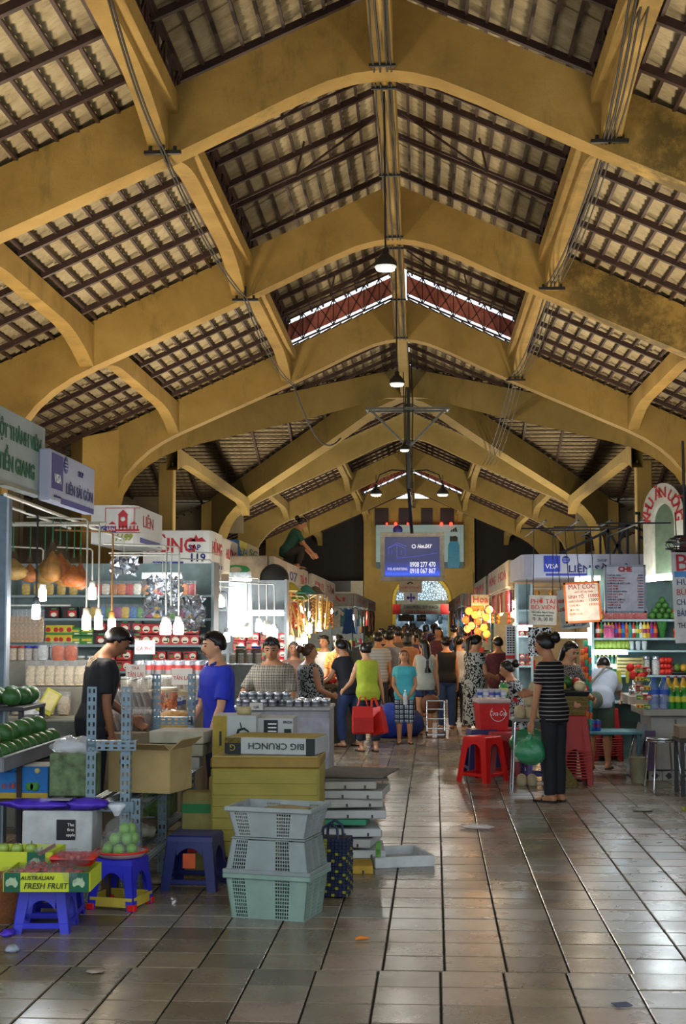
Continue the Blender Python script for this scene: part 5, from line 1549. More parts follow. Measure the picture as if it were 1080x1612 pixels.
sack('big clear bag of golden chips lying on the counter beside the man in blue', (-2.03, 11.50, .875), .17, .15, .095, CHIP, 5, 10)
sack('yellowish bag under the big bag of golden chips', (-2.0, 11.28, .84), .14, .05, .08, mat('#c8a23a', .6, var=.3), 7, 0)
def price_card(label, px0, px1, py0, py1, Y, lines, m=SIGNL):
    a, b = at(px0, py1, Y=Y), at(px1, py0, Y=Y); w, h = b.x - a.x, b.z - a.z
    t = thing('price_card', label, 'sign', ((a.x + b.x) / 2, Y, (a.z + b.z) / 2)); MB().box((0, 0, 0), (w, .012, h), .002).build('card', m, t)
    for k, (tx, sz, tm) in enumerate(lines): text(tx, t, (0, -.008, h / 2 - h * (k + .6) / len(lines)), sz, tm, width=w * .8 if len(tx) > 4 else None)
    return t
price_card('white card with red words TÂN LAI among the jars', 198, 229, 1046, 1066, 12.5, (('TRÀ', .04, RLET), ('TÂN LAI', .06, RLET)))
price_card('white card with faded red words on top of the tins', 270, 303, 1052, 1078, 12.4, (('TÂN LAI', .05, RLET),))
price_card('white and red card leaning on the jars under the emblem sign', 212, 244, 1008, 1030, 13.4, (('CÀ PHÊ', .05, RLET),))

# stand with clear packs and jars, far left
ds = thing('display_stand', 'two step stand of clear packs and lidded jars at the far left', 'stand', (-3.22, 0, 0))
for y0_, z_, dd in ((11.45, .90, .3), (11.75, 1.13, .35), (12.1, 1.34, .4)): MB().box((0, y0_ + dd / 2, z_ / 2), (.95, dd, z_), .006).build('step', mat('#777468', .7), ds)
cpk = G_PACK(mat('#b8a888', .6, var=.4, scale=50), .125, .225, .05)
goods('clear_pack', cpk, 'clear pack of pale dried food leaning behind the yellow carton', 'packet', 'clear packs on the far left stand', line(Px(52, 11.85), Px(128, 11.85), 6, 11.86, 1.132), 10, -14)
goods('jar', G_JAR(mat('#b8a890', .6, var=.3, scale=60), mat('#b02a2a', .4), .16, .055), 'jar with a red lid on the far left stand', 'jar', 'red lidded jars', line(Px(24, 12.3), Px(38, 12.3), 2, 12.28, 1.342), scale=.8)
goods('jar', G_JAR(mat('#a8a098', .6, var=.3, scale=60), mat('#2a3ab0', .4), .16, .055), 'jar with a blue lid beside the red lidded jars', 'jar', 'blue lidded jars', line(Px(48, 12.3), Px(62, 12.3), 2, 12.28, 1.342), scale=.8)
goods('clear_pack', G_PACK(mat('#c8cac8', .5, var=.3, scale=40), .11, .17, .05), 'pale clear pack behind the lidded jars', 'packet', 'pale clear packs', line(Px(72, 12.3), Px(92, 12.3), 2, 12.25, 1.342))
goods('snack_pack', G_PACK(mat('#c85a22', .5, var=.3, scale=30), .13, .17, .05), 'orange snack pack at the right end of the far left stand', 'packet', 'orange snack packs', line(Px(96, 12.25), Px(116, 12.25), 2, 12.2, 1.342))
hpk = G_PACK(mat('#b8966a', .6, var=.5, scale=50), .09, .30, .04)
for k, px in enumerate((20, 27, 34, 41, 48, 55, 62)):
    p = at(px, 1012, Y=12.45); goods('hanging_pack', hpk, 'long clear packet hanging behind the lidded jars, %s from left' % ORD[k], 'packet', None, [(p.x, 12.45, p.z)])
MB_s = tag(MB().bar((-3.72, 12.46, 1.83), (-3.15, 12.46, 1.83), .015).build('hanging_rail', WIRE), 'thin rail carrying the long hanging packets', 'rail')
yc = thing('yellow_carton', 'lime yellow carton with a window tilted on the goods left of the man in black', 'box', (Px(80, 11.3), 11.3, 1.03)); yc.rotation_euler = (R(-8), R(28), R(12))
MB().box((0, 0, 0), (.13, .10, .20), .004).build('carton_body', mat('#a8a82a', .5), yc); MB().box((.0, -.052, .01), (.10, .004, .15)).build('window_film', mat('#c8b878', .25), yc)
goods('milk_pack', G_PACK(mat('#c2c6c8', .5, var=.2), .16, .10, .06), 'white and blue pack lying left of the tilted yellow carton', 'packet', 'white packs left of the yellow carton', [(Px(52, 11.5), 11.5, .905), (Px(66, 11.5), 11.5, .905), (Px(45, 11.55), 11.6, .985)], 0, -40)
single('small_cabinet', MB().box((0, 0, .45), (.5, .3, .9), .01), mat('#55584e', .8), 'low grey cabinet under the tilted yellow carton', 'cabinet', (-2.98, 11.25, 0))

# big hanging bags of chips, strings, bent rods
for k, (px, py0, py1, w_, c) in enumerate(((20, 862, 915, .13, '#8a6c34'), (47, 872, 918, .08, '#8a4c16'), (70, 862, 922, .10, '#70541c'), (82, 848, 918, .09, '#8a5c1c'), (94, 852, 916, .09, '#9a4c0e'), (104, 862, 926, .10, '#96692a'), (116, 872, 926, .10, '#9c5012'), (126, 868, 930, .07, '#a25420'))):
    Yk = 11.2 + .06 * (k % 3); a = at(px, py1, Y=Yk); b = at(px, py0, Y=Yk); H_ = b.z - a.z
    t = thing('chip_bag', 'clear teardrop bag of %s crisps hanging from a green string, number %d of the row' % (('pale', 'brown', 'olive', 'tan', 'orange', 'straw', 'rust', 'amber')[k], k + 1) if False else 'hanging clear bag of %s coloured crisps in the row over the far left stand' % ('pale straw', 'small brown', 'olive', 'tan', 'deep orange', 'light straw', 'rust', 'narrow amber')[k], 'bag', (a.x, Yk, b.z))
    pr = [(.12, 0), (.25, -.18), (.72, -.45), (1.0, -.72), (.85, -.92), (.3, -1.0)]
    MB().lathe([(max(.01, r_ * w_ * 1.0 * (.2 if i == 0 else 1)), z_ * H_ * .96 - (.04 if i < 2 else 0)) for i, (r_, z_) in enumerate(pr[1:])], n=18).build('crisps', mat(c, .6, var=.35, scale=26), t)
    MB().lathe([(r_ * w_ * 1.1, z_ * H_) for r_, z_ in pr], n=20).build('clear_bag', clear('#d8b890', .12), t)
    MB().tube([(0, 0, -.03), (0, 0, .22)], .005, 5).build('string', mat('#2a6a44', .6), t)
hr = thing('hanging_rail', 'pale pipe frame under the first left signs carrying the bags of crisps', 'rail')
zt2 = at(100, 826, Y=11.2).z
f_ = MB(); 
f_.tube([(-3.9, 11.2, zt2), (-2.60, 11.2, zt2)], .014, 6); f_.tube([(-3.9, 11.45, zt2 + .03), (-2.60, 11.45, zt2 + .03)], .014, 6)
f_.build('pipe', WIRE, hr); MB().tube([(-2.9, 9.6, zt2 + .1), (-2.9, 13.4, zt2 + .02)], .014, 6).build('pipe', WIRE, hr); MB().tube([(-3.4, 9.6, zt2 + .2), (-3.4, 13.4, zt2 + .12)], .014, 6).build('pipe', WIRE, hr)
WRM = '#ffe2a8'; CLD = '#eef2ff'
bulb(57, 958, 10.9, CLD, 45, .042, .75, 'white lamp on a dark rod left of the hanging bags of crisps', 10, COOL, mat('#1c1c20', .6), .1)
bulb(136, 975, 11.0, '#fff4ea', 55, .045, .80, 'white lamp on the first of three bent rods by the crisps', 14, (1, .93, .82), WIRE, .5)
bulb(155, 975, 11.3, WRM, 45, .042, .78, 'warm yellow lamp on the second bent rod by the crisps', 12, WARM, WIRE, .5)
bulb(176, 980, 11.6, CLD, 40, .042, .76, 'white lamp on the copper coloured third rod by the crisps', 10, COOL, mat('#9a6a34', .5), .5)
bulb(67, 932, 12.6, CLD, 40, .045, .4, 'white lamp glowing behind the hanging bags of crisps', 12, COOL); bulb(145, 930, 13.2, CLD, 35, .05, .4, 'white lamp behind the bent rods', 12, COOL)
bulb(261, 985, 13.0, '#f4f2ff', 70, .065, .75, 'big white lamp under the left pair of bent rods', 26, COOL, WIRE, .6); bulb(281, 985, 13.2, '#fff6ee', 60, .06, .75, 'big white lamp under the right pair of bent rods', 18, COOL, WIRE, .6)
tube_lamp(at(224, 908, Y=14.15), at(286, 908, Y=14.15), 'white tube lamp under the emblem header', 18, power=16)
ex = thing('spare_rods', 'two extra bent pipes hanging between the big white lamps', 'rod', tuple(at(270, 870, Y=13.1)))
MB().tube([(-.6, 0, 0), (0, 0, 0), (0, 0, -.5)], .009, 6).build('rod', WIRE, ex); MB().tube([(-.6, .1, -.02), (.06, .1, -.02), (.06, .1, -.5)], .009, 6).build('rod', WIRE, ex)

# second stall: white glare, red boxes, counter with tins in front of the plaid man
shelf_unit('lit shelf of red coffee boxes behind the plaid shirt man', -3.05, -1.78, 18.6, (.95, 1.10, 1.85), 2.25, .34, mat('#8a9090', .5))
Y2 = 18.72
goods('coffee_box', G_COFFEE, 'red coffee box on the lit shelf behind the plaid shirt man', 'box', 'red coffee boxes of the second stall', stack(Px(377, Y2), Px(440, Y2), 4, Y2, 1.10, .112, 4, .015), scale=.92)
goods('coffee_box', G_COFFEE, 'red coffee box on the lower board of the lit shelf', 'box', 'red coffee boxes, lower board', line(Px(340, Y2), Px(440, Y2), 6, Y2, .95), scale=.9)
sh = thing('plastic_sheet', 'white translucent sheet glowing between the lamps', 'sheet', tuple(at(378, 952, Y=18.0)))
vs = []; 
for i in range(13):
    x = -.17 + .028 * i; y = .02 * math.sin(i * 1.7); vs += [(x, y, -.40), (x * .85, y, .42)]
MB().add(vs, [(2 * i, 2 * i + 2, 2 * i + 3, 2 * i + 1) for i in range(12)], True).build('sheet_film', clear('#d8dce0', .5, .4), sh)
for k, (px, py, e, r_, pw) in enumerate(((333, 950, 60, .06, 12), (347, 945, 70, .07, 14), (372, 992, 70, .06, 12), (389, 992, 60, .07, 0), (357, 1000, 50, .05, 10), (408, 984, 60, .06, 12), (420, 988, 60, .06, 0), (432, 994, 50, .055, 8))):
    bulb(px, py, 17.6 + .15 * (k % 3), '#f6fbff', e, r_, .55 + .05 * (k % 2), ('white lamp at the left edge of the glaring second stall', 'brightest white lamp of the second stall', 'left of the low pair of white lamps above the red boxes', 'right of the low pair of white lamps above the red boxes', 'small white lamp on a dark cord over the man in blue',
          'left of the three lamps under the white tube', 'middle of the three lamps under the white tube', 'right of the three lamps under the white tube')[k], pw, COOL, mat('#2a2a2c', .6) if k == 4 else WIRE, .4)
tube_lamp(at(388, 966, Y=17.2), at(447, 966, Y=17.2), 'long white tube lamp across the second stall', 22, .022, 18); tube_lamp(at(366, 912, Y=18.3), at(396, 912, Y=18.3), 'short white tube lamp under the 92 header', 16)
jt = G_JAR(mat('#5a6a4a', .6, var=.3), TEAL, .2, .07); jb_ = G_JAR(mat('#6a5a48', .6, var=.3), BLUEC, .2, .07)
cnt2 = thing('side_counter', 'narrow counter with lidded jars beside the plaid shirt man', 'counter', (-2.05, 16.2, 0)); MB().box((0, 0, .60), (1.0, .8, 1.2), .01).build('counter_body', mat('#8a8c86', .7), cnt2)
goods('jar', jt, 'tall jar with a teal lid behind the man in blue', 'jar', None, [(Px(380, 16), 16.0, 1.205)]); goods('jar', jb_, 'tall jar with a blue lid left of the plaid shirt man', 'jar', None, [(Px(404, 16), 16.0, 1.205)])
goods('jar', jw, 'small white lidded jar around the two tall jars', 'jar', 'small jars of the second stall', line(-2.45, -1.65, 9, 15.95, 1.205))
goods('snack_pack', pk[4], 'green leafy packet bundle behind the man in blue', 'packet', 'green packets behind the man in blue', [(Px(300 + 6 * i, 14.0), 14.0, 1.105 + .02 * (i % 2)) for i in range(5)], 0, -20, 20)
gs2 = single('small_table', MB().box((0, 0, .55), (.5, .3, 1.1), .01), mat('#6a6e66', .7), 'narrow grey table behind the man in blue', 'table', (Px(312, 14.0) + .02, 14.0, 0))
ct = thing('tin_counter', 'counter covered with small silver tins in front of the plaid shirt man', 'counter', (at(446, 1100, Y=12.5).x, 12.55, 0))
MB().box((0, 0, .455), (.86, .66, .91), .01).build('counter_body', mat('#8e9094', .6), ct); MB().box((0, -.335, .70), (.86, .006, .3)).build('front_cloth', mat('#9a9aa2', .7, var=.2), ct); MB().box((0, 0, .925), (.88, .68, .03), .006).build('counter_top', mat('#9a9c9c', .4), ct)
st_ = G_CAN(mat('#aeb2b8', .28, .7), mat('#5a5e66', .5), .06, .034)
cx_, cy_ = ct.location.x, ct.location.y
goods('small_tin', st_, 'small silver tin on the counter before the plaid shirt man', 'tin', 'small silver tins', [(cx_ - .38 + .076 * i, cy_ - .26 + .11 * j, .942) for i in range(11) for j in range(4) if (i * 7 + j * 3) % 5])
goods('small_tin', st_, 'small silver tin in the second layer on the counter', 'tin', 'small silver tins, second layer', [(cx_ - .34 + .076 * i, cy_ - .20 + .11 * j, 1.003) for i in range(6) for j in range(2)])
single('masking_tape', MB().lathe([(.03, 0), (.05, 0), (.05, .05), (.03, .05), (.03, 0)], n=18, caps=False), mat('#a8986a', .6), 'roll of brown tape on the apple cartons', 'tape', (at(386, 1118, Y=10.1).x, 10.05, 1.023))
price_card('white price card leaning on the tins', 393, 414, 1106, 1118, 12.2, (('GIÁ', .03, BLET),))
# ================================================================== RIGHT SIDE
def X_(px, Y): return at(px, 900, Y=Y).x
def Z_(py, Y): return at(662, py, Y=Y).z
# ---- signs
def board(name, label, px0, px1, py0, py1, Y, m, rotz=0.0, roll=0.0, border=None, t=.02, cords=True):
    a, b = at(px0, py1, Y=Y), at(px1, py0, Y=Y); w, h = b.x - a.x, b.z - a.z
    r = thing(name, label, 'sign', ((a.x + b.x) / 2, Y, (a.z + b.z) / 2)); r.rotation_euler = (0, R(roll), R(rotz))
    MB().box((0, 0, 0), (w, t, h), .003).build('sign_board', m, r)
    if border:
        f = MB(); e = .022
        for c, s in (((0, -t / 2 - .003, h / 2 - e / 2), (w, .008, e)), ((0, -t / 2 - .003, -h / 2 + e / 2), (w, .008, e)), ((w / 2 - e / 2, -t / 2 - .003, 0), (e, .008, h)), ((-w / 2 + e / 2, -t / 2 - .003, 0), (e, .008, h))): f.box(c, s)
        f.build('border', border, r)
    if cords:
        for sx in (-.35, .35): MB().tube([(sx * w, 0, h / 2 - .01), (sx * w, 0, h / 2 + (.35 if cords is True else cords - r.location.z - h / 2))], .005, 5).build('cord', CABLE, r)
    return r, w, h, -t / 2 - .004
def lines(r, y, specs):
    for tx, x, z, s, m, wd in specs: text(tx, r, (x, y, z), s, m, width=wd)

YL = 18.0
a, b = at(822, 909, Y=YL), at(1022, 872, Y=YL)
ls = thing('stall_header', 'bluish header reading SHOP LIÊN SÀI GÒN over the drinks stall', 'sign', ((a.x + b.x) / 2, YL, (a.z + b.z) / 2)); w, h = b.x - a.x, b.z - a.z
poly = [(-w / 2, .22), (-w / 2 + .03, .08), (-w / 2 + .13, .0), (w / 2, 0), (w / 2, 2.4), (-w / 2, 2.4)]
MB().prism(poly, 'z', -h / 2, h / 2).build('header_box', SIGNB, ls)
BL2 = mat('#2a3aa0', .6); xo = lambda px: at(px, 890, Y=YL).x - ls.location.x
MB().box((xo(939), -.003, -h / 2 + .035), (xo(1016) - xo(856), .005, .03)).build('blue_stripe', BL2, ls)
MB().box(((xo(856) + xo(882)) / 2, -.004, .025), (xo(882) - xo(856), .005, h - .09)).build('blue_panel', BL2, ls)
text('VISA', ls, (xo(869), -.008, -.01), .085, WHITE); text('SHOP', ls, (xo(948), -.006, .065), .05, BLET); text('LIÊN SÀI GÒN', ls, (xo(951), -.006, -.045), .125, BLET, width=.90, bold=.003)
MB().lathe([(.001, 0), (.05, 0), (.05, .003), (.001, .003)], n=18).build('round_logo', BL2, ls, (xo(891), -.001, .075)).rotation_euler = (PI / 2, 0, 0)
for dz in (-.02, 0, .02): MB().box((xo(891), -.006, .075 + dz), (.07, .003, .007)).build('logo_bar', SIGNB, ls)
TUBEW = '#f4fbff'
tube_lamp(at(1012, 912, Y=16.2), at(1064, 907, Y=16.2), 'bright white tube lamp right of the CHÈ menu', 30, .035, 55, TUBEW)
tube_lamp(at(872, 1001, Y=17.5), at(925, 1001, Y=17.5), 'white tube lamp behind the striped top woman', 22, .028, 30, TUBEW)
tube_lamp(at(931, 1028, Y=17.2), at(988, 1028, Y=17.2), 'bluish tube lamp under the shelf of green mangoes', 16, .018, 16, '#bfe6ff')
tube_lamp(at(815, 989, Y=18.6), at(838, 989, Y=18.6), 'short white tube lamp in the glass cabinet', 20, .03, 14, TUBEW)
tube_lamp(at(905, 913, Y=17.6), at(945, 911, Y=17.6), 'warm tube lamp under the SHOP header', 14, .02, 30, '#ffd8a0')
r, w, h, y = board('menu_sign', 'white noodle menu sign with red words PHỞ TÁI BÒ VIÊN', 833, 876, 937, 984, 16.0, mat('#b4b6b0', .6), roll=1, cords=2.74)
lines(r, y, (('PHỞ TÁI', 0, .095, .075, mat('#c8281e', .6), w * .86), ('BÒ VIÊN', 0, .03, .065, mat('#c8281e', .6), w * .84), ('Hủ tiếu Nam Vang', 0, -.025, .035, GLET, w * .8), ('Mì hoành thánh', 0, -.06, .03, GLET, w * .7), ('牛 丸 河 粉', 0, -.105, .05, mat('#2a2c30', .6), w * .75)))
r, w, h, y = board('menu_sign', 'white drinks menu partly hidden behind the orange bordered menu', 880, 925, 927, 990, 16.35, mat('#a2a49e', .6), roll=-6, cords=2.74)
lines(r, y, (('BÚN BÒ', -.08, .10, .06, RLET, .16), ('CƠM GÀ', -.08, 0, .06, RLET, .16), ('NƯỚC ÉP', .0, -.19, .035, BLET, w * .8)))
r, w, h, y = board('menu_sign', 'lamp-lit orange bordered menu headed MÁT CÓC', 889, 945, 916, 980, 15.8, mat('#d8d0c4', .6), roll=-3, border=ORANGE, cords=2.74)
lines(r, y, (('MÁT CÓC', .0, .17, .075, RLET, w * .72), ('sinh tố các loại', .02, .115, .03, ORANGE, w * .5), ('SINH TỐ', -.07, .06, .05, RLET, .17), ('15000', .12, .065, .05, RLET, .11), ('12000', .12, .02, .045, BROWN, .10), ('CAFE SỮA ĐÁ', -.07, .01, .03, RLET, .17), ('CAFE ĐÁ', -.09, -.035, .032, ORANGE, .12), ('15000', .12, -.03, .04, ORANGE, .10), ('ĐÁ ME', -.09, -.085, .032, ORANGE, .10), ('NƯỚC DỪA', -.08, -.13, .032, ORANGE, .14)))
lamp(tuple(at(918, 950, Y=15.45) + Vector((0, -.1, -.1))), 9, (1, .85, .65), .05, name='menu_light')
r, w, h, y = board('menu_sign', 'big white sweet soup menu headed CHÈ with rows of dishes and prices', 952, 1016, 889, 965, 15.2, mat('#c2c4ce', .6), border=mat('#8a92a0', .5), cords=2.74)
text('CHÈ', r, (0, y, h / 2 - .05), .075, mat('#b02020', .6), bold=.004)
rr = random.Random(12); dishes = ('CHÈ BA MÀU', 'CHÈ ĐẬU XANH', 'CHÈ ĐẬU ĐEN', 'SƯƠNG SA HỘT LỰU', 'CHÈ THÁI', 'CHÈ BƯỞI', 'CHÈ KHOAI MÔN', 'CHÈ HẠT SEN', 'RAU CÂU', 'SÂM BỔ LƯỢNG', 'TRÁI CÂY DĨA', 'NƯỚC DỪA', 'SINH TỐ BƠ')
for k, dsh in enumerate(dishes):
    z = h / 2 - .115 - k * .029
    text(dsh, r, (-w / 2 + .03, y, z), .026, mat('#b02020', .6) if k % 3 else BLET, align='LEFT'); text('%d000' % (8 + (k * 5) % 7), r, (w / 2 - .03, y, z), .026, mat('#b02020', .6) if k % 2 else BLET, align='RIGHT')
r, w, h, y = board('menu_sign', 'tall white noodle menu beginning with a big red B at the right edge', 1061, 1125, 866, 1012, 12.8, mat('#b6b6b2', .6), roll=-2)
lines(r, y, (('B', -w / 2 + .09, .30, .22, mat('#a81e20', .6), .11), ('ÚN', .04, .30, .18, mat('#a81e20', .6), .18), ('HỦ TIẾU', -.0, .13, .075, BLET, w * .8), ('BÚN MỌC', 0, .04, .08, mat('#b03a20', .6), w * .82), ('CHÁO LÒNG', 0, -.05, .075, BLET, w * .85), ('BÁNH CANH', 0, -.15, .08, BLET, w * .85), ('THỊT NƯỚNG', 0, -.26, .07, BROWN, w * .85)))
MB().box((-.02, y + .001, .205), (w * .8, .004, .05)).build('blue_strip', mat('#3a78b0', .5), r)
srl = thing('sign_rail', 'thin dark pipes over the drinks stall front that carry the hanging menus', 'rail')
for yy, xa, xb in ((16.0, 1.15, 1.75), (16.35, 1.4, 2.1), (15.8, 1.5, 2.2), (15.2, 1.9, 2.7)): MB().tube([(xa, yy, 2.745), (xb, yy, 2.745)], .010, 6).build('pipe', BLACK, srl)
for xx in (1.35, 1.7, 2.05, 2.4): MB().tube([(xx, 15.1, 2.77), (xx, 18.0, 2.77)], .011, 6).build('pipe', BLACK, srl)
# horseshoe sign
hs = thing('arch_sign', 'tall horseshoe shaped white sign with red lettering around its arch', 'sign', (at(1046, 850, Y=16.4).x, 16.4, 2.16)); hs.rotation_euler = (0, 0, R(-52))
ro, ri = .31, .17; zc = .78; n = 20
outer = [(-ro, 0)] + [(-ro * math.cos(PI * k / n), zc + (ro * 1.15) * math.sin(PI * k / n)) for k in range(n + 1)] + [(ro, 0)]
inner = [(-ri, 0)] + [(-ri * math.cos(PI * k / n), zc - .12 + (ri * 1.4) * math.sin(PI * k / n)) for k in range(n + 1)] + [(ri, 0)]
mb = MB(); m2 = MB()
for k in range(len(outer) - 1):
    o0, o1, i0, i1 = outer[k], outer[k + 1], inner[k], inner[k + 1]
    mb.add([(o0[0], -.02, o0[1]), (o1[0], -.02, o1[1]), (i1[0], -.02, i1[1]), (i0[0], -.02, i0[1]), (i0[0], .03, i0[1]), (i1[0], .03, i1[1])], [(0, 3, 2, 1), (3, 4, 5, 2)])
    m2.add([(o0[0], -.02, o0[1]), (o1[0], -.02, o1[1]), (o1[0], .42, o1[1]), (o0[0], .42, o0[1])], [(0, 1, 2, 3)])
mb.build('arch_face', mat('#b4ae9c', .6), hs); m2.build('arch_side', mat('#2a2a2a', .6), hs); MB().bar((.05, .3, .3), (1.0, 1.2, .2), .05).build('bracket', BLACK, hs)
MB().prism(inner, 'y', .03, .05).build('arch_recess', mat('#5c6a52', .7), hs)
for k, ch in enumerate('KHU ĂN UỐNG'):
    if ch == ' ': continue
    an = PI * (.02 + .96 * k / 10); rm = .24
    text(ch, hs, (-rm * math.cos(an), -.024, zc - .06 + rm * 1.25 * math.sin(an)), .17, RLET, rot=(PI / 2, -(PI / 2 - an), 0), bold=.003)
tag(MB().box((0, 0, 1.08), (.5, .3, 2.16), .01).build('sign_pillar', mat('#6a7266', .7), None, (hs.location.x + .22, 18.1, 0), 0), 'grey green pillar carrying the horseshoe sign', 'pillar')
# fan guard above the B menu
fg = thing('ceiling_fan_guard', 'black wire fan guard hanging above the menu with the big B', 'fan', tuple(at(1078, 853, Y=12.5)))
for rr_, zz in ((.17, 0), (.13, .03), (.09, .05), (.17, -.06), (.12, -.08)): MB().tube([(rr_ * math.cos(2 * PI * i / 24), rr_ * math.sin(2 * PI * i / 24), zz) for i in range(25)], .006, 5, False).build('guard_ring', BLACK, fg)
sp = MB()
for k in range(16): sp.tube([(.03 * math.cos(k * PI / 8), .03 * math.sin(k * PI / 8), .055), (.13 * math.cos(k * PI / 8), .13 * math.sin(k * PI / 8), .03), (.17 * math.cos(k * PI / 8), .17 * math.sin(k * PI / 8), -.03), (.10 * math.cos(k * PI / 8), .10 * math.sin(k * PI / 8), -.085)], .003, 4)
sp.build('guard_wires', BLACK, fg); MB().lathe([(.02, .05), (.05, .02), (.05, -.06), (.02, -.08)], n=14).build('hub', mat('#5a2a24', .5), fg)
for k in range(3): MB().box((.08, 0, -.02), (.12, .05, .008)).build('blade', mat('#7a8a86', .5), fg).rotation_euler = (.3, 0, k * 2.09)
MB().tube([(0, 0, .05), (0, 0, .9)], .012, 6).build('rod', BLACK, fg)
# black steel frame on the stall roof
bf = thing('roof_scaffold', 'black welded steel frame standing on the drinks stall roof', 'frame', (at(982, 870, Y=18.6).x, 18.6, at(982, 872, Y=18.6).z))
f_ = MB()
def bfp(px, py): q = at(px, py, Y=18.6); return (q.x - bf.location.x, 0, q.z - bf.location.z)
for p, q in (((957, 834), (957, 880)), ((988, 826), (988, 880)), ((1006, 808), (1006, 880)), ((957, 834), (988, 826)), ((988, 826), (1020, 838)), ((957, 834), (982, 878)), ((988, 826), (962, 878)), ((1000, 808), (1008, 808)), ((1006, 845), (1020, 850)), ((957, 836), (880, 872))):
    f_.bar(bfp(*p), bfp(*q), .035)
f_.bar(bfp(957, 834), (bfp(957, 834)[0], .8, bfp(957, 834)[2]), .03); f_.bar((bfp(957, 834)[0], .8, bfp(957, 834)[2]), (bfp(957, 834)[0], .8, 0), .03); f_.bar(bfp(988, 826), (bfp(988, 826)[0], .8, bfp(988, 826)[2]), .03); f_.bar((bfp(988, 826)[0], .8, bfp(988, 826)[2]), (bfp(988, 826)[0], .8, 0), .03)
f_.build('steel_bars', BLACK, bf)

# ---- drinks stall shelves (Y 17.3)
YS = 17.3
su = shelf_unit('drinks stall shelves stocked with fruit, bottles and cans', X_(930, YS), X_(1112, YS), YS, (.72, Z_(1062, YS), Z_(1023, YS), Z_(1004, YS), Z_(975, YS)), 2.35, .42, mat('#8fa6a4', .3), mat('#5a7470', .5))
YG = YS + .08
z1, z2, z3, z4 = Z_(975, YS) + .001, Z_(1004, YS) + .001, Z_(1023, YS) + .001, Z_(1062, YS) + .001
rr = random.Random(31)
cols = ['#b8382c', '#2a52b0', '#c8a02c', '#3a8a4a', '#c86a22', '#8a2c6a', '#d8d4cc', '#2a8a9a', '#a82a2a', '#e0c84a']
BOT = [G_BOTTLE(mat(c, .25), mat(cols[(k + 3) % 10], .4), mat(cols[(k + 6) % 10], .5), .20, .032) for k, c in enumerate(cols)]
CAN = [G_CAN(mat(c, .3), mat(cols[(k + 4) % 10], .4), .115, .031) for k, c in enumerate(cols)]
for k in range(17): goods('drink_bottle', BOT[(k * 3) % 10], '%s drink bottle over the mango shelf, %s from left' % (('red', 'green', 'white', 'red', 'yellow', 'purple', 'blue', 'blue', 'orange', 'yellow')[(k * 3) % 10], ORD[k]), 'bottle', None, [(X_(940 + k * 5.6, YG), YG, z2)])
goods('pink_jar', G_JAR(mat('#c83a7a', .4), mat('#d84a8a', .4), .15, .07), 'bright pink jar in front of the drink bottles', 'jar', None, [(X_(957, YG - .1), YG - .1, z2)])
mango = MB().lathe([(.003, -.065), (.04, -.045), (.052, 0), (.038, .045), (.003, .06)], n=12).mesh('mango', mat('#7a8a30', .4, var=.3))
goods('mango', mango, 'green yellow mango in the row above the bluish tube lamp', 'fruit', 'mangoes on the shelf', line(X_(938, YG), X_(986, YG), 8, YG, z3 + .065), 0, 0, 30)
goods('glass', multi([(lambda b: b.lathe([(.028, 0), (.036, .11), (.033, .11), (.026, .006)], n=12), clear('#e8f4f4', .35))]), 'clear drinking glass beside the mangoes', 'glass', 'glasses on the mango shelf', [(x, y_, z3) for y_ in (YG - .02, YG + .1) for x, q_, s_ in line(X_(992, YG), X_(1012, YG), 3, 0, 0)])
goods('beer_bottle', G_BOTTLE(mat('#1f4a30', .15), mat('#b8a84a', .4), mat('#c8c8b0', .5), .24, .032), 'dark green bottle under the bluish tube lamp', 'bottle', 'dark green bottles', line(X_(936, YG), X_(968, YG), 6, YG, z4))
wc_ = thing('slat_crate', 'wooden slat crate on the shelf under the mangoes', 'crate', (X_(988, YG), YG + .05, z4))
for k in range(5): MB().box((0, -.12, .025 + k * .042), (.32, .012, .03)).build('slat', mat('#8a7a48', .7), wc_)
for sx in (-.15, .15): MB().box((sx, 0, .11), (.012, .24, .22)).build('end_panel', mat('#7a6a3c', .7), wc_)
MB().box((0, 0, .006), (.3, .24, .012)).build('base_board', mat('#7a6a3c', .7), wc_)
goods('drink_can', CAN[4], 'orange drink can at the right end of the shelf', 'can', 'orange cans', line(X_(1062, YG), X_(1084, YG), 5, YG, z2)); goods('drink_can', CAN[0], 'red drink can above the red menu letters', 'can', 'red cans', line(X_(1060, YG), X_(1082, YG), 5, YG, z1))
lime = MB().ball((0, 0, 0), .042, 10, 7).mesh('lime', mat('#3a6a2a', .4, var=.3))
lp = [(X_(1025, YG) + .085 * i, YG - .02 + .08 * j, z1 + .042) for i in range(4) for j in range(2)] + [(X_(1025, YG) + .042 + .085 * i, YG + .02, z1 + .108) for i in range(3)] + [(X_(1025, YG) + .085 + .085 * i, YG + .02, z1 + .172) for i in range(2)] + [(X_(1025, YG) + .13, YG + .02, z1 + .235)]
goods('lime', lime, 'dark green lime in the pyramid on the top shelf', 'fruit', 'limes in the pyramid', lp)
goods('green_apple', am, 'light green apple beside the CHÈ menu', 'apple', 'light green apples', [(X_(935, YG), YG, z1 + .032), (X_(943, YG), YG, z1 + .032), (X_(939, YG), YG, z1 + .09)], scale=1.35)
goods('snack_pack', pk[1], 'red packet on the top shelf behind the CHÈ menu', 'packet', 'red packets on the top shelf', line(X_(952, YG), X_(1012, YG), 8, YG, z1)); goods('herb_bundle', MB().lathe([(.03, 0), (.05, .1), (.07, .2), (.03, .24)], n=10).mesh('herb', mat('#2f6a2a', .8, var=.5, scale=60)), 'bunch of green herbs standing on the shelf', 'herbs', None, [(X_(1041, YG), YG, z2)])
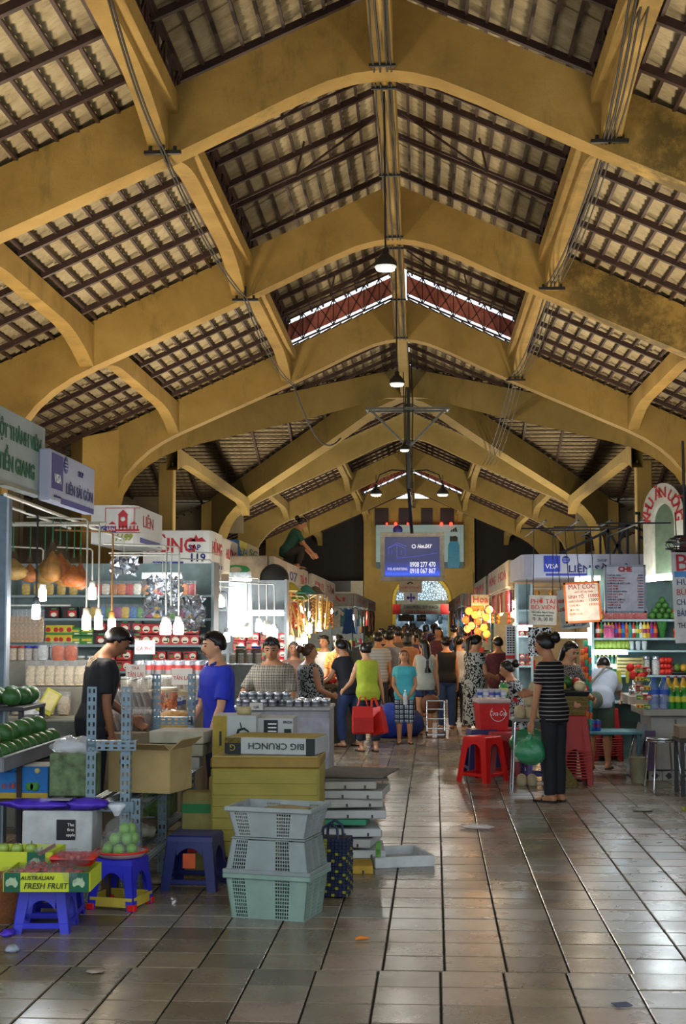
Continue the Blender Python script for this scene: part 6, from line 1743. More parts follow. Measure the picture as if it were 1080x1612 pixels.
goods('tomato', MB().ball((0, 0, 0), (.045, .045, .038), 10, 7).mesh('tomato', mat('#b82a1e', .3)), 'red tomato in the pile on the lower shelf', 'fruit', 'tomatoes', [(X_(1040, YG) + .04 * (k % 3), YG - .04 + .04 * (k // 3 % 2), z4 + .038 + .07 * (k // 3)) for k in range(9)])
goods('glass_jar', G_JAR(mat('#a8a8a0', .4, var=.5, scale=60), SILVER, .22, .055), 'clear jar of pale sweets beside the wooden slat crate', 'jar', 'jars beside the slat crate', line(X_(1014, YG), X_(1030, YG), 2, YG, z4))
fb = thing('fruit_basket', 'flat tray of mixed fruit on the right shelf', 'tray', (X_(1066, YG), YG + .05, z4)); MB().lathe([(.10, 0), (.17, .03), (.17, .04), (.09, .01)], n=18).build('tray_dish', mat('#3a3c38', .5), fb)
for k, (c, dx, dz) in enumerate((('#8a3a44', -.09, .07), ('#5a7a2c', -.02, .085), ('#c8962c', .06, .085), ('#4a6a2a', .10, .07))): tag(MB().ball((0, 0, 0), .05, 10, 7).build('fruit', mat(c, .4), None, (fb.location.x + dx, YG + .03, z4 + dz)), '%s fruit lying on the flat tray on the right shelf' % ('dark red', 'olive green', 'golden', 'deep green')[k], 'fruit')
# cabinet and patterned cloth at the left of the drinks stall
shelf_unit('narrow glass cabinet of boxes left of the noodle menu', X_(812, 19), X_(838, 19), 19.0, (1.1, 1.5, 1.85), 2.2, .3, mat('#9ab0b0', .3))
goods('small_box', G_COFFEE, 'small boxed good in the glass cabinet', 'box', 'boxes in the glass cabinet', stack(X_(818, 19.1), X_(832, 19.1), 2, 19.1, 1.5, .09, 2) + stack(X_(818, 19.1), X_(832, 19.1), 2, 19.1, 1.1, .09, 2), scale=.6)
pc = thing('patterned_cloth', 'white cloth with black leaf print hanging behind the striped top woman', 'cloth', tuple(at(850, 1010, Y=16.9)))
MB().add([(x, .015 * math.sin(x * 60), z) for x in [-.14 + .02 * i for i in range(15)] for z in (-.17, .17)], [(2 * i, 2 * i + 2, 2 * i + 3, 2 * i + 1) for i in range(14)], True).build('cloth_sheet', patterned('blotch', '#c8ccd0', '#15181c', 16), pc)
MB().bar((-.16, 0, .17), (.16, 0, .17), .012).build('rail', WIRE, pc); MB().bar((-.15, 0, .17), (-.15, 0, .75), .008).build('cord', CABLE, pc)
sgr = thing('eyewear_rack', 'tall white rack of sunglasses in front of the lantern shops', 'rack', (X_(805, 19.6), 19.6, 0)); MB().box((0, 0, .82), (.17, .03, 1.64), .004).build('rack_panel', mat('#b8bcc0', .5), sgr); MB().box((0, 0, .03), (.3, .3, .06), .01).build('rack_foot', BLACK, sgr); MB().box((0, -.018, 1.20), (.17, .01, .05)).build('red_band', REDC, sgr)
for k in range(11):
    g = MB(); z = 1.26 + k * .034
    for dx in (-.055, -.02, .02, .055): g.ball((dx, -.022, z), (.014, .006, .010), 8, 5)
    g.build('eyeglasses', mat('#1a1418', .2), sgr)

# ---- counters
TW = mat('#9a958a', .5, var=.1, name='grey_white_laminate')
c1 = thing('stall_counter', 'grey white counter with tiled plinth carrying the bottles at the right', 'counter', (2.40, 15.1, 0))
MB().box((.95, .40, .40), (1.82, .70, .56), .008).build('counter_body', TW, c1); MB().box((.92, .36, .73), (1.95, .88, .075), .006).build('counter_top', mat('#8f897c', .4, var=.12), c1)
MB().box((.95, .41, .055), (1.80, .68, .11)).build('plinth', mat('#3a3630', .7), c1)
for k in range(12):
    t_ = MB().box((.08 + k * .145, .064, .055), (.14, .008, .105), .002).build('plinth_tile', mat('#8f8c84', .4), c1); MB().prism([(.08 + k * .145 + .04 * math.cos(i * PI / 2), .055 + .04 * math.sin(i * PI / 2)) for i in range(4)], 'y', .058, .061).build('tile_motif', mat('#23211f', .5), t_)
MB().box((.30, .042, .40), (.02, .01, .5)).build('panel_joint', mat('#5c584e', .6), c1)
c2 = thing('wood_counter', 'white edged counter where the person in white bends over', 'counter', (X_(986, 16.2), 16.08, 0)); MB().box((.30, .35, .80), (.62, .70, .10), .006).build('counter_top', mat('#b0a696', .5), c2); MB().box((.44, .35, .375), (.30, .60, .75), .006).build('counter_body', mat('#8a8880', .6), c2)
zc_ = .77
wbt = multi([(lambda b: b.lathe([(.055, 0), (.062, .02), (.058, .10), (.062, .18), (.05, .24), (.022, .30)], n=16), clear('#4f7fc0', .5)), (lambda b: b.lathe([(.0635, .15), (.0635, .20)], n=16, caps=False), BLUEC), (lambda b: b.lathe([(.024, .30), (.024, .325), (.02, .33)], n=10), BLUEC)], 'water_bottle')
for k, px in enumerate((1026, 1042)): goods('water_bottle', wbt, 'big clear blue water bottle on the counter, %s of two' % ('left', 'right')[k], 'bottle', None, [(X_(px, 15.05), 15.05, zc_)])
gb = G_BOTTLE(mat('#2f8a2c', .15), mat('#c8c02a', .4), mat('#c8c83a', .5), .235, .036)
goods('soda_bottle', gb, 'green soda bottle with yellow label on the right counter', 'bottle', 'green soda bottles', [(X_(1053 + 10.5 * k, 15.05), 15.05 + .1 * j, zc_) for k in range(6) for j in range(2)])
for k in range(5):
    for j in range(2): goods('juice_carton', [G_TEA, G_GREENBOX, G_COFFEE][(k + j) % 3], '%s juice box in the tower at the counter corner, %s level' % (('left', 'right')[j], ('bottom', 'second', 'third', 'fourth', 'topmost')[k]), 'box', None, [(X_(1004 + 11 * j, 15.0), 15.0, zc_ + .095 * k)], 0, 0, 6, .50 + .42 * 0)
goods('drink_can', CAN[7], 'teal can standing behind the green soda bottles', 'can', 'teal cans', [(X_(1052 + 9 * k, 15.4), 15.4, zc_ + .0) for k in range(7)]); goods('drink_bottle', BOT[2], 'tall yellow drink bottle at the back of the right counter', 'bottle', 'yellow bottles on the counter', [(X_(1050 + 12 * k, 15.6), 15.65, zc_) for k in range(5)], scale=1.6)
zt3 = .852
rb = thing('red_flowers', 'bunch of red waxy flowers in a silver pot by the bending person', 'flowers', (X_(1003, 16.3), 16.35, zt3)); MB().lathe([(.05, 0), (.065, .16), (.06, .16)], n=14).build('pot', SILVER, rb); rr = random.Random(8)
for k in range(12): MB().ball((0, 0, 0), (.05, .03, .05), 8, 6).build('petal', REDC, rb, (rr.uniform(-.12, .10), rr.uniform(-.08, .06), .19 + rr.uniform(0, .12))).rotation_euler = (rr.random(), rr.random(), rr.random())
for k in range(3): MB().prism([(-.015, .15), (.015, .15), (.03, .29), (.0, .30), (-.025, .28)], 'y', -.003, .003).build('yellow_leaf', mat('#a8b02e', .5), rb, (-.17 + .04 * k, .02 * k, -.02)).rotation_euler = (0, -.2 + .25 * k, 0)
single('steel_kettle', MB().lathe([(.06, 0), (.075, .05), (.06, .10), (.02, .12), (.02, .13), (.004, .14)], n=16), CHROME, 'small steel kettle on the white edged counter', 'kettle', (X_(989, 16.2) + .05, 16.18, zt3))
# cup towers
for k, (px, cs, lab) in enumerate(((915, ('#c87a2c', '#c85a22', '#a8382a'), 'orange'), (921, ('#b8322a', '#2a8a6a', '#c8702c'), 'red and green'), (927, ('#2a7a8a', '#3a9a8a', '#c8562a'), 'teal'))):
    t = thing('cup_tower', 'tall %s tower of stacked plastic cups on the snack table' % lab, 'cups', (X_(px, 15.4), 15.4 + .03 * k, .50)); H_ = (1022, 1008, 1016)[k]; zt_ = Z_(H_, 15.4) - .50; nn = 14
    for i in range(nn): MB().lathe([(.020, 0), (.027, zt_ / nn * .98), (.024, zt_ / nn)], n=10).build('cup', mat(cs[i % 3], .4), t, (0, 0, zt_ / nn * i))
snt = thing('snack_table', 'low teal edged table behind the stacked stools', 'table', (X_(945, 15.6), 15.6, 0)); MB().box((0, 0, .485), (.80, .5, .03), .005).build('table_top', mat('#4a8088', .5), snt)
for sx in (-.36, .36):
    for sy in (-.2, .2): MB().box((sx, sy, .235), (.04, .04, .47)).build('leg', mat('#4a7078', .5), snt)
goods('drink_can', CAN[1], 'blue can on the low teal edged table', 'can', 'blue cans', line(X_(930, 15.5), X_(938, 15.5), 2, 15.5, .50))

# ---- stools and small things
sp0 = at(766, 1233, Z=0)
stool('bright red plastic stool standing alone at the edge of the aisle', (sp0.x - .03, sp0.y + .20, 0), -38, REDP, .40, .475, top=.72)
stool('dark blue plastic stool behind the bright red stool', (X_(757, 15.6), 15.7, 0), 10, BLUED, .38, .50, top=.76)
for k, (px, Y) in enumerate(((789, 15.35), (800, 16.0))): stool('dark red stool %s' % ('right behind the bright red stool', 'partly hidden behind another dark red stool'), (X_(px, Y), Y, 0), 5, REDD, .36, .49, top=.78) if False else stool(('dark red stool right behind the bright red stool', 'dark red stool farther back beside the coconut stand')[k], (X_(px, Y), Y, 0), 5 + 20 * k, REDD, .34, .49, top=.78)
stool('violet blue stool behind the coconut stand', (X_(842, 15.2), 15.25, 0), 12, mat('#5a5a9a', .4), .30, .36)
def stool_stack(n, p, rz, m, w, h, dz, lab, group, sticker=None):
    o = stool(lab, p, rz, m, w, h, group=group, top=.74, ribs=True)
    for k in range(1, n): dup(o, (p[0], p[1], p[2] + dz * k), label='%s, %s' % (lab, 'topmost' if k == n - 1 else ORD[k] + ' from the floor'))
    o['label'] = lab + ', lowest'
    return o
ss = at(906, 1237, Z=0)
stool_stack(10, (ss.x, ss.y + .20, 0), 3, mat('#a01a16', .5, var=.06), .36, .44, .030, 'red stool in the tall stack behind the broom', 'stacked red stools')
s2 = at(956, 1199, Z=0)
stool_stack(8, (s2.x, s2.y + .18, 0), 6, REDD, .36, .44, .028, 'dark red stool in the stack by the teal edged table', 'stacked dark red stools')
bk = thing('wicker_basket', 'brown wicker basket standing on the stack of red stools', 'basket', (ss.x - .02, ss.y + .20, .713)); MB().rect_loft([(0, .13, .12), (.10, .165, .14), (.19, .18, .15)]).build('basket_body', mat('#6a5a30', .85, var=.4, scale=70), bk)
for z in (.04, .09, .14, .185): MB().rect_loft([(z, .142 + .2 * z, .124 + .16 * z), (z + .012, .145 + .2 * z, .127 + .16 * z)]).build('basket_band', mat('#7a6a3a', .85), bk)
bt2 = thing('fruit_tray', 'black tray of cut fruit resting on the wicker basket', 'tray', (ss.x - .02, ss.y + .20, .905)); MB().rect_loft([(0, .17, .12), (.05, .19, .14), (.055, .19, .14)]).build('tray_body', mat('#1e1e1e', .4), bt2)
for k, (c, dx, dy, r_, lab) in enumerate((('#b8a83a', -.10, -.05, .055, 'yellow mango'), ('#c8b890', .09, -.06, .062, 'pale cut melon'), ('#2f5a2a', -.03, .02, .06, 'dark green avocado'), ('#a8322a', .07, .04, .05, 'red dragon fruit'), ('#4a7a2c', -.11, .06, .05, 'green guava'))):
    tag(MB().ball((0, 0, 0), (r_, r_, r_ * .95), 12, 8).build('fruit', mat(c, .4, var=.2), None, (bt2.location.x + dx, bt2.location.y + dy, .958 + r_ * .9 + (.05 if dy > 0 else 0))), lab + ' in the black tray on the basket', 'fruit')
brm = at(890, 1240, Z=0)
bro = thing('broom', 'grass broom with orange handle leaning on the red stool stack', 'broom', (brm.x, brm.y + .06, 0))
MB().tube([(-.11, 0, .50), (-.02, 0, .22)], .014, 8).build('handle', ORANGE, bro)
MB().loft([[(cx + rx * math.cos(a), ry * math.sin(a), z) for a in [2 * PI * i / 12 for i in range(12)]] for z, cx, rx, ry in ((.0, .01, .13, .05), (.06, .01, .12, .05), (.16, -.01, .07, .035), (.26, -.03, .018, .018))]).build('bristles', mat('#6a5c30', .9, var=.4, scale=60), bro)
# coconut stand
cs = thing('coconut_stand', 'chrome legged stand carrying peeled coconuts', 'stand', (X_(832, 14.35), 14.35, 0))
MB().box((0, 0, .70), (.38, .34, .03), .006).build('stand_top', mat('#7a7a74', .4), cs); MB().box((0, 0, .30), (.34, .32, .025), .004).build('lower_shelf', mat('#9a9488', .5), cs)
for sx in (-1, 1):
    for sy in (-1, 1): MB().tube([(sx * .15, sy * .14, .70), (sx * .16, sy * .145, .66), (sx * .195, sy * .17, 0)], .012, 8).build('leg', CHROME, cs)
coc = MB().lathe([(.035, 0), (.05, .006), (.054, .045), (.050, .085), (.036, .11), (.012, .122), (.002, .122)], n=16).mesh('coconut', mat('#b8a884', .7, var=.12, scale=12))
cp = [(-.105, -.08, .716), (0, -.08, .716), (.105, -.08, .716), (-.105, .04, .716), (0, .04, .716), (.105, .04, .716), (-.02, -.06, .84), (.085, -.05, .84), (.0, .03, .84), (.04, -.04, .962)]
goods('coconut', coc, 'peeled white coconut in the pile on the chrome stand', 'coconut', 'peeled coconuts on the stand', [(cs.location.x + x, cs.location.y + y, z) for x, y, z in cp])
fl = at(829, 1238, Z=0)
for k in (0, 1): goods('coconut', coc, 'peeled coconut on the floor under the stand, %s of two' % ('left', 'right')[k], 'coconut', None, [(fl.x - .045 + .105 * k, fl.y + .06, 0)])
GBAG = clear('#2a8a5a', .78, .25, name='green_bag_film')
b1 = thing('plastic_bag', 'green plastic bag full of shopping on the lower shelf of the coconut stand', 'bag', (cs.location.x - .02, cs.location.y - .02, .313)); crumple(.19, .13, .15, 51, 24, 14, .14).build('bag_body', GBAG, b1, (0, 0, .15)); MB().tube([(-.06, 0, .28), (-.08, 0, .34), (-.05, 0, .37)], [.03, .02, .01], 8).build('bag_neck', clear('#e8f2ee', .5), b1)
# chrome stools
def chrome_stool(label, p, rz):
    t = thing('bar_stool', label, 'stool', p, rz); h = .505
    MB().lathe([(.002, h), (.16, h), (.172, h - .008), (.165, h - .02), (.002, h - .02)], n=28).build('seat', mat('#8a8e92', .22, .9), t); MB().tube([(.165 * math.cos(2 * PI * i / 24), .165 * math.sin(2 * PI * i / 24), h - .03) for i in range(25)], .009, 6, False).build('seat_ring', CHROME, t)
    for k in range(4):
        a = PI / 4 + k * PI / 2; MB().tube([(.10 * math.cos(a), .10 * math.sin(a), h - .03), (.155 * math.cos(a), .155 * math.sin(a), h - .05), (.21 * math.cos(a), .21 * math.sin(a), 0)], .0095, 8).build('leg', CHROME, t)
chrome_stool('round chrome stool in front of the tiled counter', (X_(1040, 14.5), 14.55, 0), .15); chrome_stool('second chrome stool cut off by the right edge of the photo', (X_(1098, 14.4), 14.4, 0), .4)
single('wooden_box', MB().box((0, 0, .06), (.40, .30, .12), .006), mat('#7a6a54', .8), 'brown wooden box on the small table at the right edge', 'box', (X_(1092, 14.0), 14.0, .552))
tt = thing('small_table', 'small dark table under the brown wooden box', 'table', (X_(1096, 14.0), 14.0, 0)); MB().box((0, 0, .535), (.46, .40, .03)).build('table_top', mat('#3a3028', .7), tt)
for sx in (-.2, .2):
    for sy in (-.17, .17): MB().box((sx, sy, .26), (.035, .035, .52)).build('leg', BLACK, tt)
ft = thing('folded_table', 'silver folded table leaning against the counter', 'table', (X_(986, 15.7), 15.62, 0)); ft.rotation_euler = (0, R(14), 0)
MB().box((0, 0, .30), (.05, .40, .58), .008).build('table_top', mat('#8f9aa0', .3, .6), ft); MB().tube([(-.03, -.15, .05), (-.03, -.15, .5), (-.03, .15, .5), (-.03, .15, .05)], .011, 6).build('frame_tube', CHROME, ft)
single('bucket', MB().lathe([(.075, 0), (.095, .26), (.10, .265), (.088, .262), (.07, .01)], n=18), mat('#8a8268', .6), 'cream bucket beside the folded table', 'bucket', (X_(1000, 15.0), 15.0, 0))
single('purple_board', MB().box((0, 0, .21), (.11, .02, .42), .004), mat('#4a3a54', .6), 'purple board leaning on the counter front', 'board', (X_(1020, 15.0), 15.03, .12))
# soft drink cooler
ck = thing('drink_cooler', 'red soft drink cooler box with white script and pale lid', 'cooler', (X_(773, 15.6), 15.75, .485)); ck.rotation_euler = (0, 0, R(10))
MB().rect_loft([(0, .15, .13), (.30, .175, .15)]).build('cooler_body', mat('#c01c1c', .35), ck); MB().box((0, 0, .325), (.37, .32, .05), .012).build('cooler_lid', mat('#b8a8a4', .5), ck)
text('Coca-Cola', ck, (.04, -.153, .19), .075, WHITE, rot=(PI / 2 - .06, 0, 0), shear=.35, width=.19); o_ = MB().tube([(.085 * math.cos(2 * PI * i / 20), 0, .085 * math.sin(2 * PI * i / 20)) for i in range(21)], .003, 4, False).build('logo_ring', WHITE, ck, (.04, -.148, .19)); o_.rotation_euler = (-.06, 0, 0)
MB().box((.178, -.09, .17), (.006, .07, .10)).build('white_tag', WHITE, ck)
stool('red stool carrying the soft drink cooler', (X_(773, 15.6), 15.75, 0), 10, mat('#b02020', .4), .36, .48, top=.84)
zk = .845
for k in range(9):
    goods('cup', multi([(lambda b: b.lathe([(.025, 0), (.036, .09), (.036, .095), (.024, .004)], n=12), clear('#dfe8f4', .5)), (lambda b: b.lathe([(.037, .03), (.0365, .06)], n=12, caps=False), [BLUEC, mat('#c8c8d8', .4), mat('#5a4aa8', .4)][k % 3])], 'cup'), '%s banded clear cup on the cooler lid, %s row, %s from left' % (('blue', 'grey', 'violet')[k % 3], 'front' if k < 5 else 'back', ORD[k % 5]), 'cup', None, [(ck.location.x - .13 + .065 * (k % 5), ck.location.y - .08 + .09 * (k // 5), zk)])
goods('drink_bottle', BOT[3], 'green and purple capped bottle at the right of the cooler lid', 'bottle', 'bottles on the cooler', line(ck.location.x + .12, ck.location.x + .16, 2, ck.location.y + .1, zk), scale=.9)
# ================================================================== FAR STALLS, HANGING THINGS
def garment_mesh(c, kind=0):
    if kind == 0: poly = [(-.14, -.62), (.14, -.62), (.15, -.18), (.24, -.26), (.28, -.16), (.12, -.01), (.04, 0), (0, -.04), (-.04, 0), (-.12, -.01), (-.28, -.16), (-.24, -.26), (-.15, -.18)]
    elif kind == 1: poly = [(-.24, -.85), (-.1, -.88), (.08, -.84), (.24, -.87), (.12, -.30), (.14, -.04), (.05, 0), (0, -.05), (-.05, 0), (-.14, -.04), (-.12, -.30)]
    else: poly = [(-.13, -.36), (.13, -.36), (.15, -.06), (.06, -.03), (.05, .0), (-.05, 0), (-.06, -.03), (-.15, -.06)]
    mb = MB(); mb.prism(poly, 'y', -.02, .02)
    return mb.mesh('hung_cloth', mat(c, .85, var=.25, scale=8))
GC = ['#9a2a2a', '#2a4a7a', '#b8a890', '#3a6a5a', '#a86a3a', '#6a3a5a', '#c8b8a8', '#2a2a34', '#b84a3a', '#4a7a8a']
GAR = [garment_mesh(c, k % 3) for k, c in enumerate(GC)]
GN = ('dark red', 'navy', 'beige', 'sea green', 'tan', 'plum', 'pale pink', 'black', 'coral', 'teal')
HANGER = MB().tube([(-.12, 0, -.01), (0, 0, .05), (.12, 0, -.01)], .006, 4).mesh('hanger', BLACK)
STR = MB()
for k in range(7): STR.ball((.012 * (k % 2), 0, -.06 - k * .075), (.035, .03, .042), 7, 5)
STR.tube([(0, 0, 0), (0, 0, -.55)], .006, 4)
STRAND = [STR.mesh('dried_strand', mat(c, .5, var=.4, scale=20)) for c in ('#b07a2c', '#8a5a24', '#c8963c', '#9a3a24')]
BALLS = [MB().lathe([(.003, -.05), (.04, -.035), (.052, 0), (.04, .038), (.003, .046)], n=10).mesh('fruit', mat(c, .4, var=.2)) for c in ('#c86a1e', '#5a8a2c', '#b8302a', '#c8a82c', '#3a6a2a')]
def far_stall(side, Y0, Y1, head, seed, theme, n_lamp, bulbc, lampc, lab):
    rr = random.Random(seed); sx = -1 if side == 'left' else 1
    e = XC + sx * 1.75                       # aisle edge
    L = Y1 - Y0
    s = thing('market_stall', '%s with counter, back wall and flat roof' % lab, 'stall', (e + sx * .9, (Y0 + Y1) / 2, 0))
    MB().box((-sx * .45, 0, .42), (.85, L, .84), .01).build('counter', mat(('#6a6a64', '#7a6a52', '#5a666a')[seed % 3], .7), s)
    MB().box((sx * .95, 0, 1.25), (.06, L, 2.5)).build('back_wall', mat('#7c7868', .8), s)
    MB().box((sx * .1, L / 2 - .05, 1.2), (1.6, .06, 2.4)).build('end_wall', mat('#8c8a7c', .8), s)
    MB().box((sx * .15, 0, 2.58), (1.75, L, .07)).build('stall_roof', mat('#4a4840', .8), s)
    for yy in (-L / 2 + .05, L / 2 - .05): MB().box((-sx * .72, yy, 1.27), (.05, .05, 2.54)).build('post', SHELFM, s)
    MB().bar((-sx * .80, -L / 2, 2.215), (-sx * .80, L / 2, 2.215), .025).build('hanging_rail', WIRE, s)
    MB().bar((-sx * .8, -L / 2 - .03, 2.215), (sx * .9, -L / 2 - .03, 2.215), .025).build('hanging_rail', WIRE, s)
    # header boards, one per name
    nb = len(head); xh = e + sx * .10
    for k, (tx, bc, tc) in enumerate(head):
        yc_ = Y0 + L * (k + .5) / nb
        hb = thing('stall_header', 'header board of the %s%s' % (lab, '' if nb == 1 else ', ' + ('nearest', 'second', 'third')[k] + ' along it'), 'sign', (xh, yc_, 2.46))
        MB().box((0, 0, 0), (.10, L / nb - .04, .44), .015).build('header_box', mat(bc, .6), hb)
        text(tx, hb, (-sx * .052, 0, 0), .22, mat(tc, .6), (PI / 2, 0, -sx * PI / 2), width=(L / nb) * .7, bold=.004)
        if k == 0:
            text(tx, MB().box((sx * .75, -L / nb / 2 - .06, 0), (1.4, .06, .44), .015).build('front_board', mat(bc, .6), hb), (sx * .75, -L / nb / 2 - .093, 0), .2, mat(tc, .6), width=.9, bold=.004)
    xr = e + sx * .10
    # hanging goods along the aisle rail and across the front
    n = int(L * 2.6)
    places = [(xr - sx * .0, Y0 + .25 + (L - .4) * i / n, PI / 2 + rr.uniform(-.13, .13)) for i in range(n)] + [(e + sx * (.30 + .22 * i), Y0 - .03, rr.uniform(-.15, .15)) for i in range(6)]
    for q_, (x, y, rz) in enumerate(places):
        z = 2.205
        pw = ('%s along the aisle rail' % ORD[q_]) if q_ < n else ('%s across the front' % ORD[q_ - n])
        gi = rr.randrange(10); si = rr.randrange(4)
        if theme == 'cloth':
            o = tag(link('garment', GAR[gi], None, (x, y, z - .05), rz), '%s garment of the %s, %s' % (GN[gi], lab, pw), 'garment', 'garments of the ' + lab); link('hanger', HANGER, o)
        elif theme == 'dry':
            o = tag(link('dried_strand', STRAND[si], None, (x, y, z), rz), '%s strand at the %s, %s' % (('golden', 'brown', 'straw coloured', 'reddish')[si], lab, pw), 'dried goods', 'dried strands of the ' + lab)
            o.scale = (1, 1, rr.uniform(.8, 1.4))
        else:
            o = tag(link('hanging_bag', GAR[(2, 5, 8)[gi % 3]] if gi < 5 else STRAND[si], None, (x, y, z), rz), '%s hanging at the %s, %s' % ((GN[(2, 5, 8)[gi % 3]] + ' bag') if gi < 5 else (('golden', 'brown', 'straw coloured', 'reddish')[si] + ' charm'), lab, pw), 'bag', 'hanging bags of the ' + lab)
    for i in range(int(L * 4)):
        y = Y0 + .2 + (L - .4) * i / (L * 4)
        if theme == 'fruit' or (theme == 'dry' and i % 2):
            for j in range(3): tag(link('fruit', rr.choice(BALLS), None, (e + sx * (.10 + .13 * j), y, .895)), 'fruit on the counter of the %s, %s along, %s row' % (lab, ORD[i // 2], ('edge', 'middle', 'inner')[j]), 'fruit', 'fruit of the ' + lab)
        elif i % 2 == 0:
            m_ = rr.choice((G_COFFEE, G_TEA, G_GREENBOX, G_DARKBOX, tin, jw, pk[rr.randrange(8)]))
            for lv in (0, 1): 
                if lv == 0 or m_ in (G_COFFEE, G_TEA, G_GREENBOX): 
                    o = tag(link('packaged_good', m_, None, (e + sx * (.15 + .16 * (i % 3)), y, .845 + .112 * lv), PI / 2 * sx + rr.uniform(-.2, .2)), 'packaged good on the counter of the %s, %s along%s' % (lab, ORD[i // 2], ('', ', upper')[lv]), 'box', 'packaged goods of the ' + lab)
    for k in range(n_lamp):
        y = Y0 + .4 + L * k / n_lamp * .9
        t = thing('hanging_lamp', 'bare bulb shining in the %s, %s from the near end' % (lab, ORD[k]), 'lamp', (e + sx * rr.uniform(.1, .7), y, rr.uniform(1.62, 2.0)), 0, 'bulbs of the ' + lab)
        MB().lathe([(.004, -.09), (.04, -.075), (.055, -.03), (.04, .02), (.02, .04)], n=10).build('bulb', glow(bulbc, 55), t); MB().lathe([(.02, .035), (.024, .1), (.008, .11)], n=8).build('socket', BLACK, t); MB().tube([(0, 0, .1), (0, 0, 2.5 - t.location.z)], .006, 5).build('cord', CABLE, t)
        if k % 4 == 0: lamp((t.location.x - sx * .25, t.location.y - .2, t.location.z - .05), 22 if lampc != WARM else 26, lampc, .1, name='stall_bulb_light')
    return s
W_, RW = '#b8b2a4', '#a8262a'
far_stall('left', 21.0, 27.4, (('80', '#a89a84', '#2a7a44'), ('07', '#b4b0a8', '#2a3a8a'), ('TRÀ 82', W_, RW)), 1, 'dry', 11, '#ffe0a0', WARM, 'nearer dried goods stall')
far_stall('left', 28.6, 36.2, (('KIM 93', W_, RW), ('TÂM', '#9a8a7a', '#6a2a2a')), 2, 'dry', 12, '#eef4ff', COOL, 'farther dried goods stall')
far_stall('left', 48.0, 56.5, (('VẢI', '#8a8478', RW), ('LAN', '#9a9284', RW)), 3, 'cloth', 9, '#eef6ff', COOL, 'left cloth stall')
far_stall('left', 58.0, 69.0, (('MAI', '#7a7468', RW),), 4, 'cloth', 3, '#fff0d8', WARM, 'last left cloth stall')
far_stall('right', 22.5, 29.0, (('HOA', '#b0a890', RW), ('HỒNG', '#a8a08c', RW)), 5, 'bags', 10, '#ffc070', WARM, 'lantern shop')
far_stall('right', 30.2, 37.0, (('THU', '#8a8474', RW),), 6, 'cloth', 9, '#ffd8a0', WARM, 'red cloth shop')
far_stall('right', 48.0, 57.0, (('NGỌC', '#8a8478', RW),), 7, 'cloth', 8, '#eef4ff', COOL, 'right cloth shop')
far_stall('right', 58.5, 70.0, (('LỆ', '#7a7468', RW),), 8, 'cloth', 3, '#ffe8c0', WARM, 'last right cloth shop')
# lit lanterns of the lantern shop
LAN = [MB().lathe([(.02, -.10), (.07, -.07), (.10, 0), (.07, .07), (.02, .10)], n=12).mesh('lantern', glow(c, 1.6)) for c in ('#ff9a3c', '#ff6a2a', '#ffc060')]
LCAP = multi([(lambda b: (b.lathe([(.03, .095), (.03, .115), (.01, .12)], n=8), b.lathe([(.03, -.115), (.03, -.095)], n=8), b.tube([(0, 0, -.11), (0, 0, -.24)], .012, 5), b.tube([(0, 0, .11), (0, 0, .5)], .004, 4)), REDC)], 'lantern_cap')
rr = random.Random(77)
for k, (px, py) in enumerate(((738, 962), (747, 956), (757, 966), (766, 972), (752, 978), (742, 985), (762, 988), (733, 976), (770, 960), (748, 968), (758, 955), (736, 990), (766, 998), (752, 994))):
    p = at(px, py, Y=22.2 + .25 * (k % 3)); o = tag(link('lantern', LAN[k % 3], None, tuple(p)), '%s lantern glowing in the lantern shop cluster, %s in height order' % (('orange', 'deep orange', 'amber')[k % 3], ORD[(1, 0, 3, 4, 6, 8, 10, 7, 2, 5, 9, 11, 13, 12)[k]]), 'lantern', 'lanterns at the lantern shop'); link('lantern_cap', LCAP, o); o.scale = (.62, .62, .62)
lamp(tuple(at(752, 975, Y=21.9)), 26, (1, .55, .2), .2, name='lantern_light')
r, w, h, y = board('shop_sign', 'small white sign beginning with red letters Ho above the lanterns', 742, 770, 936, 953, 22.0, mat('#b0a894', .6)); text('Hoa', r, (0, y, 0), .14, RLET)
# long sticks, hats and straw bundles at the first dried goods stall
BAM = mat('#a07c3c', .6, var=.3)
for k, (a_, b_) in enumerate((((438, 938), (452, 1002)), ((446, 936), (462, 1004)), ((455, 936), (474, 1000)), ((466, 934), (480, 998)), ((474, 940), (488, 1004)), ((500, 936), (498, 990)), ((508, 938), (506, 992)), ((516, 940), (512, 990)), ((470, 952), (498, 935)), ((462, 945), (490, 930)))):
    single('bamboo_stick', MB().tube([at(*a_, Y=20.3 + .07 * k), at(*b_, Y=20.2 + .07 * k)], .016, 6), BAM, 'bamboo stick before the nearer dried goods stall, ' + ('leftmost of the leaning five', 'second of the leaning five', 'third of the leaning five', 'fourth of the leaning five', 'rightmost of the leaning five', 'left of three uprights', 'middle of three uprights', 'right of three uprights', 'lower of two slanting up rightwards', 'upper of two slanting up rightwards')[k], 'stick', (0, 0, 0), 0, 'bamboo sticks')
for k, (px, py, c, nm) in enumerate(((458, 930, '#b8a83a', 'yellow green'), (482, 934, '#2f7a6a', 'teal'), (496, 936, '#5a4a38', 'brown'), (472, 944, '#7a8a3a', 'olive'))):
    single('straw_hat', MB().lathe([(.16, 0), (.10, .05), (.06, .10), (.003, .13)], n=16), mat(c, .7), '%s conical hat hanging over the dried goods stall' % nm, 'hat', tuple(at(px, py, Y=20.4 + .1 * k)))
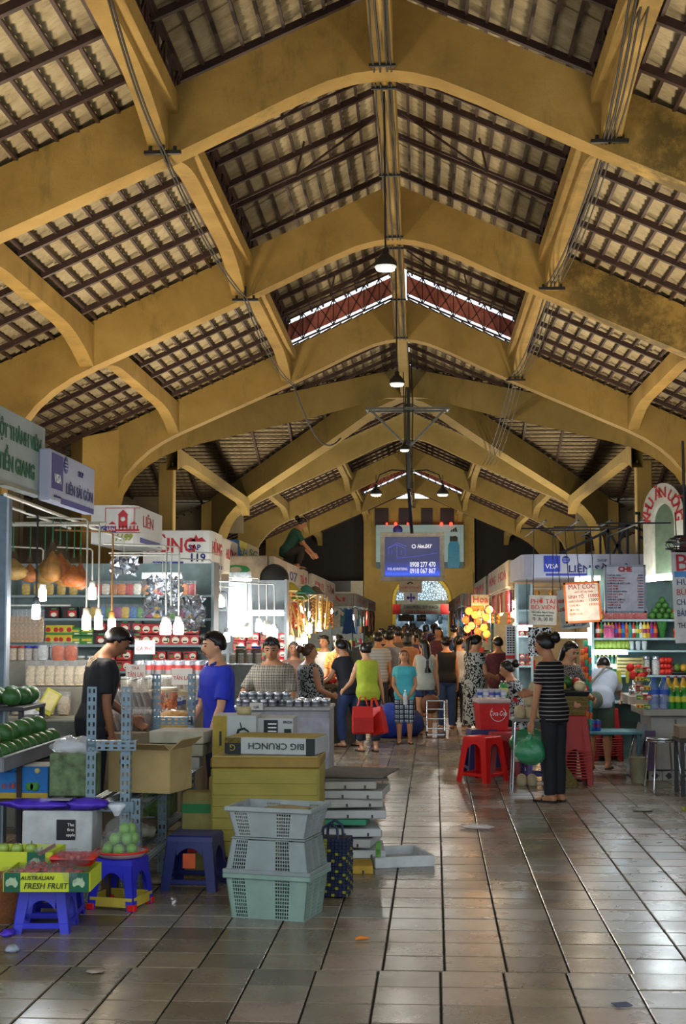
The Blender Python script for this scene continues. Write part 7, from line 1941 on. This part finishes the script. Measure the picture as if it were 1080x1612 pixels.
for k, (px, py, e, r_) in enumerate(((458, 1008, 60, .06), (470, 1013, 60, .07), (479, 1004, 60, .06), (486, 988, 50, .06), (502, 985, 50, .06))):
    bulb(px, py, 20.0 + .2 * k, '#ffe3b0' if k < 3 else '#f2f8ff', e, r_, .6, ('left of the three golden lamps before the dried goods stall', 'lowest golden lamp before the dried goods stall', 'upper golden lamp before the dried goods stall', 'white lamp left of the straw bars', 'white lamp under the straw bars')[k], 24, WARM if k < 3 else COOL, WIRE, .3)
fn = thing('wall_fan', 'dark round wall fan under the first far header', 'fan', tuple(at(432, 912, Y=20.6))); MB().lathe([(.02, -.05), (.2, -.03), (.23, 0), (.2, .03), (.02, .05)], n=20).build('fan_guard', mat('#2b2a2a', .5), fn).rotation_euler = (PI / 2, 0, .4); MB().tube([(0, 0, 0), (0, .3, .02)], .03, 6).build('fan_arm', BLACK, fn)
# table of fruit in front of the second block, blue bundle, chrome trolley
ftb = thing('fruit_table', 'low table heaped with green and orange fruit beside the aisle', 'table', (at(505, 1100, Y=19.3).x, 19.8, 0)); MB().box((0, 0, .80), (1.0, .7, .05)).build('table_top', mat('#6a5a44', .7), ftb); MB().box((0, 0, .39), (.9, .6, .77)).build('table_skirt', mat('#4a4438', .8), ftb)
rr = random.Random(15)
for k in range(60): tag(link('fruit', BALLS[rr.randrange(5)], None, (ftb.location.x - .42 + .094 * (k % 10), 19.52 + .11 * (k // 10), .87 + .02 * rr.random())), 'fruit on the low fruit table by the aisle, %s row, %s from left' % (ORD[k // 10], ORD[k % 10]), 'fruit', 'fruit on the low table')
BLUT = mat('#2340a8', .6, var=.25, scale=12)
single('blue_bundle', crumple(.30, .26, .25, 61, 26, 16, .2), BLUT, 'big blue cloth bundle on the floor behind the girl in turquoise', 'bundle', (at(614, 1130, Y=20.6).x, 20.6, .24)); single('blue_bundle', crumple(.22, .2, .2, 62, 20, 12, .16), mat('#26326a', .7), 'smaller dark blue bundle beside the big blue bundle', 'bundle', (at(645, 1150, Y=20.9).x, 20.9, .19))
tr = thing('luggage_trolley', 'chrome luggage trolley standing on the aisle floor', 'trolley', (at(686, 1160, Z=0).x, at(686, 1160, Z=0).y, 0))
for sx in (-.13, .13): MB().tube([(sx, 0, .05), (sx, .1, .52)], .014, 6).build('side_tube', CHROME, tr); MB().ball((0, 0, 0), (.02, .045, .045), 8, 6).build('wheel', BLACK, tr, (sx, .02, .045))
for z in (.12, .26, .4, .52): MB().tube([(-.13, z * .2, z), (.13, z * .2, z)], .012, 6).build('cross_bar', CHROME, tr)
MB().box((0, -.12, .05), (.26, .22, .015)).build('foot_plate', CHROME, tr)
for k, (px, c) in enumerate(((462, '#2a6a3a'), (478, '#2a3aa0'))): stool('%s plastic stool under the goods by the patterned dress woman' % ('green', 'blue')[k], (at(px, 1150, Y=15.6).x, 15.5 + .5 * k, 0), 8, mat(c, .4), .32, .36)

# ---- pendant lamps under the ridge
def pendant(label, px, py, Y, r_=.14, top=7.9, x=None):
    p = at(px, py, Y=Y)
    t = thing('pendant_lamp', label, 'lamp', (p.x, p.y, p.z))
    MB().lathe([(r_, 0), (r_ * .9, r_ * .45), (r_ * .45, r_ * .95), (r_ * .28, r_ * 1.1), (r_ * .28, r_ * 1.5), (.01, r_ * 1.55)], n=22, caps=False).build('lamp_shade', mat('#2c2a26', .5, .3), t)
    MB().lathe([(.004, -r_ * .35), (r_ * .75, -r_ * .28), (r_ * .92, .0), (r_ * .5, r_ * .3)], n=18).build('lens', glow('#dfe8e6', .4), t)
    lamp((p.x, p.y, p.z - r_ * .6), 60 if Y < 40 else 130, (1, .95, .85), .12, name='pendant_light')
    MB().tube([(0, 0, r_ * 1.5), (XC - p.x if abs(XC - p.x) < .1 else 0, 0, top - p.z)], .012, 6).build('rod', BLACK, t)
    return t
pendant('nearest pendant lamp hanging under the ridge beam', 607, 420, 16.0)
pendant('second pendant lamp farther along the ridge beam', 625, 604, 23.9)
pendant('small pendant lamp at the crossing below the steel hanger', 637, 708, 34.5, .13)
for px, side in ((592, 'left'), (697, 'right')):
    t = pendant('%s lamp on the curved bracket beyond the crossing' % side, px, 778, 44.5, .2, at(px, 748, Y=44.5).z); sg_ = -1 if side == 'left' else 1
    cxx = at(645, 750, Y=44.5).x; MB().tube([(0, 0, .3), (-sg_ * .12, 0, .62), (-sg_ * .5, 0, .78), (cxx - t.location.x, 0, .74)], .022, 6).build('bracket', BLACK, t)
# hanger frame, pole and advertising screen
YH = 37.0; hp = at(643, 640, Y=YH)
hg = thing('screen_hanger', 'steel hanger frame and pole at the crossing carrying the blue screen', 'frame', tuple(hp))
mb = MB(); GST = mat('#5a5c58', .5, .4)
mb.bar((-1.15, 0, -.05), (1.1, 0, -.05), .07); mb.bar((-1.15, .5, -.05), (1.1, .5, -.05), .07); mb.bar((-1.05, 0, -.05), (-.05, 0, -1.05), .06); mb.bar((1.0, 0, -.05), (.05, 0, -1.05), .06); mb.bar((-1.1, 0, -.05), (-1.1, .5, -.05), .05); mb.bar((1.05, 0, -.05), (1.05, .5, -.05), .05)
mb.build('hanger_truss', GST, hg); zsb = at(650, 838, Y=40).z - hp.z
MB().bar((0, .1, 1.4), (.0, .1, -2.2), .09).build('pole', BLACK, hg); MB().bar((.0, .1, -2.2), (.06, 3.0, zsb), .09).build('pole', BLACK, hg)
for dx in (-.05, .07): MB().tube([(dx, .05, 1.4), (dx * 1.6, .0, 0), (dx, .05, -2.2)], .02, 5).build('cable', CABLE, hg)
a, b = at(606, 908, Y=40), at(692, 845, Y=40); w, h = b.x - a.x, b.z - a.z
sc = thing('advertising_screen', 'hanging screen with blue advertisement and phone numbers 0908 277 470', 'screen', ((a.x + b.x) / 2, 40, (a.z + b.z) / 2)); fr_ = mat('#a8a49c', .5)
MB().box((-.03, .22, 0), (w + .12, .42, h + .14), .02).build('screen_case', fr_, sc)
def screen_mat():
    m, nt, b_ = _new('lit_blue_screen'); tc = nt.nodes.new('ShaderNodeTexCoord'); sp_ = nt.nodes.new('ShaderNodeSeparateXYZ'); nt.links.new(tc.outputs['Object'], sp_.inputs[0])
    f = _math(nt, 'ADD', _math(nt, 'MULTIPLY', sp_.outputs[2], 1 / h), .5)
    c = _ramp(nt, f, [(0, '#0c1a5a'), (.06, '#2450d8'), (.16, '#1a2a90'), (.4, '#101448'), (1, '#12123c')])
    nt.links.new(c, b_.inputs['Emission Color']); b_.inputs['Emission Strength'].default_value = 1.1; nt.links.new(c, b_.inputs['Base Color']); b_.inputs['Roughness'].default_value = .2
    return m
bz = MB(); e = .13
for c, s_ in (((0, -.01, h / 2 + e / 2), (w + 2 * e, .05, e)), ((0, -.01, -h / 2 - e / 2), (w + 2 * e, .05, e)), ((w / 2 + e / 2, -.01, 0), (e, .05, h)), ((-w / 2 - e / 2, -.01, 0), (e, .05, h))): bz.box(c, s_, .008)
bz.build('bezel', mat('#c2beb4', .5), sc)
MB().box((0, 0, 0), (w, .02, h)).build('display', screen_mat(), sc)
LITW = glow('#d8d8e0', .85, 'screen_white'); LITB = glow('#5a62e0', .7, 'screen_blue')
text('0908 277 470', sc, (w * .19, -.014, -h * .20), .20, LITW, width=w * .47, bold=.004); text('0918 067 867', sc, (w * .19, -.014, -h * .36), .20, LITW, width=w * .47, bold=.004)
text('FOR ADVERTISING', sc, (-w * .27, -.014, -h * .31), .11, LITW, width=w * .36); text('Hon.SAY', sc, (w * .22, -.014, h * .26), .15, LITW, width=w * .27, shear=.3, bold=.005)
mb = MB(); mb.tube([(.05 * math.cos(2 * PI * i / 16), 0, .05 * math.sin(2 * PI * i / 16)) for i in range(17)], .012, 4, False); mb.build('round_logo', LITW, sc, (w * .03, -.016, h * .26))
mb = MB(); hx, hz = -w * .28, h * .14
for p, q in (((-.24, -.12), (-.24, .10)), ((.24, -.12), (.24, .10)), ((-.24, .10), (0, .24)), ((0, .24), (.28, .14)), ((-.28, .08), (0, .19)), ((0, .19), (.24, .08)), ((0, .19), (0, -.18)), ((-.14, -.1), (-.14, .04)), ((.13, -.1), (.13, .04)), ((0, -.2), (.62, -.14)), ((.62, -.14), (1.15, -.05))): mb.bar((hx + p[0], -.013, hz + p[1]), (hx + q[0], -.013, hz + q[1]), .008)
mb.build('house_drawing', LITB, sc); MB().bar((-w * .07, -.013, -h * .37), (-w * .07, -.013, -h * .2), .008).build('divider', LITB, sc)
# billboard on the end wall
a, b = at(592, 895, Y=75.6), at(730, 826, Y=75.6); w, h = b.x - a.x, b.z - a.z
bb = thing('billboard', 'pale blue billboard with three stripe logo and blue bottle on the end wall', 'billboard', ((a.x + b.x) / 2, 75.55, (a.z + b.z) / 2)); MB().box((0, 0, 0), (w, .12, h), .01).build('billboard_panel', mat('#7f9fb0', .6, var=.1, scale=1, stretch=(.3, 1, 4)), bb)
MB().box((0, -.062, -h / 2 + .17), (w, .01, .34)).build('dark_band', mat('#39505e', .6), bb); bxx = w * .385
MB().prism([(bxx - .3, -h * .49), (bxx + .26, -h * .49), (bxx + .32, -h * .4), (bxx + .30, h * .02), (bxx + .2, h * .12), (bxx - .2, h * .12), (bxx - .30, h * .02), (bxx - .34, -h * .4)], 'y', -.09, -.06).build('bottle_picture', mat('#1c6a94', .5), bb)
MB().prism([(bxx - .22, h * .12), (bxx + .2, h * .12), (bxx + .22, h * .2), (bxx + .1, h * .24), (bxx - .1, h * .22), (bxx - .2, h * .24)], 'y', -.09, -.06).build('cap_picture', BLACK, bb)
for k in range(3): MB().prism([(bxx - .16 + .13 * k, h * .335), (bxx - .06 + .13 * k, h * .335), (bxx - .10 + .10 * k + .03, h * .36 + .07 * (k + 1)), (bxx - .16 + .10 * k, h * .335 + .06 * (k + 1))], 'y', -.068, -.06).build('logo_stripe', BLACK, bb)
MB().lathe([(.001, 0), (.26, 0), (.26, .01), (.001, .01)], n=18).build('round_picture', NAVYC, bb, (-w * .25, -.062, h * .38)).rotation_euler = (PI / 2, 0, 0)
for k, px in enumerate((609, 623, 642, 695, 710)):
    o = single('red_lamp', MB().ball((0, 0, 0), .09 if k in (1, 3, 4) else .06, 10, 7), glow('#ff2a1a', 6), 'small red lamp on top of the billboard, %s from left' % ORD[k], 'lamp', tuple(at(px, 824.5, Y=75.3)), 0, 'red lamps over the billboard')
# cards and banners before the doorway
r, w, h, y = board('notice_board', 'cream notice with red lettering hanging under the blue screen', 628, 664, 914, 933, 39.6, mat('#b8a890', .6), cords=False); text('CÁM ƠN QUÝ KHÁCH', r, (0, y, -.03), .09, RLET, width=w * .9); MB().tube([(-.08, y, .08), (0, y, .13), (.07, y, .09)], .02, 5).build('emblem', BROWN, r)
r, w, h, y = board('first_aid_sign', 'white square sign with a violet cross emblem before the doorway', 636, 658, 932, 950, 39.5, mat('#c8c8cc', .6), cords=False); MB().box((0, y, 0), (.24, .006, .05)).build('cross_emblem', mat('#3a3a9a', .5), r); MB().box((0, y, 0), (.05, .007, .24)).build('cross_emblem', mat('#3a3a9a', .5), r)
for sx in (-.08, .08): MB().box((sx, y, 0), (.03, .006, .1)).build('cross_emblem', mat('#3a3a9a', .5), r)
r, w, h, y = board('banner', 'grey banner with red squares at both ends across the doorway', 618, 708, 951, 967, 72.0, mat('#6a7270', .7)); MB().box((-w / 2 + .2, y, 0), (.4, .01, h)).build('red_square', RLET, r); MB().box((w / 2 - .25, y, 0), (.45, .01, h)).build('red_square', RLET, r); text('CHÀO MỪNG QUÝ KHÁCH', r, (0, y - .002, .1), .22, mat('#2a2c2c', .6), width=w * .6); text('TẤM LÒNG VÀNG', r, (0, y - .002, -.15), .22, RLET, width=w * .55)
for k, (x0_, x1_) in enumerate(((627, 652), (656, 671))): r, w, h, y = board('notice_board', '%s hanging board under the doorway banner' % ('wide grey', 'small dark')[k], x0_, x1_, 968, 978, 71.5, mat(('#5a625e', '#3a403e')[k], .7)); text('LỐI RA', r, (0, y, 0), .16, RLET if k == 0 else WHITE)
# ---- cables along the purlins and cable brackets
def cable(pts, r_, label, grp):
    q = []
    for p0, p1, sag in zip(pts, pts[1:], [.12, .18, .25, .3, .3]):
        for i in range(8):
            t_ = i / 8; v = p0.lerp(p1, t_); v.z -= sag * 4 * t_ * (1 - t_); q.append(v)
    q.append(pts[-1]); single('cable', MB().tube(q, r_, 5), CABLE, label, 'cable', (0, 0, 0), 0, grp)
FYs = (15.2, 22.2, 30.3, 47.0)
for k, (dx, r_) in enumerate(((0, .016), (6, .012), (-7, .014), (14, .010))):
    cable([at(1006 + dx * 1.6, -30, Y=12.4)] + [at(px + dx * .9, py, Y=Y) for px, py, Y in ((958, 214, 15.2), (868, 448, 22.2), (811, 592, 30.3), (766, 732, 47.0))], r_, '%s of four dark cables strung under the right purlin beams' % ('thickest', 'second from left', 'leftmost', 'rightmost')[k], 'cables under the right beams')
for k, dx in enumerate((0, 5)): cable([at(165 + dx, -20, Y=12.0)] + [at(px + dx, py, Y=Y) for px, py, Y in ((254, 238, 15.2), (384, 470, 22.2), (460, 606, 30.3))], .012, '%s of two dark cables under the left purlin beams' % ('left', 'right')[k], 'cables under the left beams')
cable([at(462, 606, Y=30.2), at(500, 690, Y=33.5), at(536, 690, Y=36)], .02, 'thick black cable drooping from the left beam at the crossing', None)
for k, (px, py, Y) in enumerate(((256, 240, 15.3), (386, 472, 22.3), (960, 222, 15.3), (869, 454, 22.3), (812, 598, 30.4))): single('cable_bracket', (lambda b: (b.box((0, 0, 0), (.42, .05, .04)), b.box((0, 0, .10), (.04, .04, .24)), b.cyl((-.14, 0, .0), (-.14, 0, .07), .022, .02, 8), b.cyl((.14, 0, .0), (.14, 0, .07), .022, .02, 8)) and b)(MB()), CABLE, 'black insulator bracket under the %s beam joint' % ('near left', 'second left', 'near right', 'second right', 'third right')[k], 'bracket', tuple(at(px, py, Y=Y)))
# ================================================================== PEOPLE
BLKC = mat('#15161c', .8, var=.2, name='black_cloth'); JEAN = mat('#26385e', .85, var=.25, name='denim'); WHC = mat('#b8bcc0', .8, var=.1, name='white_cloth'); GRYC = mat('#8e9498', .8, var=.15, name='grey_cloth')
def pp(px, Y): return (at(px, 900, Y=Y).x, Y, 0)
def topH(py, Y, lean=0): return at(662, py, Y=Y).z / (1 - .25 * (1 - math.cos(R(lean))))
# man in black, head bowed, seen from the side
man1 = person('man in a black t-shirt with pale shoulder stripes, head bowed, behind the metal rack', pp(150, 11.0), -62, 1.68, SKIN_D, lean=9, head=(34, -10), build=.95,
       arms={'R': ((.05, -.02, -1), (.0, .18, -1)), 'L': ((-.1, .35, -1), (0, .8, -.6))}, top=(BLKC, .72, .46), bottom=(mat('#1c1c22', .85), 'pants', 2.0), vox=.011)
for k in range(3): MB().tube([(.06 + .035 * k, -.012 + .0 * k, 1.405 - .006 * k), (.10 + .035 * k, -.058, 1.395 - .012 * k), (.115 + .032 * k, -.085, 1.33)], .0075, 5).build('shoulder_stripe', mat('#a8947a', .7), man1)
# man in blue polo
man2 = person('young man in a blue polo shirt with yellow emblem looking left over the cartons', pp(349, 11.4), 124, 1.60, SKIN_L, lean=5, head=(2, -8), build=.98,
       arms={'L': ((-.12, .22, -1), (-.10, .45, -1)), 'R': ((.1, .2, -1), (.0, .6, -.8))}, top=(mat('#1f2fae', .75, var=.15, name='blue_polo'), .8, .46), bottom=(mat('#1c2030', .85), 'pants', 2.0), vox=.011)
MB().ball((-.075, .135, 1.19), (.022, .008, .035), 10, 7).build('yellow_emblem', mat('#a8a43a', .7), man2); MB().tube([(-.07, .075, 1.345), (-.04, .10, 1.33), (0, .118, 1.25), (.04, .10, 1.33), (.07, .075, 1.345)], .018, 7).build('collar', mat('#162280', .8), man2)
# plaid shirt man
man3 = person('man in a beige plaid shirt leaning on the counter of silver tins', pp(432, 13.4), 172, 1.545, SKIN_M, lean=8, head=(10, 6), build=1.08,
       arms={'R': ((.55, .2, -1), (-.1, 1, -.45)), 'L': ((-.2, .25, -1), (.3, 1, -.5))}, top=(patterned('plaid', '#9c937c', '#82796a', 20, c3='#454a58'), .8, .46), bottom=(mat('#2a2a2e', .85), 'pants', 2.0), vox=.011)
# woman in patterned suit
BLO = patterned('blotch', '#8a8c8a', '#17181c', 17)
person('heavy woman in a sleeveless black and white patterned suit with hands folded', pp(489, 16.6), -62, 1.42, SKIN_M, lean=-2, head=(0, -20), build=1.28, belly=.035, female=True, hair='bun', hair_m=HAIRBR,
       arms={'R': ((.12, .25, -1), (-.35, 1, -.35)), 'L': ((-.1, .25, -1), (.35, 1, -.35))}, top=(BLO, 0, .42), bottom=(BLO, 'pants', 1.82, 1.35), vox=.012)
# green top woman with red bags, and the friend beside her
g1 = person('woman in a lime green sleeveless top seen from behind carrying red bags', pp(579, 18.4), 22, 1.42, SKIN_L, lean=8, head=(8, 10), female=True, hair='bun', legs={'L': ((-.05, .12, -1), (0, -.1, -1)), 'R': ((.05, -.05, -1), (0, -.15, -1))},
       arms={'R': ((.28, .02, -1), (.22, .15, -1)), 'L': ((-.3, .3, -1), (-.2, .8, -.5))}, top=(mat('#9aa82c', .75, var=.15, name='lime_cloth'), 0, .47), bottom=(mat('#1d2230', .85), 'pants', 1.75), vox=.012)
person('woman in a dark top and jeans reaching to the stall beside the lime green top', pp(549, 19.1), 50, 1.47, SKIN_L, lean=14, head=(8, 6), female=True, hair='pony', legs={'L': ((-.1, .15, -1), (0, -.1, -1)), 'R': ((.12, -.1, -1), (0, -.2, -1))},
       arms={'L': ((-.1, .5, -1), (0, 1, -.5)), 'R': ((.1, .4, -1), (0, 1, -.5))}, top=(mat('#1c1e28', .8), .45, .48), bottom=(JEAN, 'pants', 1.9), vox=.013)
REDB = mat('#c02018', .5, var=.1, name='red_bag_plastic')
for k, (px, py0, py1, w_, rz, Y) in enumerate(((571, 1112, 1155, .26, 12, 18.0), (598, 1113, 1156, .20, -30, 18.1))):
    a, b = at(px, py1, Y=Y), at(px, py0, Y=Y); h_ = b.z - a.z
    t = thing('shopping_bag', 'red shopping bag of the woman in lime green, %s' % ('larger and squarer one', 'smaller tilted one'
        )[k], 'bag', (a.x, Y, a.z), R(rz)); t.rotation_euler = (0, R(0 if k == 0 else -12), R(rz))
    MB().rect_loft([(0, w_ / 2 * .94, .05), (.02, w_ / 2, .065), (h_ * .6, w_ / 2, .06), (h_, w_ / 2 * .96, .02)]).build('bag_body', REDB, t)
    for sy in (-.015, .015): MB().tube([(-w_ * .25, sy, h_), (-w_ * .12, sy, h_ + .12), (w_ * .12, sy, h_ + .12), (w_ * .25, sy, h_)], .008, 5).build('handle', REDB, t)
# girl in turquoise
gl = person('girl in a turquoise t-shirt and plaid knee shorts holding a clear bottle', pp(636, 19.6), 184, 1.29, SKIN_M, head=(-12, 4), female=True, hair='bob', hair_m=HAIRBR,
       arms={'R': ((.18, .1, -1), (-.55, .75, -.9)), 'L': ((-.18, .1, -1), (.55, .75, -.9))}, top=(mat('#3a9aa4', .75, var=.08, name='turquoise_cloth'), .45, .47), bottom=(patterned('plaid', '#a8b0b4', '#20283e', 15), 'pants', 1.22, 1.15), vox=.011)
hb_ = PERS[gl['label']]; hm_ = (hb_['L'] + hb_['R']) / 2
goods('water_bottle', G_BOTTLE(clear('#dfe8f0', .45), WHITE, None, .20, .03), 'small clear bottle held by the girl in turquoise', 'bottle', None, [(hm_.x, hm_.y - .035, hm_.z - .06)])
# aisle people beyond
person('woman in a white sleeveless top and denim shorts seen from behind with long black hair', pp(668, 21.2), 12, 1.42, SKIN_L, head=(6, 25), female=True, hair='long', arms={'R': ((.2, -.05, -1), (.15, .1, -1)), 'L': ((-.2, .1, -1), (.2, .6, -.8))},
       top=(mat('#a8b2ae', .8, var=.1), 0, .46), bottom=(JEAN, 'pants', .45), vox=.013)
t = thing('shoulder_bag', 'brown leather bag hanging at the hip of the woman in denim shorts', 'bag', at(678, 1108, Y=21.1)); crumple(.15, .07, .14, 71, 18, 10, .12).build('bag_body', mat('#6a4430', .6), t); MB().tube([(-.10, 0, .08), (-.08, .02, .30), (-.05, .06, .45)], .010, 5).build('strap', mat('#4a2c20', .6), t)
person('woman in a black vest and blue jeans with her back to the camera', pp(702, 22.4), 8, 1.45, SKIN_L, head=(4, 20), female=True, hair='bun', top=(BLKC, 0, .5), bottom=(mat('#2c456e', .85, var=.2), 'pants', 2.0), vox=.013)
person('woman in a white blouse and black trousers with her back to the camera', pp(721, 23.0), -14, 1.46, SKIN_L, head=(2, -15), female=True, hair='pony', top=(WHC, .5, .48), bottom=(BLKC, 'pants', 2.0), vox=.013)
FLO = patterned('blotch', '#9a9c98', '#16171b', 11)
person('woman in a long black and white floral dress with a long ponytail', pp(744, 20.4), -48, 1.50, SKIN_L, lean=4, head=(8, -10), female=True, hair='pony', arms={'R': ((.05, .3, -1), (-.1, 1, -.25)), 'L': ((-.1, .3, -1), (.1, 1, -.2))}, build=1.06, top=(FLO, .4, .46), bottom=(FLO, 'skirt', .13), vox=.013)
person('person in a maroon shirt seen from behind at the shop front', pp(784, 21.4), 14, 1.46, SKIN_M, head=(8, 12), build=1.12, female=True, hair='short', arms={'L': ((-.25, .2, -1), (.2, 1, -.3))}, top=(mat('#5a2830', .8, var=.3, scale=20), .8, .46), bottom=(mat('#9a9ea2', .8), 'pants', 2.0), vox=.014)
person('seated woman in a red and black patterned blouse beside the cooler', pp(812, 16.9), 62, 1.45, SKIN_M, hip=.46, lean=10, head=(12, 20), female=True, hair='bun', legs={'L': ((-.15, 1, -.05), (0, .1, -1)), 'R': ((.15, 1, -.05), (0, .1, -1))},
       arms={'L': ((-.1, .4, -1), (0, 1, -.4)), 'R': ((.1, .4, -1), (0, 1, -.4))}, top=(patterned('blotch', '#8c9090', '#15151a', 15, c3='#9a2028'), .5, .44), bottom=(BLKC, 'pants', 1.9), vox=.013)
stool('dark red stool under the seated woman in the patterned blouse', (pp(812, 16.9)[0], 16.9, 0), 20, REDD, .34, .42)
st_cloth = patterned('stripe', '#17161a', '#8d8780', 26)
wst = person('woman in a dark striped top and black trousers holding a green bag', pp(869, 13.35), 46, 1.58, SKIN_M, lean=4, sway=-3, head=(10, 10), female=True, build=.86, hair='bun',
       arms={'L': ((-.16, .10, -1), (-.02, .22, -1)), 'R': ((.2, .45, -1), (-.1, 1, -.1))}, legs={'L': ((.01, .02, -1), (.0, -.02, -1)), 'R': ((0, .0, -1), (-.02, -.03, -1))}, top=(st_cloth, .55, .45), bottom=(BLKC, 'pants', 1.98, 1.05), shoes=BLACK, vox=.011)
hl = PERS[wst['label']]['L']
b2 = thing('plastic_bag', 'green plastic bag held in the hand of the woman in the striped top', 'bag', (hl.x - .0, hl.y, hl.z - .20)); crumple(.15, .10, .12, 52, 24, 14, .16).build('bag_body', GBAG, b2, (0, 0, .03)); MB().tube([(-.02, 0, .10), (0, 0, .17), (.01, 0, .21)], [.05, .022, .014], 8).build('bag_neck', GBAG, b2)
person('woman in a speckled dark top partly hidden behind the striped top woman', pp(885, 15.2), 208, 1.49, SKIN_L, lean=10, head=(16, 10), female=True, hair='bob', arms={'L': ((-.1, .4, -1), (.2, 1, -.3)), 'R': ((.1, .4, -1), (0, 1, -.4))}, top=(patterned('blotch', '#8a8680', '#2a2426', 34), .6, .46), bottom=(mat('#2a2a30', .8), 'pants', 2.0), vox=.012)
wbd = person('person in a white shirt bending over the counter with a grey strap across the back', pp(940, 16.35), -14, 1.50, SKIN_M, lean=52, head=(25, 0), build=1.1, hair='short', arms={'L': ((-.1, .8, -.7), (0, 1, -.5)), 'R': ((.1, .8, -.7), (0, 1, -.5))}, top=(mat('#a8b2c4', .8, var=.06), .75, .46), bottom=(mat('#3a4a3c', .85), 'pants', 1.1, 1.15), vox=.012)
MB().tube([(-.15, -.05, .83), (-.08, -.06, .98), (.06, .16, 1.16), (.12, .30, 1.14)], .014, 5).build('bag_strap', mat('#7a7c72', .8), wbd)
tag(crumple(.09, .06, .10, 72, 18, 10, .12).build('shoulder_bag', mat('#5e6656', .8), None, (pp(934, 16.1)[0], 16.1, .80)), 'grey green shoulder bag at the hip of the bending person', 'bag')
# vendors and shoppers behind
person('vendor in a white t-shirt among the bright lamps of the left stalls', pp(511, 21.5), 150, 1.48, SKIN_M, hair='short', build=.95, top=(WHC, .7, .48), bottom=(BLKC, 'pants', 2), vox=.015)
person('person in an orange flowered shirt seen from behind by the fruit table', pp(535, 20.6), 25, 1.50, SKIN_L, lean=6, hair='short', build=1.05, top=(patterned('blotch', '#b8703a', '#c89a6a', 14), .7, .44), bottom=(mat('#8a5a3a', .8), 'pants', 1.9), vox=.015)
person('old vendor with grey brown hair behind the patterned suit woman', pp(463, 18.6), 185, 1.42, SKIN_D, hair='bob', hair_m=mat('#4a4038', .5), female=True, top=(mat('#6a4a3a', .8), .7, .48), bottom=(BLKC, 'pants', 2), vox=.015)
for k, (px, Y, H, rz, c, hh) in enumerate(((595, 22.6, 1.52, 10, '#8f9498', 'short'), (613, 22.9, 1.54, -12, '#7c8086', 'short'), (626, 24.4, 1.60, 30, '#6a5a4c', 'short'), (643, 24.0, 1.50, -20, '#a07050', 'bob'), (659, 25.2, 1.55, 10, '#4a3a5a', 'pony'))):
    person(('man in a light grey striped shirt walking away, left of a pair', 'man in a darker grey shirt walking away, right of a pair', 'tall brown shirted man beyond the grey shirted pair', 'woman in a tan blouse beyond the girl in turquoise', 'woman in a violet top beyond the denim shorts woman')[k], pp(px, Y), rz, H, SKIN_L if k % 2 else SKIN_M, hair=hh, female=hh != 'short',
           top=(patterned('stripe', c, '#b0b0ac', 20) if k == 0 else mat(c, .8, var=.2), .6, .47), bottom=(mat(('#2a2c34', '#3a3a40', '#2a3650')[k % 3], .85), 'pants', 2), vox=.017, face=False)
rr = random.Random(99)
CW = [('#2a2a30', 'black'), ('#8a8e94', 'pale grey'), ('#5a2a30', 'dark red'), ('#35507a', 'blue'), ('#7a6a58', 'tan'), ('#4a5a48', 'olive'), ('#9a5a3a', 'rust'), ('#5a3a6a', 'purple')]
for k in range(26):
    Y = 27 + k * 1.22 + rr.uniform(-.2, .2); px_ = 662 + (rr.uniform(-1.25, .55)) * 2200 / Y
    if k < 5: px_ = (606, 648, 690, 714, 733)[k]
    c, nm = CW[k % 8]
    person('%s shirted shopper in the far crowd, %s from the front' % (nm, ORD[k]), pp(px_, Y), rr.choice((0, 10, -20, 180, 160, 30)), rr.uniform(1.48, 1.66), SKIN_L if k % 2 else SKIN_M, hair=('short', 'pony', 'bob', 'short')[k % 4], female=k % 4 in (1, 2),
           top=(mat(c, .8, var=.2), .6, .47), bottom=(mat(('#22242c', '#2a3650', '#3a3634')[k % 3], .85), 'pants', 2), vox=.022, face=False)
# man sitting on a stall roof
zr = 2.62
mr = person('person in a green shirt crouching on top of the left stalls', (at(449, 890, Y=25.4).x, 25.4, zr), -75, 1.50, SKIN_M, hip=.26, lean=30, head=(15, 0), hair='bun', build=.95, legs={'L': ((-.12, 1, .35), (0, -.35, -1)), 'R': ((.12, 1, .35), (0, -.35, -1))},
       arms={'L': ((-.1, .6, -1), (0, .8, -.8)), 'R': ((.1, .6, -1), (0, .8, -.8))}, top=(mat('#1f4a38', .8, var=.2), .7, .44), bottom=(mat('#2a2420', .85), 'pants', 1.9), vox=.014, face=False)
bpy.data.scenes.remove(_WORK)
